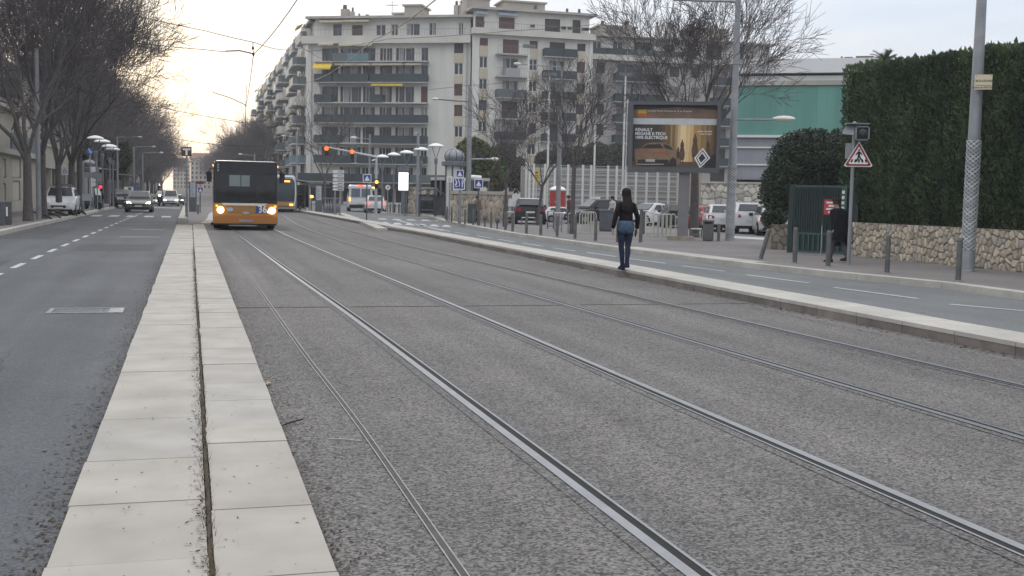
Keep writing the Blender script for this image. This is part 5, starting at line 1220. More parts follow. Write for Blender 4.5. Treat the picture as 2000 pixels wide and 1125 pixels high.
def rider(cx, fy, sc): return [[(cx+a*sc, fy-b*sc) for a, b in P] for P in (
    [(-5, 8), (-6, 20), (-4, 30), (-2.4, 36), (2.4, 36), (4, 30), (6, 20), (5, 8), (3, 6), (3.2, -3), (1.6, -3), (1.2, 6), (-1.2, 6), (-1.6, -3), (-3.2, -3), (-3, 6)],
    [(-4, 34), (-3.4, 42), (-1.4, 45), (-1.4, 48), (-.6, 49.5), (.6, 49.5), (1.4, 48), (1.4, 45), (3.4, 42), (4, 34)])]
sil = []
for c_, f_, q in ((1326.5, 318, .92), (1319, 311, .5), (1351, 314, 1.08), (1376, 316, .88), (1388, 318, .75)): sil += rider(c_, f_, q)
psheet('poster_rider', sil, mat('poster rider', (.085, .05, .03), .35, 0, .4, 5), -.041, post_)
psheet('poster_shade', [[(1368, 328), (1391, 328), (1391, 300), (1382, 303), (1376, 312)]], pk_, -.044, post_)
D = [(1366, 288), (1381, 308), (1361.5, 328), (1350.5, 308)]
def ringp(P, Q_): return [[P[i], P[(i+1) % 4], Q_[(i+1) % 4], Q_[i]] for i in range(4)]
def sc_(P, f): cx = sum(p[0] for p in P)/4; cy = sum(p[1] for p in P)/4; return [(cx+(a-cx)*f, cy+(b-cy)*f) for a, b in P]
psheet('emblem_ground', [sc_(D, .9)], pk_, -.0495, post_)
psheet('emblem', ringp(D, sc_(D, .80))+ringp(sc_(D, .66), sc_(D, .46)), W['white'], -.054, post_)
m = MB()
for tx, y_ in (('RENAULT', 254.5), ('MEGANE E-TECH', 262), ('100% ELECTRIQUE', 269.5)): put_text(m, tx, 8.3*k, (X(1235), -.053, Z(y_)), .003, 'LEFT', .93 if 'T' in tx else 1)
put_text(m, 'Journées Portes Ouvertes du 12 au 16 janvier', 5.0*k, (X(1258), -.053, Z(217)), .001, 'LEFT', .92)
put_text(m, 'portes ouvertes', 4.6*k, (X(1383), -.053, Z(256)), .002, 'RIGHT', .95); put_text(m, '12 au 16 janv.', 4.6*k, (X(1383), -.053, Z(261)), .002, 'RIGHT', .95)
m.build('lettering', W['white'], post_)

# warning sign with flashing lamp and solar panel
s = Sp(1657, 517); k = s.k; X, Z = s.x, s.z; t = s.thing('crossing_sign', 'red and white triangular pedestrian warning sign with solar lamp', 'sign', None, 0.0)
t.rotation_euler.z = face_rz(s.p)*.85
m = MB(); m.cyl((0, 0, 0), (0, 0, Z(241)), 3.7*k, 3.4*k, 12); m.ell((0, 0, Z(240)), (.05, .05, .04), 8, 5); m.build('pole', W['galv'], t, 40)
def tri(f, cy=303.): return [(1666.5+(a-1666.5)*f, cy+(b-cy)*f) for a, b in ((1666.5, 275.5), (1693, 323), (1690, 325.5), (1643, 325.5), (1640, 323))]
def ssheet(name, polys, m_, y, par): 
    m = MB()
    for P in polys: m.extr([(X(a-9.5*0), y, Z(b)) for a, b in P], (0, .004, 0))
    return m.build(name, m_, par)
tri_ = lambda f: tri(f, 309)
ssheet('sign_back', [tri_(1)], W['white'], -.07, t); ssheet('sign_border', [tri_(.90)], W['red'], -.076, t); ssheet('sign_face', [tri_(.68)], W['white'], -.082, t)
fig = [[(1665, 293), (1666, 291), (1668, 291), (1669, 293), (1668, 295), (1666, 295)], [(1665, 295.5), (1669, 296), (1673, 300), (1672.4, 303), (1671.3, 303), (1671, 300.8), (1669.4, 299.4), (1669, 305), (1674.5, 313.5), (1672.4, 315), (1667.4, 308), (1663.5, 316), (1661, 315), (1664.5, 307), (1665, 300), (1663, 302), (1661, 303.5), (1660.4, 302), (1663, 298)]]
fig += [[(x, 317), (x+3.4, 317), (x+5.4-(x-1651)*.14, 311), (x+2.4-(x-1651)*.14, 311)] for x in (1651.5, 1658.5, 1665.5, 1672.5, 1679.5)]
ssheet('pictogram', fig, W['black'], -.088, t)
m = MB(); m.loft([[(X(a), y, Z(b)) for a, b in ((1661, 274), (1681, 274), (1684, 271), (1684, 250), (1681, 247), (1661, 247), (1658, 250), (1658, 271))] for y in (-.2, -.05)]); o = m.build('lamp_housing', W['galv'], t)
m = MB(); m.box(X(1660.5), X(1681.5), -.215, -.201, Z(272), Z(249)); o2 = m.build('lamp_face', W['black'], o)
m = MB(); m.T = Matrix.Translation((X(1671), -.21, Z(260))) @ Matrix.Rotation(pi/2, 4, 'X'); m.lathe([(8*k, -.005), (7.5*k, .02), (3*k, .035)], 16); m.build('lamp_lens', mat('dark lens', (.03, .03, .035), .15), o)
m = MB(); m.loft([[(X(1640), -.25, Z(241)), (X(1683), -.25, Z(241)), (X(1683), .25, Z(241)), (X(1640), .25, Z(241))], [(X(1640), -.25, Z(242.5)), (X(1683), -.25, Z(242.5)), (X(1683), .25, Z(242.5)), (X(1640), .25, Z(242.5))]]); m.build('top_plate', W['galv'], t)
m = MB(); m.extr([(X(1641), -.1, Z(243)), (X(1658), -.1, Z(243)), (X(1654), -.34, Z(265)), (X(1632), -.34, Z(263))], (.0, .03, .0)); m.build('solar_panel', mat('solar panel', (.14, .14, .16), .35, 0, .1, 9), t)
m = MB(); m.box(X(1643), X(1656), .02, .16, Z(310), Z(279)); m.build('control_box', W['galv'], t)

# green gate, notice
gp0, gp1 = G(1543, 493, .1), G(1664, 499, .1); gl = (gp1-gp0).length; ga = atan2(gp1.y-gp0.y, gp1.x-gp0.x); gz = A(1600, 366, (gp0.y+gp1.y)/2).z-.1
t = thing('metal_gate', 'dark green ribbed double gate between ivy and hedge', 'gate', (gp0.x, gp0.y, .1), ga); Mgg = mat('gate green', (.010, .030, .028), .45, 0, .15, 4, dirt=.2); Mgg2 = mat('gate green light', (.03, .075, .068), .45, 0, .15, 4)
for a, b in ((.08, gl*.50-.02), (gl*.50+.02, gl*.98)):
    m = MB(); m.box(a, b, .02, .05, .08, gz); n = int((b-a)/.075)
    for i in range(n): m.box(a+(b-a)*i/n+.006, a+(b-a)*(i+.5)/n, -.012, .0195, .62, gz-.06)
    o = m.build('gate_leaf', Mgg, t)
    m = MB(); m.box(a, b, -.02, .07, gz+.003, gz+.06); m.build('gate_rail', Mgg2, o); m = MB(); m.box(a, b, -.015, .019, .54, .60); m.box(a, b, -.015, .019, .02, .08)
    for i in range(0, n, 2): m.box(a+(b-a)*i/n+.006, a+(b-a)*(i+.6)/n, -.02, .0195, .09, .54)
    m.build('gate_bars', Mgg2, o)
for a, b in ((-.08, .06), (gl, gl+.14)): m = MB(); m.box(a, b, -.05, .12, 0, gz+.07); m.build('gate_post', Mgg, t)
q = lambda px, py: ((px-1543)/(1664-1543)*gl, A(px, py, gp0.y+(gp1.y-gp0.y)*(px-1543)/121).z-.1)
o = thing('notice_board', 'red notice with white lines hung on the green gate', 'notice', (gp0.x, gp0.y, .1), ga)
x0, z0 = q(1608, 419); x1, z1 = q(1636, 390); m = MB(); m.box(x0, x1, -.045, -.022, z0, z1); m.build('panel', mat('notice red', (.42, .04, .045), .5, 0, .06, 4), o)
m = MB()
for i, (a, b) in enumerate(((.14, .9), (.3, .92), (.14, .9), (.3, .7))): zz = z1-(z1-z0)*(.2+.21*i); m.box(x0+(x1-x0)*a, x0+(x1-x0)*b, -.05, -.0455, zz-.025, zz+.025)
m.build('lettering', W['white'], o)
x0, z0 = q(1642, 410); x1, z1 = q(1652, 364); m = MB(); m.box(x0, x1, -.10, -.0, z0-.9, z1); o = m.build('gate_mast', Mgg2, t); m = MB()
for i in range(4): zz = z1-.12-.15*i; m.box(x0+.01, x0+.09, -.107, -.1005, zz-.09, zz)
m.build('mark', W['cream'], o)

# bins, cabinets, racks, barriers
def cabinet(label, px, py, x0, x1, top, m_='mgrey', dp=.35, name='utility_cabinet', cat='cabinet', lid=True, h=.1):
    s = Sp(px, py, h); t = s.thing(name, label, cat); H = s.z(top); m = MB(); m.box(s.x(x0), s.x(x1), 0, dp, .04, H-.03); m.build('body', W[m_] if isinstance(m_, str) else m_, t)
    m = MB(); m.box(s.x(x0)-.02, s.x(x1)+.02, -.03, dp+.03, H-.03, H+.02); m.build('lid', W['mgrey'], t)
    m = MB(); m.box(s.x(x0)+.02, s.x(x1)-.02, .02, dp-.02, 0, .04); m.build('base', W['dgrey'], t); return s, t
cab = mat('cabinet blue grey', (.115, .125, .14), .55, 0, .1, 4, dirt=.25)
s, t = cabinet('square grey litter bin right of the billboard post', 1382, 471, 1372, 1393, 431, mat('bin grey', (.13, .135, .13), .6, 0, .15, 7, dirt=.3), .38, 'litter_bin', 'bin')
m = MB(); m.box(s.x(1374), s.x(1391), -.012, -.002, .06, s.z(440)); m.build('door', mat('bin grey'), t); m = MB(); m.box(s.x(1375), s.x(1390), -.012, -.003, s.z(437), s.z(433.5)); m.build('slot', W['black'], t)
s, t = cabinet('blue grey street cabinet left of the walking woman', 1182, 452, 1170, 1197, 411, cab); m = MB(); m.box(s.x(1171), s.x(1183), -.01, -.002, .08, s.z(415)); m.box(s.x(1184), s.x(1196), -.01, -.002, .08, s.z(415)); m.build('door', cab, t)
cabinet('narrow blue grey cabinet right of the walking woman', 1260, 457, 1250, 1262, 413, cab)
s = Sp(10, 441, .12); k = s.k
for a, lb in ((2, 'dark grey cabinet cut by the picture edge at far left'), (16.5, 'dark grey cabinet with white label near the left edge')):
    cabinet(lb, a, 441-a*.1, a-6.4, a+6.4, 394, 'dgrey', .4, h=.12)
o = thing('paper_label', 'small white paper stuck on the left dark cabinet', 'label', (s.p.x+5*k, s.p.y, .12)); m = MB(); m.box(-1.5*k, 1.5*k, -.19, -.17, s.z(422), s.z(404)); m.build('sheet', W['white'], o)
cabinet('green utility box left of the woman in brown', 921, 436, 913, 930, 398, mat('green box', (.06, .09, .075), .6, 0, .15, 4, dirt=.2), .5)
cabinet('grey planter box by the short stone wall', 794, 417, 788, 800, 402, 'mgrey', .6, 'planter_box', 'planter', False)
hoop = mat('cream hoop paint', (.55, .54, .47), .5, 0, .08, 6, dirt=.2)
def hoops(label, xs, py, top, foot, wpx=15):
    s = Sp(xs[0], py); t = s.thing('bike_rack', label, 'bike rack', None, 0.25); H = s.z(top)
    for i, px in enumerate(xs):
        x = s.x(px); w = wpx*s.k; m = MB(); P = [(x-w/2, 0, 0), (x-w/2, 0, H-w/2)]+[(x-w/2*cos(a), 0, H-w/2+w/2*sin(a)) for a in (pi*j/8 for j in range(1, 8))]+[(x+w/2, 0, H-w/2), (x+w/2, 0, 0)]
        P = [(a+.0, b+i*.02, c) for a, b, c in P]; m.tube(P, .025, 8); m.build('hoop', hoop, t, 50)
    m = MB(); m.box(s.x(xs[0])-.3, s.x(xs[-1])+.3, -.05, .05, .0, .03); m.build('base_rail', hoop, t)
hoops('cream hooped bike rack left of the walking woman', (1137, 1144, 1152, 1159, 1165), 455, 414, 0, 13)
hoops('cream hooped bike rack between the woman and the billboard post', (1281, 1292, 1303, 1314, 1325), 461, 418, 0, 13)
def barrier(label, x0, x1, py, top, n=4, m_='galv', h=.1):
    s = Sp((x0+x1)/2, py, h); t = s.thing('barrier', label, 'barrier', None, 0.); H = s.z(top); a, b = s.x(x0), s.x(x1); m = MB(); m.cyl((a, 0, 0), (a, 0, H), .028, n=6); m.cyl((b, 0, 0), (b, 0, H), .028, n=6); m.build('upright', W[m_], t)
    for i in range(n): z = H-(H-.12)*i/max(1, n-1); m = MB(); m.cyl((a, 0, z), (b, 0, z), .02 if i else .03, n=6); m.build('rail', W[m_] if i else W['cream'], t)
barrier('ladder-like steel barrier right beside the narrow cabinet', 1260, 1275, 460, 415, 5, 'cream')
barrier('steel barrier at the foot of the rightmost young tree', 1109, 1124, 456, 417); barrier('steel barrier before the car park steel post', 1083, 1097, 453, 416)
barrier('low steel rail round the left young tree', 990, 1004, 443, 414); barrier('low rail in front of the white side-on hatchback', 1069, 1081, 447, 412, 3, 'dgrey'); barrier('low steel rail before the black hatchback', 1018, 1045, 440, 425, 2, 'mgrey')
barrier('low grey rail left of the litter bin under the billboard', 1348, 1371, 464, 447, 2, 'mgrey')
barrier('grey sheet barrier at the foot of the ad column', 870, 903, 430, 408, 9, 'mgrey')
# red kiosk and yellow sign by the fence
s = Sp(1088, 428); t = s.thing('ticket_kiosk', 'round red kiosk with white domed roof by the white fence', 'kiosk'); k = s.k; Hr = s.z(372)
m = MB(); m.lathe([(15.5*k, 0), (15.5*k, Hr)], 20); m.build('body', mat('kiosk red', (.36, .035, .03), .5, 0, .08, 3), t, 40)
m = MB(); m.lathe([(16.5*k, Hr), (16.5*k, Hr+.07), (12*k, s.z(366)), (4*k, s.z(363))], 20); m.build('roof', W['white'], t, 40)
m = MB(); m.extr([(-5*k, -15.2*k, Hr*.62), (5*k, -15.2*k, Hr*.62), (0, -15.2*k, Hr*.42)], (0, -.06, 0)); m.build('mark', W['white'], t)
s = Sp(1046, 425); t = s.thing('fence_sign', 'yellow sign fixed on the white post fence', 'sign'); m = MB(); k = s.k
m.loft([[(x*k, y, s.z(b)) for x, b in ((-5, 357), (5, 357), (6.2, 352), (6.2, 336), (5, 331), (-5, 331), (-6.2, 336), (-6.2, 352))] for y in (-.05, 0)]); m.build('panel', mat('sign yellow', (.62, .45, .04), .5), t)
m = MB(); m.box(-4*k, 4*k, -.058, -.051, s.z(344), s.z(342.5)); m.box(-4*k, 4*k, -.058, -.051, s.z(348), s.z(346.5)); m.box(-2.5*k, 2.5*k, -.058, -.051, s.z(340), s.z(335)); m.build('mark', W['red'], t)
m = MB(); m.cyl((0, .04, 0), (0, .04, s.z(333)), .04, n=6); m.build('post', Mfr, t)

# blue square signs
def bsign(label, px, base, x0, x1, y0, y1, glyph, h=.1, post='dgrey', r=.035, name='road_sign'):
    s = Sp(px, base, h); t = s.thing(name, label, 'sign'); X, Z = s.x, s.z; Z3(r, r, Z(y0), 8).build('post', W[post], t)
    m = MB(); m.box(X(x0), X(x1), -.07, -.045, Z(y1), Z(y0)); o = m.build('sign_border', W['white'], t); e = (x1-x0)*.09
    m = MB(); m.box(X(x0+e), X(x1-e), -.078, -.0705, Z(y1-e), Z(y0+e)); m.build('sign_face', W['blue'], o)
    m = MB(); cx, cy, w = (x0+x1)/2, (y0+y1)/2, (x1-x0)/2
    for P in glyph: m.extr([(X(cx+a*w), -.085, Z(cy-b*w)) for a, b in P], (0, .006, 0))
    if glyph: m.build('pictogram', W['white'], o)
    return s, t
tr_ = [[(-.62, -.45), (-.3, -.6), (.3, -.6), (.62, -.45), (0, .62)]]
ped = [[(-.6, -.6), (.6, -.6), (0, .65)]]
bsign('blue hump sign with white triangle on the traffic island', 716, 432, 708, 724.5, 340, 356.5, tr_)
bsign('blue hump sign with white triangle behind the brown-coated woman', 933, 440, 925, 942, 350, 367.5, tr_)
s, t = bsign('blue lane arrows board on post below the crossing sign', 899, 438, 883.5, 907, 347, 370.5, [[(-.7, -.3), (-.45, -.3), (-.25, .2), (-.55, .75), (-.7, .75), (-.5, .2)], [(-.05, .75), (-.2, .75), (.0, .1), (.0, -.5), (.14, -.5), (.14, .15)], [(.45, .75), (.6, .75), (.6, .1), (.8, .75), (.92, .7), (.62, -.1), (.62, -.6), (.46, -.6)], [(-.62, -.55), (-.2, -.55), (-.2, -.4), (-.62, -.4)]], post='galv')
bsign('small blue pedestrian crossing sign above the lane arrows board', 896.5, 437.5, 889, 904, 332, 346.5, ped, post='galv')
bsign('blue pedestrian crossing sign at the end of the tram platform', 391, 415, 386, 397, 365, 377, ped, .06)
def wsign(label, px, base, x0, x1, y0, y1, h=.1):
    s = Sp(px, base, h); t = s.thing('parking_sign', label, 'sign'); X, Z = s.x, s.z; Z3(.035, .035, Z(y0), 8).build('post', W['galv'], t)
    m = MB(); m.box(X(x0), X(x1), -.07, -.045, Z(y1), Z(y0)); o = m.build('sign_face', W['white'], t); m = MB(); cx, cy, w = (x0+x1)/2, (y0+y1)/2, (x1-x0)/2
    for P in ([(-.1, .8), (.1, .8), (.1, .58), (-.1, .58)], [(-.1, .5), (.08, .5), (.1, 0), (.45, 0), (.6, -.5), (.45, -.55), (.3, -.15), (-.1, -.15)], [(-.2, .1), (-.45, -.3), (-.3, -.65), (.1, -.7), (.3, -.5), (.4, -.65), (.1, -.85), (-.4, -.8), (-.65, -.3), (-.3, .2)]):
        m.extr([(X(cx+a*w), -.078, Z(cy-b*w)) for a, b in P], (0, .006, 0))
    m.build('pictogram', W['dgrey'], o)
wsign('white wheelchair parking sign beside the lane arrows board', 877, 436, 871.5, 882.5, 344, 356); wsign('grey framed wheelchair sign in front of the left carport', 128, 416, 121.5, 134.5, 325, 342, .12)
s = Sp(177, 411, .12); t = s.thing('round_sign', 'round blue direction sign beside the left disc lamps', 'sign'); Z3(.04, .04, s.z(300), 8).build('post', W['galv'], t)
m = MB(); m.T = Matrix.Translation((0, -.06, s.z(295))) @ Matrix.Rotation(pi/2, 4, 'X'); m.lathe([(6.2*s.k, -.01), (6.2*s.k, .01)], 20); o = m.build('sign_face', mat('bright sign blue', (.04, .16, .5), .4), t)
m = MB(); m.extr([(s.x(173.5), -.08, s.z(291)), (s.x(175), -.08, s.z(290)), (s.x(178.5), -.08, s.z(296)), (s.x(180), -.08, s.z(295)), (s.x(179.5), -.08, s.z(299.5)), (s.x(176), -.08, s.z(298)), (s.x(177), -.08, s.z(297))], (0, .008, 0)); m.build('arrow', W['white'], o)
s = Sp(757, 416); t = s.thing('round_sign', 'round white sign before the dark shop windows', 'sign'); Z3(.04, .04, s.z(366), 8).build('post', W['galv'], t); m = MB(); m.T = Matrix.Translation((0, -.06, s.z(366))) @ Matrix.Rotation(pi/2, 4, 'X'); m.lathe([(5*s.k, -.01), (5*s.k, .01)], 18); o = m.build('sign_face', W['white'], t)
m = MB(); m.extr([(-2*s.k, -.078, s.z(368)), (-1*s.k, -.078, s.z(369)), (2.5*s.k, -.078, s.z(364)), (1.5*s.k, -.078, s.z(363))], (0, .006, 0)); m.build('arrow', W['dgrey'], o)
s = Sp(664, 421); t = s.thing('direction_sign', 'stack of six pale direction panels on two posts', 'sign'); m = MB(); m.cyl((0, 0, 0), (0, 0, s.z(331)), .05, n=8); m.cyl((s.x(654), 0, 0), (s.x(654), 0, s.z(333)), .05, n=8); m.build('post', W['galv'], t)
for a, b in ((333, 338.5), (340.5, 346.5), (348.5, 354), (356, 360.5), (362, 366), (368, 372)):
    m = MB(); m.extr([(s.x(671), -.08, s.z(b)), (s.x(671), -.08, s.z(a)), (s.x(651), -.08, s.z(a)), (s.x(649), -.08, s.z((a+b)/2)), (s.x(651), -.08, s.z(b))], (0, .03, 0)); o = m.build('panel', W['white'] if a != 348.5 else W['cream'], t)
    m = MB(); m.box(s.x(659), s.x(669), -.086, -.081, s.z((a+b)/2)-.03, s.z((a+b)/2)+.03); m.build('lettering', W['mgrey'], o)

# traffic signals
s = Sp(734, 417); t = s.thing('traffic_light', 'grey gantry signal with two lit red lamps over the road', 'traffic light', None, 0.); X, Z = s.x, s.z
m = MB(); m.cyl((0, 0, 0), (0, 0, Z(306)), .11, .085, 10); m.tube([(0, 0, Z(306.5)), (X(690), 0, Z(299)), (X(634), 0, Z(289.5))], [.085, .07, .05], 8); m.build('mast', mat('light mast grey', (.44, .45, .46), .45, .2, .1, 4), t, 40)
for px, py in ((637, 293), (686, 298)):
    m = MB(); m.box(X(px-4), X(px+4), -.2, .06, Z(py+14), Z(py-5)); o = m.build('signal_head', W['black'], t)
    m = MB(); m.T = Matrix.Translation((X(px), -.2, Z(py))) @ Matrix.Rotation(pi/2, 4, 'X'); m.lathe([(4.2*s.k, -.01), (3.9*s.k, .03), (1*s.k, .05)], 14); m.build('lit_lamp', W['redlit'], o)
    m = MB(); m.cyl((X(px), -.05, Z(py-5)), (X(px), -.0, Z(py-7)), .03, n=6); m.build('bracket', W['galv'], o)
m = MB(); m.box(X(730.5), X(737.5), -.25, -.12, Z(368), Z(350)); o = m.build('signal_head', W['black'], t); m = MB(); m.T = Matrix.Translation((0, -.26, Z(355.5))) @ Matrix.Rotation(pi/2, 4, 'X'); m.lathe([(3.4*s.k, -.01), (3.2*s.k, .03), (1*s.k, .05)], 14); m.build('lit_lamp', W['amber'], o)
m = MB(); m.tube([(-.1, 0, Z(312)), (X(727), -.1, Z(313)), (X(725), -.15, Z(314))], .05, 6); m.build('camera', W['white'], t)
s = Sp(197, 408.5, .12); t = s.thing('traffic_light', 'small signal with lit red lamp beside the left pedestrian', 'traffic light', None, 0.); Z3(.05, .05, s.z(345), 8).build('mast', W['galv'], t); m = MB(); m.box(s.x(193.5), s.x(200.5), -.16, .04, s.z(374), s.z(360)); o = m.build('signal_head', W['black'], t)
m = MB(); m.T = Matrix.Translation((0, -.17, s.z(365))) @ Matrix.Rotation(pi/2, 4, 'X'); m.lathe([(3.0*s.k, -.01), (2.8*s.k, .03), (.8*s.k, .05)], 14); m.build('lit_lamp', mat('lit red figure', (1, .03, .06), .3, emit=2.5), o)

# tram stop: T sign, panels, shelters
s = Sp(365, 431, .06); t = s.thing('stop_sign', 'dark square sign with white T on a pole at the tram stop', 'sign'); X, Z = s.x, s.z; Z3(.05, .045, Z(303), 10).build('pole', W['galv'], t)
m = MB(); m.box(X(355.3), X(374.3), -.08, .08, Z(305), Z(287)); o = m.build('sign_box', mat('sign brown', (.085, .035, .015), .4, 0, .1, 3), t)
m = MB()
for y in (-.09,): m.box(X(357.8), X(371.8), y, y+.009, Z(293.5), Z(290)); m.box(X(362.8), X(366.8), y, y+.009, Z(303.2), Z(293.51))
m.build('letter_T', W['white'], o)
def panel(label, px, base, x0, x1, y0, y1, h, ybox, m1=cab):
    s = Sp(px, base, h); t = s.thing('timetable_stand', label, 'timetable'); X, Z = s.x, s.z
    m = MB(); m.box(X(x0), X(x1), 0, .22, 0, Z(ybox)); m.build('base', m1, t); m = MB(); m.box(X(x0), X(x0)+.06, 0, .12, Z(ybox), Z(y0)); m.box(X(x1)-.06, X(x1), 0, .12, Z(ybox), Z(y0)); m.box(X(x0)+.061, X(x1)-.061, .02, .10, Z(ybox), Z(y0)-.003); m.build('frame', m1, t)
    m = MB(); m.box(X(x0)+.08, X(x1)-.08, -.0, .019, Z(y1), Z(y0)-.05); o = m.build('timetable', mat('timetable sheet', (.40, .44, .48), .4, 0, .12, 6), t)
    m = MB(); r_ = random.Random(px)
    for i in range(7): z = Z(y1)+(Z(y0)-Z(y1))*(.1+.12*i); m.box(X(x0)+.14, X(x0)+.14+(X(x1)-X(x0)-.28)*r_.uniform(.4, 1), -.006, -.001, z, z+.03)
    m.build('print_lines', cab, o)
panel('tall blue grey timetable panel at the near end of the tram platform', 376, 413.5, 369.5, 384, 355, 385, .06, 388)
panel('blue grey timetable panel at the right tram stop beside the shelter', 622, 414, 615.5, 629.5, 362, 391, .1, 393)
s = Sp(391, 411, .06); t = s.thing('stop_board', 'small red stop board behind the near timetable panel', 'sign'); Z3(.04, .04, s.z(354), 8).build('post', W['galv'], t); m = MB(); m.box(s.x(384), s.x(398), -.07, -.045, s.z(359.5), s.z(354)); m.build('board', mat('dull red board', (.16, .03, .035), .5), t)
bollard('grey bollard on the tram platform below the crossing sign', 387, 418, 400, 0, .06, None, .06)
bollard('slim grey bollard at the tip of the tram platform', 363, 416, 396, 0, .04, None, .06)
def shelter(name, label, px, base, x0, x1, yr, h, dp, m_fr, side=1):
    s = Sp(px, base, h); t = s.thing(name, label, 'shelter', None, -.04); X, Z = s.x, s.z; H = Z(yr); a, b = X(x0), X(x1)
    m = MB(); m.loft([[(a-.15, -.3, H+.18), (b+.2, -.3, H), (b+.2, -.3, H+.10), (a-.15, -.3, H+.28)], [(a-.15, dp, H+.18), (b+.2, dp, H), (b+.2, dp, H+.1), (a-.15, dp, H+.28)]]); m.build('roof', W['galv'], t)
    for x in (a, b):
        for y in (0, dp-.2): m = MB(); m.box(x-.05, x+.05, y, y+.1, 0, H-.001); m.build('post', W['galv'], t)
    m = MB(); m.box(b-.02, b+.02, .12, dp-.22, .25, H-.2); m.box(a+.06, b-.06, dp-.14, dp-.12, .9, H-.15); m.build('glass_panel', glass('shelter glass', (.05, .065, .075)), t)
    m = MB(); m.box(a+.06, b-.06, dp-.16, dp-.10, .1, .89); m.build('low_panel', m_fr, t); m = MB(); m.box(a+.3, b-.3, dp-.6, dp-.2, .42, .48); m.build('bench', m_fr, t)
shelter('tram_shelter', 'grey tram shelter with thin sloping roof beside the standing tram', 604, 412.5, 579, 604, 357, .1, 5.5, cab)
s = Sp(844, 424); t = s.thing('bus_shelter', 'black glazed bus shelter with curved roof before the stone walls', 'shelter'); X, Z = s.x, s.z; H = Z(369)
m = MB(); m.loft([[(X(816), y, H-.12), (X(830), y, H+.02), (X(850), y, H), (X(868), y, H-.25), (X(868), y, H-.33), (X(850), y, H-.10), (X(830), y, H-.08), (X(816), y, H-.2)] for y in (-.5, 1.3)]); m.build('roof', W['dgrey'], t)
for x in (818, 849, 866): m = MB(); m.box(X(x)-.05, X(x)+.05, 1., 1.1, 0, H-.34); m.build('post', W['dgrey'], t)
m = MB(); m.box(X(820), X(847), 1.02, 1.06, .2, H-.36); m.build('glass_panel', W['glassd'], t); m = MB(); m.box(X(850), X(865), .9, .98, .1, H-.45); o = m.build('advert_panel', mat('dark poster', (.06, .06, .065), .3, 0, .5, 3), t)
m = MB(); m.box(X(823), X(846), .55, .95, .42, .48); m.build('bench', W['mgrey'], t); m = MB(); m.box(X(822), X(846), 1.0, 1.017, H-.75, H-.5); m.build('sign_strip', W['galv'], t)
m = MB()
for i in range(4): m.box(X(832), X(839), 1.005, 1.018, 1.15+i*.16, 1.24+i*.16)
m.build('lettering', W['galv'], t)
s = Sp(787, 418); t = s.thing('advert_panel', 'brightly lit white advert box on a grey post', 'advert'); X, Z = s.x, s.z; Z3(.14, .14, Z(372), 10).build('post', W['mgrey'], t); m = MB(); m.box(X(776), X(798), -.12, .12, Z(373.5), Z(335)); m.build('frame', W['dgrey'], t)
m = MB(); m.box(X(778), X(793), -.135, -.121, Z(371.5), Z(337)); m.build('lit_screen', mat('lit screen white', (1, 1, 1), .4, emit=1.6), t); m = MB(); m.box(X(793.8), X(796.4), -.135, -.121, Z(371.5), Z(337)); m.build('lit_edge', mat('lit screen white'), t)
m = MB(); m.box(X(777), X(798), -.05, .05, Z(334), Z(325)); m.build('top_board', W['mgrey'], t)
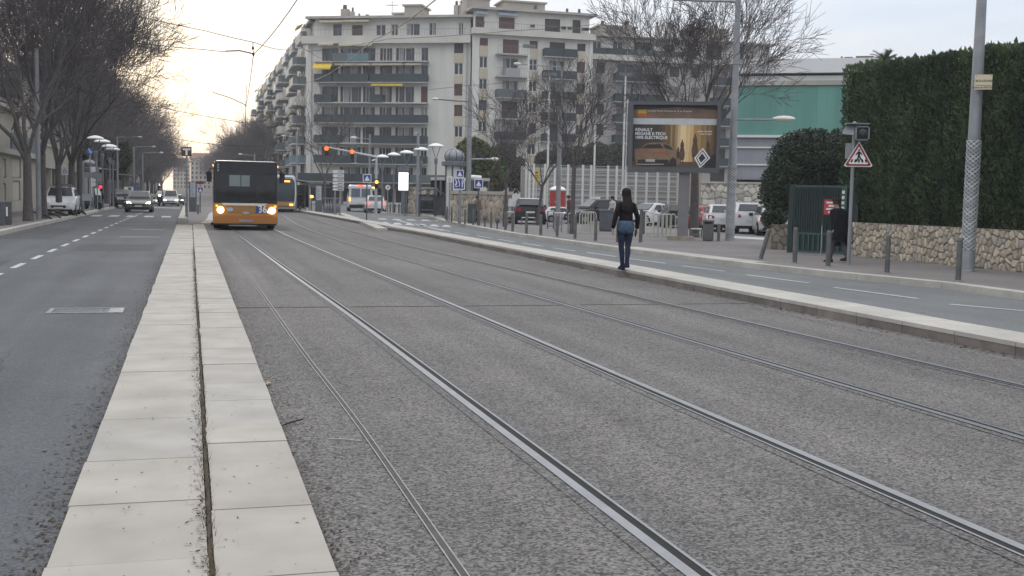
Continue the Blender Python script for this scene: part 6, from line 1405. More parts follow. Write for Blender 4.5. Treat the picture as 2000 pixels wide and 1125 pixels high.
# advertising columns
def adcol(label, px, base, rpx, ytop, ydome, yrim, h, poster=True):
    s = Sp(px, base, h); t = s.thing('ad_column', label, 'advertising column'); X, Z, k = s.x, s.z, s.k; r = rpx*k
    m = MB(); m.lathe([(r*.92, 0), (r*.92, Z(yrim))], 24); m.build('shaft', mat('column pale grey', (.56, .56, .55), .5, 0, .06, 3), t, 40)
    m = MB(); m.lathe([(r*1.1, Z(yrim)), (r*1.42, Z(yrim)+.05), (r*1.42, Z(yrim)+.28), (r*.8, Z(yrim)+.34)], 24); m.build('rim', W['mgrey'], t, 40)
    m = MB(); z0, z1 = Z(ydome), Z(ytop); hh = z1-z0
    m.lathe([(r*.75, Z(yrim)+.34), (r*.8, z0), (r*1.02, z0+hh*.2), (r*1.08, z0+hh*.42), (r*.98, z0+hh*.65), (r*.66, z0+hh*.88), (r*.2, z1), (r*.05, z1+.1)], 24); o = m.build('dome', mat('dome grey', (.25, .26, .28), .35, .3, .08, 3), t, 50)
    m = MB()
    for i in range(8):
        a = 2*pi*i/8+.2; m.tube([(q*1.01*cos(a), q*1.01*sin(a), z) for q, z in ((r*.82, z0), (r*1.03, z0+hh*.2), (r*1.09, z0+hh*.42), (r*.99, z0+hh*.65), (r*.67, z0+hh*.88), (r*.2, z1))], .025, 4)
    m.build('dome_rib', W['dgrey'], o)
    m = MB()
    for i in range(6): a = 2*pi*i/6+.3; m.cyl((r*.95*cos(a), r*.95*sin(a), 0), (r*.95*cos(a), r*.95*sin(a), Z(yrim)), .05, n=6)
    m.build('fluting', W['dgrey'], t)
    if poster:
        m = MB(); a0, a1 = -pi/2-.55, -pi/2+.75; m.loft([[(r*.98*cos(a0+(a1-a0)*i/8), r*.98*sin(a0+(a1-a0)*i/8), z) for i in range(9)] for z in (Z(408), Z(348))], False, False); o = m.build('poster', mat('pale poster', (.48, .47, .48), .4, 0, .05, 2), t)
        m = MB(); 
        def cp(u, z, e=1.0): a = a0+(a1-a0)*u; return (r*(.985+.004*e)*cos(a), r*(.985+.004*e)*sin(a), z)
        zz = lambda f: Z(408)+(Z(348)-Z(408))*f
        m.m = 0; m.poly([cp(u, zz(v)) for u, v in ((.15, .0), (.85, .0), (.88, .15), (.7, .3), (.55, .34), (.3, .28), (.14, .15))]); m.poly([cp(u, zz(v)) for u, v in ((.36, .3), (.52, .3), (.56, .45), (.5, .54), (.38, .54), (.33, .44))])
        m.m = 1; m.poly([cp(u, zz(v), 2) for u, v in ((.2, .2), (.36, .3), (.35, .48), (.5, .53), (.45, .58), (.28, .56), (.2, .4))])
        m.build('portrait', [mat('poster skin tone', (.30, .13, .085), .4, 0, .2, 6), mat('poster hair', (.07, .028, .02), .4)], o)
adcol('advertising column with grey ribbed dome beside the blue lane board', 886, 427, 18, 291, 316, 325, .1)
s = adcol('domed grey ad column among the left pavement signs', 176, 408, 12, 312, 324, 336, .12, False)
s = Sp(182, 410, .12); t = s.thing('shop_board', 'long grey blue board jutting from the left ad column', 'board'); m = MB(); m.extr([(s.x(164), -.35, s.z(347)), (s.x(196), -.35, s.z(347)), (s.x(199), -.35, s.z(342)), (s.x(196), -.35, s.z(337)), (s.x(164), -.35, s.z(337))], (0, .1, 0)); m.build('board', mat('board grey', (.20, .21, .22), .6), t); m = MB(); m.cyl((s.x(190), -.2, 0), (s.x(190), -.2, s.z(340)), .04, n=6); m.build('post', W['galv'], t)
s = Sp(182, 409.5, .12); t = s.thing('small_sign', 'white square sign with two small plates above the left kerb', 'sign'); Z3(.035, .035, s.z(326), 6).build('post', W['galv'], t)
for a, b in ((326, 336), (349, 355), (356, 364)): m = MB(); m.box(s.x(177), s.x(187), -.47, -.45, s.z(b), s.z(a)); m.box(-.02, .02, -.45, 0, s.z(b)+.1, s.z(b)+.14); m.build('plate', W['white'], t)
s = Sp(163, 419, .12); t = s.thing('info_post', 'thin grey post with pale panel at the left kerb edge', 'post'); Z3(.055, .05, s.z(314), 8).build('post', W['galv'], t); m = MB(); m.box(s.x(161), s.x(178.5), -.08, -.055, s.z(392), s.z(378)); m.build('panel', mat('pale blue panel', (.34, .37, .40), .5), t)
s = Sp(181, 409, .12); t = s.thing('pavement_board', 'white leaning pavement board behind the thin post', 'board'); m = MB(); m.extr([(s.x(174), 0, 0), (s.x(186), 0, 0), (s.x(181), .25, s.z(394)), (s.x(174), .25, s.z(394))], (0, .04, 0)); m.build('panel', W['white'], t)
m = MB(); m.box(s.x(175), s.x(183), .3, .34, 0, s.z(398)); m.build('stay', W['mgrey'], t)
s = Sp(252, 401, .12); t = s.thing('poster_stand', 'white poster stand with a dark head picture beyond the left cars', 'poster'); m = MB(); m.box(s.x(243), s.x(260), -.05, .1, .4, s.z(365)); m.build('panel', W['white'], t); m = MB(); m.box(s.x(243), s.x(260), .0, .08, 0, .4); m.build('base', W['mgrey'], t)
m = MB(); m.extr([(s.x(a), -.06, s.z(b)) for a, b in ((251, 366), (256, 366), (257, 370), (253, 373), (250, 370))], (0, .006, 0)); m.extr([(s.x(a), -.06, s.z(b)) for a, b in ((247, 382), (256, 382), (254, 374), (251, 373))], (0, .006, 0)); m.build('portrait', mat('poster hair'), t)
s = Sp(263, 400, .12); t = s.thing('direction_sign', 'blue direction panels on the far left lamp pole', 'sign'); Z3(.04, .04, s.z(356), 6).build('post', W['galv'], t)
for a, b in ((356.5, 363), (364.5, 369), (370.5, 374)): m = MB(); m.box(s.x(255), s.x(271.5), -.06, -.03, s.z(b), s.z(a)); m.build('panel', mat('slate blue panel', (.07, .10, .16), .5), t)
# bike dock by the right tram stop
s = Sp(650, 416.5); t = s.thing('bike_dock', 'row of docked grey bicycles beside the direction panels', 'bike dock', None, 0.); X, Z = s.x, s.z
for i in range(6):
    x = X(636+i*5.6); b = MB()
    for dx in (-.05, .5):
        b.T = Matrix.Translation((x, dx*1.0+i*.1, .33)) @ Matrix.Rotation(pi/2, 4, 'Y')
        P = [(.32*cos(2*pi*j/14), .32*sin(2*pi*j/14), 0) for j in range(15)]; b.tube(P, .022, 4)
    b.T = None; y = i*.1; b.tube([(x, y-.05, .33), (x, y+.1, .85), (x, y+.12, 1.02)], .025, 5); b.tube([(x, y+.1, .75), (x, y+.45, .7), (x, y+.5, .33)], .025, 5); b.tube([(x-.25, y+.08, 1.05), (x+.25, y+.08, 1.05)], .022, 5)
    b.build('docked_bicycle', mat('bicycle grey', (.22, .23, .25), .4, .3, .2, 6), t)
for px in (646, 652): m = MB(); m.cyl((X(px), -1.2, 0), (X(px), -1.2, Z(390)), .035, n=6); m.build('post', W['dgrey'], t)
m = MB(); m.box(X(633), X(668), .7, .8, 0, .5); m.build('dock_rail', W['mgrey'], t)
# roadworks lamp
s = Sp(608, 411.5); t = s.thing('warning_lamp', 'glowing orange warning lamp beside the right timetable panel', 'lamp'); Z3(.05, .05, s.z(386), 8).build('post', W['mgrey'], t); m = MB(); m.ell((0, 0, s.z(384)), (4.5*s.k, .15, 3*s.k), 10, 6); m.build('lit_lamp', W['amber'], t, 40)
# low bent hoops round the left tree pits
r = random.Random(6)
for i, (px, py, w) in enumerate(((80, 428, 34), (97, 426, 36), (112, 422.5, 32), (132, 421, 30), (152, 419, 26))):
    s = Sp(px, py, .12); t = one('tree_guard', 'low bent wooden rail at the foot of the left tree trunks', 'tree guard', (lambda m: (m.tube([(-w*.5*s.k, .5, .05), (-w*.4*s.k, .3, .32), (0, 0, .26), (w*.35*s.k, -.35, .14), (w*.5*s.k, -.5, .02)], [.05, .05, .06, .05, .04], 7), m)[1])(MB()), mat('weathered wood', (.05, .04, .035), .9, 0, .3, 8), s.p, .2, 'low rails round the left tree pits', 50)
# terrace awning behind the stone wall
s = Sp(945, 424); t = s.thing('terrace_awning', 'dark terrace frame with white rolled awning above the stone wall', 'awning', None, 0.); X, Z = s.x, s.z
m = MB(); m.box(X(880), X(986), 4, 7, Z(352), Z(346)); m.build('roof', mat('pale roof sheet', (.40, .40, .39), .6), t); m = MB(); m.cyl((X(938), 3.8, Z(344.5)), (X(966), 3.8, Z(346)), .16, n=8); m.build('awning_roll', W['white'], t)
for px in (884, 918, 950, 984): m = MB(); m.box(X(px)-.06, X(px)+.06, 4, 4.12, 0, Z(352)); m.build('post', W['dgrey'], t)
m = MB(); m.box(X(880), X(986), 6.8, 7, 0, Z(352)); m.build('back_wall', Minside, t)

# ------------------------------------------------------------------ overhead line
wire = mat('overhead wire', (.035, .035, .04), .5, .4, .1, 5)
def cable(label, pts, r=.011, grp='overhead tram line cables', name='overhead_wire'):
    P = []
    for a, b in zip(pts, pts[1:]):
        a, b = Vector(a), Vector(b); sag = (b-a).length*.008
        for i in range(8): f = i/8; P.append(a+(b-a)*f-Vector((0, 0, sag*4*f*(1-f))))
    P.append(Vector(pts[-1])); m = MB(); m.tube(P, r, 5); one(name, label, 'cable', m, wire, group=grp)
c1 = A(495, 106, 38); c2 = A(480, 206, 62)
cable('tram contact wire rising to the top edge left of the corner block', [(2.75, -12, 6.25), A(580, 0, 27), c1, c2, A(478, 252, 92), A(470, 290, 150)], .012)
cable('tram contact wire crossing the upper front of the corner block', [(7.6, -12, 6.3), A(850, 0, 22), A(730, 78, 31), A(600, 160, 58), A(540, 235, 90)], .012)
cable('highest span wire running from the upper left trees to the corner block', [A(110, -8, 38), A(150, 2, 38), A(400, 60, 38), A(497, 83, 38), A(590, 93, 60), A(700, 120, 150)], .012)
cable('second span wire leaving the left trees below the first', [A(60, 58, 38), A(125, 67, 38), A(400, 97, 38), A(440, 101, 38)], .012)
cable('lower span wire crossing the pale sky behind the T sign', [A(230, 190, 62), A(290, 205, 62), A(480, 240, 62)], .014)
cable('short span wire from left tree tips to the sky', [A(200, 130, 50), A(285, 148, 50), A(300, 152, 50)], .01)
cable('long faint span wire above the far bus roof line', [A(318, 266, 90), A(400, 280, 90), A(520, 287, 90), A(600, 285, 120)], .018)
cable('thin wire crossing the corner block facade high on the right', [A(600, 100, 60), A(630, 98, 60), A(760, 76, 60), A(1000, 60, 60), A(1160, 48, 60)], .012)
cable('thin wire sloping across the middle of the corner block', [A(836, 175, 70), A(900, 168, 70), A(1100, 150, 70)], .012)
def hanger(label, a, b, c):
    t = thing('wire_arm', label, 'bracket', (0, 0, 0), group=None); m = MB(); m.tube([a, (Vector(a)+Vector(b))/2+Vector((0, 0, .06)), b], .022, 6); m.build('arm', wire, t); m = MB(); m.tube(c, .012, 5)
    for p in c[1:-1]: m.ell(p, (.04, .04, .06), 6, 5)
    m.build('dropper', wire, t)
hanger('dark bracket arm carrying the wire above the bus', A(440, 100, 38), A(495, 105, 38), [A(494, 82, 38), A(494, 94, 38), A(495, 106, 38), A(493, 122, 38)])
hanger('second bracket arm lower in the pale sky', A(415, 180, 62), A(480, 205, 62), [A(482, 165, 62), A(480, 206, 62), A(480, 250, 62)])
hanger('small bracket arm beside the far right trees', A(405, 279, 90), A(433, 290, 90), [A(432, 268, 90), A(433, 290, 90), A(445, 296, 90)])
# ------------------------------------------------------------------ people
def skin_mesh(name, V, E, m_, par, sub=1):
    """one continuous skin surface grown over a jointed skeleton; V = {joint: (pos, radius)}"""
    keys = list(V); me = bpy.data.meshes.new(name); me.from_pydata([V[k][0] for k in keys], [(keys.index(a), keys.index(b)) for a, b in E], [])
    o = bpy.data.objects.new(name, me); COL.objects.link(o); md = o.modifiers.new('skin', 'SKIN'); md.use_smooth_shade = True
    for i, k in enumerate(keys):
        r = V[k][1]; me.skin_vertices[0].data[i].radius = r if hasattr(r, '__len__') else (r, r)
    me.skin_vertices[0].data[0].use_root = True
    sb = o.modifiers.new('sub', 'SUBSURF'); sb.levels = sub; sb.render_levels = sub
    m2 = bpy.data.meshes.new_from_object(o.evaluated_get(bpy.context.evaluated_depsgraph_get())); bpy.data.objects.remove(o)
    m2.materials.clear(); m2.materials.append(m_)
    for p in m2.polygons: p.use_smooth = True
    n = bpy.data.objects.new(name, m2); COL.objects.link(n); n.parent = par; return n
def cloth(c, sc=9): return mat('cloth %d %d %d' % tuple(int(x*1000) for x in c), c, .95, 0, .28, sc, .6, 22, spec=.12)
def figure(label, s, H, rz, coat, trousers, coat_len=.55, hem=None, stride=.12, arm=(.06, .06), hairlen=.12, hairc=None, cap=None, lean=0., shoes=(.03, .03, .035), wide=1., handR=(0, .03), bend=0., foot=1.):
    """faces local +y; joints in a 1.65 m frame"""
    t = s.thing('person', label, 'person', None, rz); t.scale = (H/1.65,)*3
    aL, aR = arm; st = stride
    J = {}
    def T(z, y=0): return y+lean*max(0, z-.85)*1.0
    hipz = .84
    J.update(pelvis=((0, 0, .90), .10), waist=((0, T(1.04)+.01, 1.04), .085), chest=((0, T(1.22)+.012, 1.22), .082), neck0=((0, T(1.38), 1.37), .06), neck=((0, T(1.43)+.01, 1.43), .048), head0=((0, T(1.47)+.025, 1.485), .068), head=((0, T(1.55)+.03, 1.555), .083), crown=((0, T(1.6)+.02, 1.60), .06), nose=((0, T(1.5)+.118, 1.515), .012))
    E = [('pelvis', 'waist'), ('waist', 'chest'), ('chest', 'neck0'), ('neck0', 'neck'), ('neck', 'head0'), ('head0', 'head'), ('head', 'crown'), ('head0', 'nose')]
    for sd, sx, a, hy in (('L', -1, aL, 0.0), ('R', 1, aR, handR[1])):
        sh = (sx*(.155 if coat_len < .6 else .17), T(1.32), 1.315); el = (sx*(.185+a), T(1.07)-.03, 1.07); wr = (sx*(.19+a*1.35), T(.85)+.03+hy, .85)
        J['sh'+sd] = (sh, .052); J['el'+sd] = (el, .037); J['wr'+sd] = (wr, .026); pm = (wr[0], wr[1]+.012, wr[2]-.055); J['palm'+sd] = (pm, .03)
        E += [('chest', 'sh'+sd), ('sh'+sd, 'el'+sd), ('el'+sd, 'wr'+sd), ('wr'+sd, 'palm'+sd)]
        for i, (dy, ln) in enumerate(((-.026, .062), (-.009, .074), (.009, .070), (.026, .058))):
            b = (pm[0]+sx*.004, pm[1]+dy, pm[2]-.03); c1_ = (b[0]-sx*.006, b[1]+.006, b[2]-ln*.55); c2_ = (b[0]-sx*.022, b[1]+.012, b[2]-ln)
            J['f%d%s' % (i, sd)] = (b, .0095); J['g%d%s' % (i, sd)] = (c1_, .0088); J['h%d%s' % (i, sd)] = (c2_, .0075); E += [('palm'+sd, 'f%d%s' % (i, sd)), ('f%d%s' % (i, sd), 'g%d%s' % (i, sd)), ('g%d%s' % (i, sd), 'h%d%s' % (i, sd))]
        J['th'+sd] = ((pm[0]-sx*.018, pm[1]+.038, pm[2]+.008), .0105); J['ti'+sd] = ((pm[0]-sx*.028, pm[1]+.052, pm[2]-.032), .0085); E += [('palm'+sd, 'th'+sd), ('th'+sd, 'ti'+sd)]
        fy = st*(1 if sd == 'L' else -1)
        hp = (sx*.085, 0, hipz); kn = (sx*(.045+.03*foot), fy*.55+.03, .455); an = (sx*.062*foot, fy, .085+(.05 if fy < 0 else 0)); to = (sx*.07*foot, fy+.13, .03)
        J['hip'+sd] = (hp, .088); J['kn'+sd] = (kn, .055); J['an'+sd] = (an, .036); J['to'+sd] = (to, .03)
        E += [('pelvis', 'hip'+sd), ('hip'+sd, 'kn'+sd), ('kn'+sd, 'an'+sd), ('an'+sd, 'to'+sd)]
    skin_mesh('body', J, E, W['skin'], t)
    g = lambda k: Vector(J[k][0])
    m = MB()
    for sx in (-1, 1): m.ell(g('head')+Vector((sx*.030, .070, -.012)), (.011, .006, .007), 8, 5)
    m.build('eyes', W['black'], t, 60)
    m = MB(); m.ell(g('head')+Vector((0, .070, -.088)), (.022, .010, .006), 8, 5); m.build('mouth', mat('lips', (.30, .11, .10)), t, 60)
    # trousers
    Mt = cloth(trousers, 12); m = MB()
    m.rings([(0, .0, 1.0, .135*wide, .105*wide), (0, -.01, .93, .158*wide, .125), (0, -.015, .86, .170*wide, .135), (0, -.005, .79, .165*wide, .12), (0, 0, .745, .12*wide, .09)], 18)
    for sd, sx in (('L', -1), ('R', 1)):
        h_, k_, a_ = g('hip'+sd), g('kn'+sd), g('an'+sd)
        P = [h_+Vector((0, 0, .02)), h_.lerp(k_, .35), h_.lerp(k_, .75), k_, k_.lerp(a_, .3)+Vector((0, -.02, 0)), k_.lerp(a_, .7)+Vector((0, -.005, 0)), a_+Vector((0, 0, -.01))]
        m.tube(P, [.098*wide, .088*wide, .066, .056, .057, .045, .040], 12)
    m.build('trousers', Mt, t, 70)
    m = MB()
    for sd in 'LR':
        a_ = g('an'+sd); z0 = a_.z-.085; m.loft([[(a_.x+x, a_.y+y, z0+z) for x, z in ((-.042*w, 0), (.042*w, 0), (.045*w, .03), (.034*w, h), (-.034*w, h), (-.045*w, .03))] for y, w, h in ((-.075, .6, .05), (-.06, .9, .085), (.0, 1, .10), (.07, 1, .07), (.14, .95, .05), (.175, .5, .035))])
    m.build('shoes', cloth(shoes), t, 50)
    m = MB()
    for sd in 'LR':
        a_ = g('an'+sd); z0 = a_.z-.092; m.loft([[(a_.x+x*w, a_.y+y, z0+z) for x, z in ((-.045, 0), (.045, 0), (.045, .018), (-.045, .018))] for y, w in ((-.078, .6), (.05, 1), (.15, .95), (.18, .5))])
    m.build('shoe_soles', W['white'] if shoes[2] > .05 else W['black'], t)
    # coat or jacket: torso plus sleeves
    zb = 1.38-coat_len; Mc = cloth(coat); m = MB(); rg = []; n = 9
    for i in range(n):
        f = i/(n-1); z = 1.385-(1.385-zb)*f
        rx = (.058, .105, .150, .156, .150, .143, .140, .146, .153)[i] if coat_len < .6 else (.075, .165, .198, .198, .196, .198, .205, .212, .215)[i]
        ry = (.07, .105, .125, .128, .118, .112, .115, .12, .122)[i] if coat_len < .6 else (.07, .115, .14, .145, .145, .148, .15, .155, .155)[i]
        zz = (1.405, 1.375, 1.32)[i] if i < 3 else 1.32-(1.32-zb)*(i-2)/(n-3)
        rg.append((0, T(zz)-.008, zz, rx*wide, ry*wide))
    m.rings(rg, 22)
    for v in m.v: v += Vector((v.x, v.y, 0)).normalized()*.014*mnoise.noise(Vector((v.x*9, v.y*9, v.z*11)))
    for sd, sx in (('L', -1), ('R', 1)):
        a, b, c = g('sh'+sd), g('el'+sd), g('wr'+sd); bul = 1.1 if coat_len > .6 else 1.
        m.tube([a+Vector((-sx*.05, 0, .0)), a, a.lerp(b, .5), b, b.lerp(c, .5), c+Vector((0, 0, .0))], [.066*bul, .062*bul, .057*bul, .052*bul, .046*bul, .042*bul], 12)
    m.build('coat' if coat_len > .6 else 'jacket', Mc, t, 75)
    if hem:
        m = MB(); m.rings([(0, -.01, 1.0, .150, .118), (0, -.02, .94, .168, .135), (.0, -.025, .87, .180, .150), (0, -.02, .80, .174, .145), (.012, -.01, .755, .150, .12), (.012, -.005, .735, .118, .09)], 24)
        for v in m.v: v += Vector((v.x, v.y, 0)).normalized()*.012*mnoise.noise(Vector((v.x*13, v.y*13, v.z*7)))
        m.build('shirt_hem', cloth(hem, 14), t, 75)
    # hair or cap
    m = MB(); h_ = g('head')
    m.rings([(h_.x, h_.y-.012-(.02 if hairlen > .2 else 0), z, rx, ry) for z, rx, ry in [(h_.z+.115, .02, .02), (h_.z+.10, .065, .07), (h_.z+.06, .093, .10), (h_.z+.01, .099, .098), (h_.z-.05, .095, .085)]], 16)
    if hairlen > .05:
        y0 = h_.y-.045
        m.loft([[(x*w, y0-dy+yy*d, z) for x, yy in ((-1, .6), (-1, -.3), (-.5, -1), (.5, -1), (1, -.3), (1, .6))] for z, w, d, dy in [(h_.z-.02, .094, .06, .0), (h_.z-.10, .090, .055, .03), (h_.z-.10-hairlen*.35, .104, .048, .086), (h_.z-.10-hairlen*.7, .110, .038, .112), (h_.z-.10-hairlen*.93, .088, .030, .112), (h_.z-.10-hairlen, .045, .015, .10)]])
    m.build('hair', W['hair'] if hairc is None else cloth(hairc, 30), t, 70)
    if cap:
        m = MB(); m.rings([(h_.x, h_.y-.005, z, rx, ry) for z, rx, ry in [(h_.z+.122, .02, .02), (h_.z+.112, .07, .08), (h_.z+.075, .101, .112), (h_.z+.03, .106, .115)]], 16); m.box(-.075, .075, h_.y+.09, h_.y+.17, h_.z+.032, h_.z+.042); m.build('cap', cloth(cap), t, 60)
    return t, J
s = Sp(1219.5, 526.5, .15); t, J = figure('woman in short black jacket and blue jeans walking away on the kerb', s, 1.63, -.03, (.012, .010, .011), (.020, .029, .055), .46, (.062, .092, .145), .05, (.05, .06), .30, None, None, 0., (.018, .018, .045), foot=.5)
m = MB(); h_ = Vector(J['head'][0]); m.tube([(sx*.104, h_.y-.01, h_.z+.11*sin(a)+.0) if False else (.106*cos(a), h_.y, h_.z+.125*sin(a)) for sx, a in [(1, pi*i/10) for i in range(11)]], .012, 6)
for sx in (-1, 1): m.ell((sx*.108, h_.y, h_.z-.01), (.022, .036, .042), 10, 6)
hp = m.build('headphones', mat('pale headphones', (.42, .38, .36), .4), None, 60); hp.matrix_world = t.matrix_basis; hp.scale = t.scale; tag(hp, 'pale over-ear headphones worn by the woman walking on the kerb', 'headphones')
m = MB(); q = Vector(J['palmR'][0]); m.T = Matrix.Translation(q+Vector((-.022, .01, -.05))) @ Matrix.Rotation(.3, 4, 'X'); m.box(-.005, .005, -.036, .036, -.075, .075); ph = m.build('phone', W['black'], None); ph.location = t.location; ph.rotation_euler = t.rotation_euler; ph.scale = t.scale; tag(ph, 'dark phone held in the right hand of the walking woman', 'phone')
s = Sp(1637, 512.5, .1); t, J = figure('man in long black coat and cap walking past the green gate', s, s.z(388), .55, (.010, .011, .015), (.075, .072, .085), .80, None, .2, (.05, .04), .03, (.05, .045, .04), (.02, .018, .018), .14, wide=1.38)
m = MB(); q = Vector(J['palmR'][0]); m.loft([[(q.x+x, q.y+y, z) for x, y in ((-.06, -.16), (.06, -.16), (.06, .16), (-.06, .16))] for z in (q.z-.38, q.z-.12)]); m.tube([(q.x, q.y-.1, q.z-.12), (q.x, q.y, q.z-.04), (q.x, q.y+.1, q.z-.12)], .01, 5); b = m.build('shopping_bag', cloth((.02, .02, .022)), None); b.location = t.location; b.rotation_euler = t.rotation_euler; b.scale = t.scale; tag(b, 'dark bag held by the man in the long black coat', 'bag')
s = Sp(932, 434, .1); figure('woman in brown coat and dark trousers standing before the stone wall', s, s.z(383), 2.6, (.24, .13, .10), (.010, .010, .012), .62, None, .03, (.03, .03), .16, None, None, 0., wide=1.25)
s = Sp(196, 408, .12); figure('person in black coat and dark trousers on the left pavement', s, s.z(369), -.3, (.012, .012, .014), (.02, .02, .025), .72, None, .08, (.05, .05), .1, wide=1.1)
s = Sp(1195, 440, .1); figure('person in white top by the parked cars, half hidden by the walking woman', s, s.z(383), 1.9, (.50, .49, .48), (.06, .06, .07), .5, None, .05, (.03, .03), .08)
s = Sp(1110, 437, .1); figure('person in brown jacket standing right of the red kiosk', s, s.z(382), 1.2, (.11, .05, .04), (.05, .05, .06), .55, None, .03, (.03, .03), .05, None, (.05, .045, .045))
s = Sp(586, 412, .1); figure('dark clothed person waiting inside the tram shelter', s, s.z(375), 2.9, (.015, .015, .018), (.02, .02, .025), .6, None, .03, (.03, .03), .1)
# rider far down the lane
p = G(311, 402, 0); t = moped('motor scooter with lit amber lamp coming down the left lane', 311, 402, .1, Pk, 0, 1.)
m = MB(); m.ell((0, -.52, .95), (.11, .05, .1), 8, 5); m.build('headlight', W['headon'], t)
s = Sp(311, 402, 0); t2, J = figure('dark motorcyclist with helmet on the oncoming scooter', s, 1.62, pi, (.015, .014, .014), (.02, .02, .022), .55, None, .05, (.1, .1), .02); t2.location.z = .18
m = MB(); m.ell(Vector(J['head'][0]), (.14, .15, .14), 12, 8); m.build('helmet', W['black'], t2, 60)
# ------------------------------------------------------------------ trees and other plants
bark = mat('grey brown bark', (.088, .078, .076), .95, 0, .3, 6, .6, 30); twigm = mat('bare twigs', (.082, .071, .073), .95, 0, .25, 4)
def perp(d, r):
    a = d.cross(Vector((r.gauss(0, 1), r.gauss(0, 1), r.gauss(0, 1)))); return a.normalized()
def bare_tree(seed, H, th, r0, n_main, counts, ang, up, twig=.009, lean=(0, 0), lenf=.62, first=.62, wob=.16, mang=None):
    r = random.Random(seed); tr, cr = MB(), MB(); top = Vector((lean[0], lean[1], th))
    P = [Vector((0, 0, -.1)), Vector((0, 0, .05)), Vector((lean[0]*.25+r.uniform(-.03, .03), lean[1]*.25, th*.3)), Vector((lean[0]*.65, lean[1]*.65+r.uniform(-.03, .03), th*.7)), top]
    tr.tube(P, [r0*1.35, r0*1.2, r0*1.0, r0*.9, r0*.88], 10)
    def br(mb, p, d, rad, ln, lev):
        segs = 5 if lev > 2 else (4 if lev > 0 else 3); pts = [p]; rs = [rad]; q = p; dd = d.copy()
        for i in range(segs):
            dd = (dd+perp(dd, r)*r.gauss(0, wob)+Vector((0, 0, up*(.5 if lev > 1 else .25)))).normalized(); q = q+dd*(ln/segs); pts.append(q); rs.append(max(twig, rad*(1-.62*(i+1)/segs)))
        mb.tube(pts, rs, 7 if rad > .06 else (5 if rad > .025 else 3), False)
        if lev == 0: return
        n = counts[lev-1]
        for k in range(n):
            f = r.uniform(.3, 1.) if k else 1.; i = min(segs-1, int(f*segs)); t_ = f*segs-i; b = pts[i].lerp(pts[i+1], min(1, t_)); rb = rs[i]+(rs[i+1]-rs[i])*min(1, t_)
            ax = (pts[i+1]-pts[i]).normalized(); a = ang*r.uniform(.55, 1.25) if k else ang*.25; c = (ax*cos(a)+perp(ax, r)*sin(a)).normalized()
            br(cr, b, c, max(twig, rb*(.66 if k else .85)), ln*lenf*r.uniform(.75, 1.2), lev-1)
    L0 = (H-th)*first
    for k in range(n_main):
        az = 2*pi*(k+r.uniform(-.25, .25))/n_main; a = (mang or ang)*r.uniform(.7, 1.15); b = top-Vector((0, 0, r.uniform(0, .12)*th))
        br(tr, b, Vector((sin(a)*cos(az), sin(a)*sin(az), cos(a))), r0*r.uniform(.36, .52), L0*r.uniform(.85, 1.1), len(counts))
    return tr, cr
def plant_tree(label, kind, loc, rz=0., group=None, name='bare_tree', sc=1.):
    t = thing(name, label, 'tree', loc, rz, group); t.scale = (sc,)*3
    if group and 'left row' in group: t.scale = (.86, .86, .95)
    tr, cr = kind; tr.build('trunk', bark, t, 60); cr.build('crown', twigm, t); return t
TA = bare_tree(11, 13.0, 2.9, .21, 6, (6, 6, 5, 4), .54, .08, .0095, mang=.36, wob=.2); TB = bare_tree(12, 12.5, 3.1, .18, 5, (6, 6, 5, 4), .54, .09, .0095, mang=.38, wob=.2); TC = bare_tree(13, 12.5, 2.7, .19, 6, (6, 5, 5, 4), .56, .08, .0105, mang=.40, wob=.2)
grp = 'bare street trees of the left row'
p = G(55, 432, .12); t1 = plant_tree('nearest bare tree of the left row, thick forked trunk beside the grey pole', TA, p, .4, grp)
p = G(85, 427, .12); t2 = plant_tree('bare tree with slim trunk just right of the thick grey pole', TB, p, 1.9, grp)
p = G(115, 421, .12); t3 = plant_tree('bare tree standing in front of the white off-roader', TC, p, 3.1, grp)
p = G(141, 418, .12); dup(t1, p, 2.2, 'bare tree right behind the white off-roader', grp); p = G(156, 417, .12); dup(t2, p, 4.4, 'bare tree between the white off-roader and the thin panel post', grp)
r = random.Random(21); y = 92.; k = 0
rest = [t1, t2, t3]
while y < 330:
    dup(rest[k % 3], (-7.3+r.uniform(-.4, .4), y, .12), r.uniform(0, 6.28), 'distant bare tree far down the left side of the avenue', 'bare trees far down the left side of the avenue', scale=r.uniform(.74, .86)); y += r.uniform(7, 10); k += 1
# second row behind, closing the gaps over the houses
for i, y in enumerate((64, 78, 96)): dup(rest[(i+1) % 3], (-12.2, y, .1), 1.3*i, ('bare tree rising behind the beige street house', 'bare tree rising behind the low cream house', 'bare tree behind the left ad column')[i], 'bare trees behind the left houses', scale=.95)
y = 185.; k = 0
while y < 480:
    dup(rest[k % 3], (11.6+r.uniform(-1.5, 1.5), y, 0), r.uniform(0, 6.28), 'distant bare tree of the right row behind the bus', 'bare trees far down the right side of the avenue', scale=r.uniform(.85, 1.05)); y += r.uniform(9, 13); k += 1
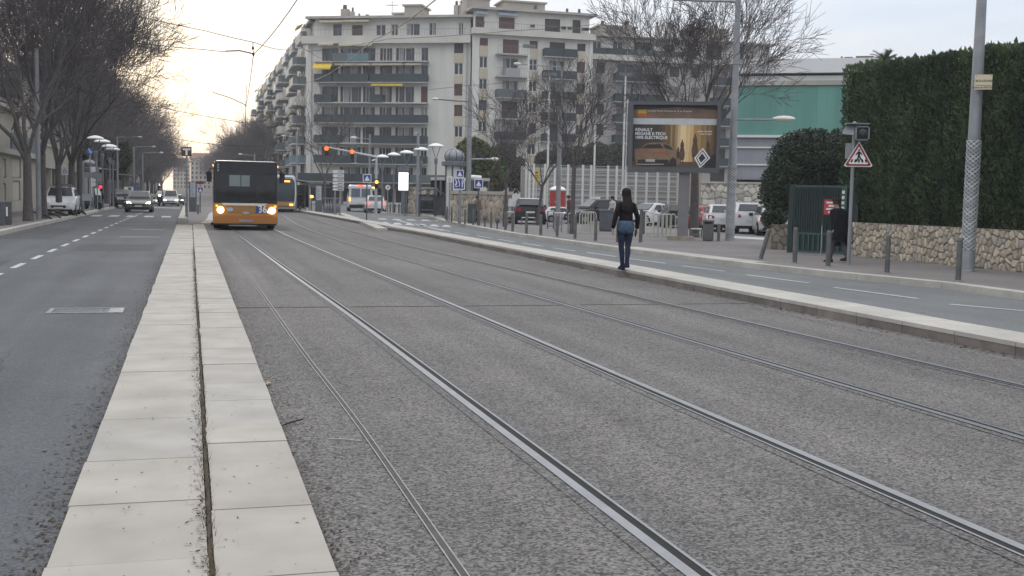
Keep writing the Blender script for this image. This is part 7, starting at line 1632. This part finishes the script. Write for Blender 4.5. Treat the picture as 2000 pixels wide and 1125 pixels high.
# young trees before the car park
Y1 = bare_tree(31, 6.2, 2.1, .075, 6, (5, 5, 5), .60, .12, .0075, (.06, 0), .60, .62); Y2 = bare_tree(32, 6.4, 2.1, .08, 6, (5, 5, 5), .57, .13, .0075, (.22, 0), .60, .62); Y3 = bare_tree(33, 6.4, 2.9, .095, 7, (5, 5, 5), .62, .11, .0075, (.10, 0), .60, .66)
p = G(985, 443, .1); plant_tree('young bare tree with upright limbs left of the black hatchback', Y1, p, .3, 'young bare trees by the car park'); p = G(1050, 440, .1); plant_tree('young bare tree with leaning trunk before the black hatchback', Y2, p, 0, 'young bare trees by the car park'); p = G(1117, 457, .1); plant_tree('young bare tree with the tallest crown left of the walking woman', Y3, p, .9, 'young bare trees by the car park')
BT = bare_tree(45, 9.8, 3.3, .17, 8, (5, 5, 5, 4), .60, .05, .0075, (0, .1), .64, .52, .09, .60); p = G(1356, 463, .1); plant_tree('largest bare tree with wide fan crown behind the billboard', BT, p, .5)
ST = bare_tree(51, 8.2, 2.6, .14, 5, (4, 4, 4), .62, .08, .016); p = G(634, 408, .1); plant_tree('small bare tree before the corner block and its shop front', ST, p, 1.1)

# evergreen masses made of leaf faces round an added dark core that blocks see-through
def blob_pts(n, blobs, r):
    tot = [b[3]*b[4]+b[3]*b[5]+b[4]*b[5] for b in blobs]; out = []
    while len(out) < n:
        b = r.choices(blobs, tot)[0]; v = Vector((r.gauss(0, 1), r.gauss(0, 1), r.gauss(0, 1))).normalized(); f = r.uniform(.80, 1.02)+.14*mnoise.noise(v*2.3+Vector((b[0], b[1], b[2])))
        out.append((Vector((b[0]+v.x*b[3]*f, b[1]+v.y*b[4]*f, b[2]+v.z*b[5]*f)), v))
    return out
def leaves(mb, pts, sz, r, upb=.2, nm=3, asp=.5):
    for p, n in pts:
        a = (Vector((r.gauss(0, 1), r.gauss(0, 1), r.gauss(0, 1)+upb))+n*.7).normalized(); b = a.cross(Vector((r.gauss(0, 1), r.gauss(0, 1), r.gauss(0, 1)))).normalized(); s = sz*r.uniform(.6, 1.35)
        mb.m = r.randrange(nm) if nm > 1 else 0; mb.poly([p-b*s*asp*.6, p+a*s*.45-b*s*asp, p+a*s, p+a*s*.45+b*s*asp])
def leafy(name, label, cat, loc, blobs, n, sz, cols, seed, upb=.2, stem=None, asp=.5):
    r = random.Random(seed); t = thing(name, label, cat, loc); m = MB(); leaves(m, blob_pts(n, blobs, r), sz, r, upb, len(cols), asp); m.build('foliage', cols, t)
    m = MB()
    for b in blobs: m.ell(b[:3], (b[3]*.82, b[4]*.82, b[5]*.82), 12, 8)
    m.build('dark_filler_core', mat('dark core filler', (.010, .012, .008), .95), t)
    if stem: m = MB(); m.cyl((0, 0, -.05), (0, 0, stem), stem*.05+.05, stem*.03+.03, 8); m.build('trunk', bark, t)
    return t
ivy = [mat('ivy leaf deep', (.012, .026, .014), .5, 0, .3, 5), mat('ivy leaf', (.022, .045, .020), .5, 0, .3, 5), mat('ivy leaf light', (.034, .055, .024), .5, 0, .3, 5)]
p = G(1535, 488, .1); P_ = lambda px, py, y: A(px, py, y)-Vector((p.x, p.y, .1)); yb = p.y
def bl(px, py, dy_, rx, ry, rz_): q = P_(px, py, yb+dy_); return (q.x, q.y, q.z, rx, ry, rz_)
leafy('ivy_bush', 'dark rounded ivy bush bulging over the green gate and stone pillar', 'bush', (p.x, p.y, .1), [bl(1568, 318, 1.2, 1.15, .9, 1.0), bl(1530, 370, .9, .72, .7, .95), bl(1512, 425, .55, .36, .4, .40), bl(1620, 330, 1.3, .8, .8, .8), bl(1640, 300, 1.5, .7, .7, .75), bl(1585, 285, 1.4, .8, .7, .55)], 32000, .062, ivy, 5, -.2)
# clipped hedge
wd2 = (wb-wn_).normalized(); inn = Vector((1, .06, 0)).normalized(); hl_ = 16.5
def ztop(d): 
    a = A(1650, 131, wb.y).z; b = A(1985, 88, wn_.y+.2).z; f = d/(wb-wn_).length; return a+(b-a)*min(f, 1.)
t = thing('clipped_hedge', 'tall clipped dark green hedge above the tan stone wall', 'hedge', (wb.x, wb.y, 0)); r = random.Random(77)
hd = Vector((-wd2.x, -wd2.y, 0)).normalized(); pts = []
vis = 8.2
def hpt(d, z, o):
    bulge = .10*mnoise.noise(Vector((d*1.1, z*.5, 3)))+.07*mnoise.noise(Vector((d*3.2, z*1.2, 7)))
    bot = .25*max(0, 1.9-z); return hd*d+Vector((-.02-bulge+bot+o, 0, z))
for _ in range(52000):
    d = r.uniform(-.75, vis) if r.random() < .92 else r.uniform(vis, hl_); z = WH+.02+(ztop(d)-WH-.02+.09*mnoise.noise(Vector((d*2.5, 1, 1))))*r.random()
    pts.append((hpt(d, z, r.uniform(-.05, .10)), Vector((-1, 0, .25)).normalized()))
for _ in range(14000):
    d = r.uniform(-.75, vis); o = r.random()**1.6*2.2; pts.append((hd*d+Vector((o, 0, ztop(d)+.05*mnoise.noise(Vector((d*3, o*3, 2)))+.10*mnoise.noise(Vector((d*.9, o, 5)))+r.uniform(-.06, .07))), Vector((-.2, 0, 1)).normalized()))
for _ in range(5000):
    o = r.uniform(-.02, 2.2); z = 1.3+(ztop(0)-1.3)*r.random(); pts.append((hd*(-.75)+Vector((o, r.uniform(-.08, .06), z)), Vector((-.2, 1, .2)).normalized()))
hc = [mat('hedge needle deep', (.022, .040, .018), .7, 0, .3, 3), mat('hedge needle', (.040, .070, .028), .7, 0, .35, 2), mat('hedge needle mid', (.058, .094, .036), .7, 0, .3, 2), mat('hedge needle light', (.095, .130, .048), .7, 0, .3, 3), mat('hedge needle dry', (.070, .062, .030), .8, 0, .3, 3)]
m = MB(); rr_ = random.Random(5)
for p_, n_ in pts:
    f = mnoise.noise(Vector((p_.y*1.3, p_.z*.7, 4)))+.5*mnoise.noise(Vector((p_.y*4, p_.z*2.2, 9)))+rr_.gauss(0, .28)+(.25 if n_.z > .5 else 0); m.m = 4 if rr_.random() < .015 else (0 if f < -.28 else 1 if f < .1 else 2 if f < .5 else 3)
    a = (n_*.55+Vector((rr_.gauss(0, .4), rr_.gauss(0, .45), .75+rr_.gauss(0, .3)))).normalized(); b = a.cross(Vector((rr_.gauss(0, 1), rr_.gauss(0, 1), rr_.gauss(0, 1)))).normalized(); s_ = rr_.uniform(.045, .11)*(2.2 if n_.z > .5 and rr_.random() < .03 else 1); m.poly([p_-b*s_*.18, p_+a*s_*.5-b*s_*.22, p_+a*s_, p_+a*s_*.5+b*s_*.22])
m.build('foliage', hc, t)
m = MB(); m.loft([[hd*d+Vector((x, 0, z)) for x, z in ((.30, WH-.3), (.22, WH+.3), (.12, 1.9), (.10, ztop(d)-.10), (2.1, ztop(d)-.10), (2.1, WH-.3))] for d in (-.68, 4, 8, 12, hl_)]); m.build('dark_filler_core', mat('dark core filler'), t)  # solid dark core added so no sky shows through the leaves
for i in range(7): d = .6+i*1.3; m = MB(); m.cyl(hd*d+Vector((.55, 0, .9)), hd*d+Vector((.6, 0, 1.6)), .05, .05, 6); m.build('stem', bark, t)
# trees and bushes beyond
gy = [mat('evergreen leaf', (.055, .090, .026), .7, 0, .3, 1), mat('evergreen yellow leaf', (.135, .145, .032), .7, 0, .3, 1), mat('evergreen dark leaf', (.020, .036, .014), .7, 0, .3, 1)]
def far_bush(name, label, cat, px, base, blobs, n, sz, cols, seed, h=.1, dy_=0.):
    s = Sp(px, base, h); y = s.p.y+dy_; o = Vector((s.p.x*y/s.p.y, y, h)); B = []
    for x, y_, rx, rz_ in blobs: q = A(x, y_, y)-o; kk = s.k*y/s.p.y; B.append((q.x, q.y, q.z, rx*kk, rx*kk*.8, rz_*kk))
    return leafy(name, label, cat, o, B, n, sz, cols, seed, .2, max(.5, min(b[2] for b in B)))
far_bush('evergreen_tree', 'yellow green leafy tree behind the thick grey mast', 'tree', 930, 412, [(925, 300, 30, 28), (948, 318, 28, 30), (908, 322, 22, 24), (930, 340, 34, 22), (965, 335, 22, 22)], 9000, .34, gy, 61)
tw_ = [mat('dry shrub', (.085, .072, .055), .9, 0, .3, 2), mat('dry shrub dark', (.045, .040, .034), .9, 0, .3, 2), mat('olive shrub', (.065, .070, .045), .9, 0, .3, 2)]
for i, (px, b_, lb) in enumerate(((995, [(985, 322, 26, 42), (1010, 340, 24, 34), (968, 350, 20, 30)], 'brown dry thicket between the green tree and the white fence'), (1150, [(1130, 312, 34, 24), (1165, 305, 30, 26)], 'olive brown bushes behind the white fence near the tallest young tree'), (1215, [(1205, 306, 26, 26), (1180, 318, 22, 20)], 'grey olive bush behind the fence left of the billboard'), (1290, [(1270, 310, 40, 26), (1330, 314, 40, 24)], 'olive bushes hidden behind the billboard foot'), (1085, [(1070, 318, 26, 22), (1098, 312, 24, 24)], 'brown bush behind the fence above the red kiosk'))):
    far_bush('dry_bush', lb, 'bush', px, 411, b_, 5000, .22, tw_, 70+i)
far_bush('evergreen_tree', 'dark green tree behind the left disc lamps', 'tree', 205, 397, [(190, 300, 30, 30), (222, 318, 26, 26), (168, 320, 22, 28), (236, 300, 14, 18)], 7000, .42, gy[2:]+gy[:1], 81, .12); far_bush('evergreen_tree', 'small yellow green tree right of the left disc lamps', 'tree', 242, 396, [(240, 306, 12, 14), (236, 325, 14, 16)], 2500, .4, gy[1:2]+gy[:1], 82, .12)
far_bush('low_hedge', 'row of dark plants in front of the white parked cars lawn', 'bush', 1545, 470, [(1532, 440, 10, 8), (1520, 448, 8, 7)], 1500, .06, ivy, 83) if False else None
# palm tuft behind the hedge
q = A(1728, 118, 46); t = thing('palm_tree', 'palm fronds showing above the clipped hedge beside the roof units', 'palm', (q.x, q.y, 0)); m = MB(); m.cyl((0, 0, 0), (0, 0, q.z-.1), .28, .24, 10); m.build('trunk', bark, t); r = random.Random(9); m = MB()
for i in range(26):
    az = r.uniform(0, 6.28); L_ = r.uniform(.55, .9); el = r.uniform(.4, 1.35); P = []; d = Vector((cos(az)*cos(el), sin(az)*cos(el), sin(el))); c = Vector((0, 0, q.z-.1))
    for j in range(9): P.append(c.copy()); c = c+d*(L_/8); d = (d+Vector((0, 0, -.13))).normalized()
    m.tube(P, .014, 3)
    for j in range(1, 9):
        ax = (P[j]-P[j-1]).normalized(); sd = ax.cross(Vector((0, 0, 1))).normalized()
        for s_ in (-1, 1):
            for o in (0, .5): b = P[j-1].lerp(P[j], o); e_ = b+sd*s_*.16+ax*.14+Vector((0, 0, .05)); w_ = ax*.022; m.poly([b-w_, b+w_, e_])
m.build('crown', [mat('palm frond', (.055, .065, .03), .7, 0, .3, 4)], t)
# ------------------------------------------------------------------ evening haze
hz = MB(); hz.box(-120, 180, -30, 640, -1.2, 34)
hm = bpy.data.materials.new('evening haze'); hm.use_nodes = True; hn = hm.node_tree; hn.nodes.clear()
ho = hn.nodes.new('ShaderNodeOutputMaterial'); hv = hn.nodes.new('ShaderNodeVolumePrincipled'); hv.inputs['Color'].default_value = (.92, .92, .95, 1); hv.inputs['Density'].default_value = .0006; hv.inputs['Anisotropy'].default_value = .3
hn.links.new(hv.outputs[0], ho.inputs['Volume'])
ho_ = hz.build('haze', hm); ho_['kind'] = 'stuff'
SC.cycles.volume_bounces = 0
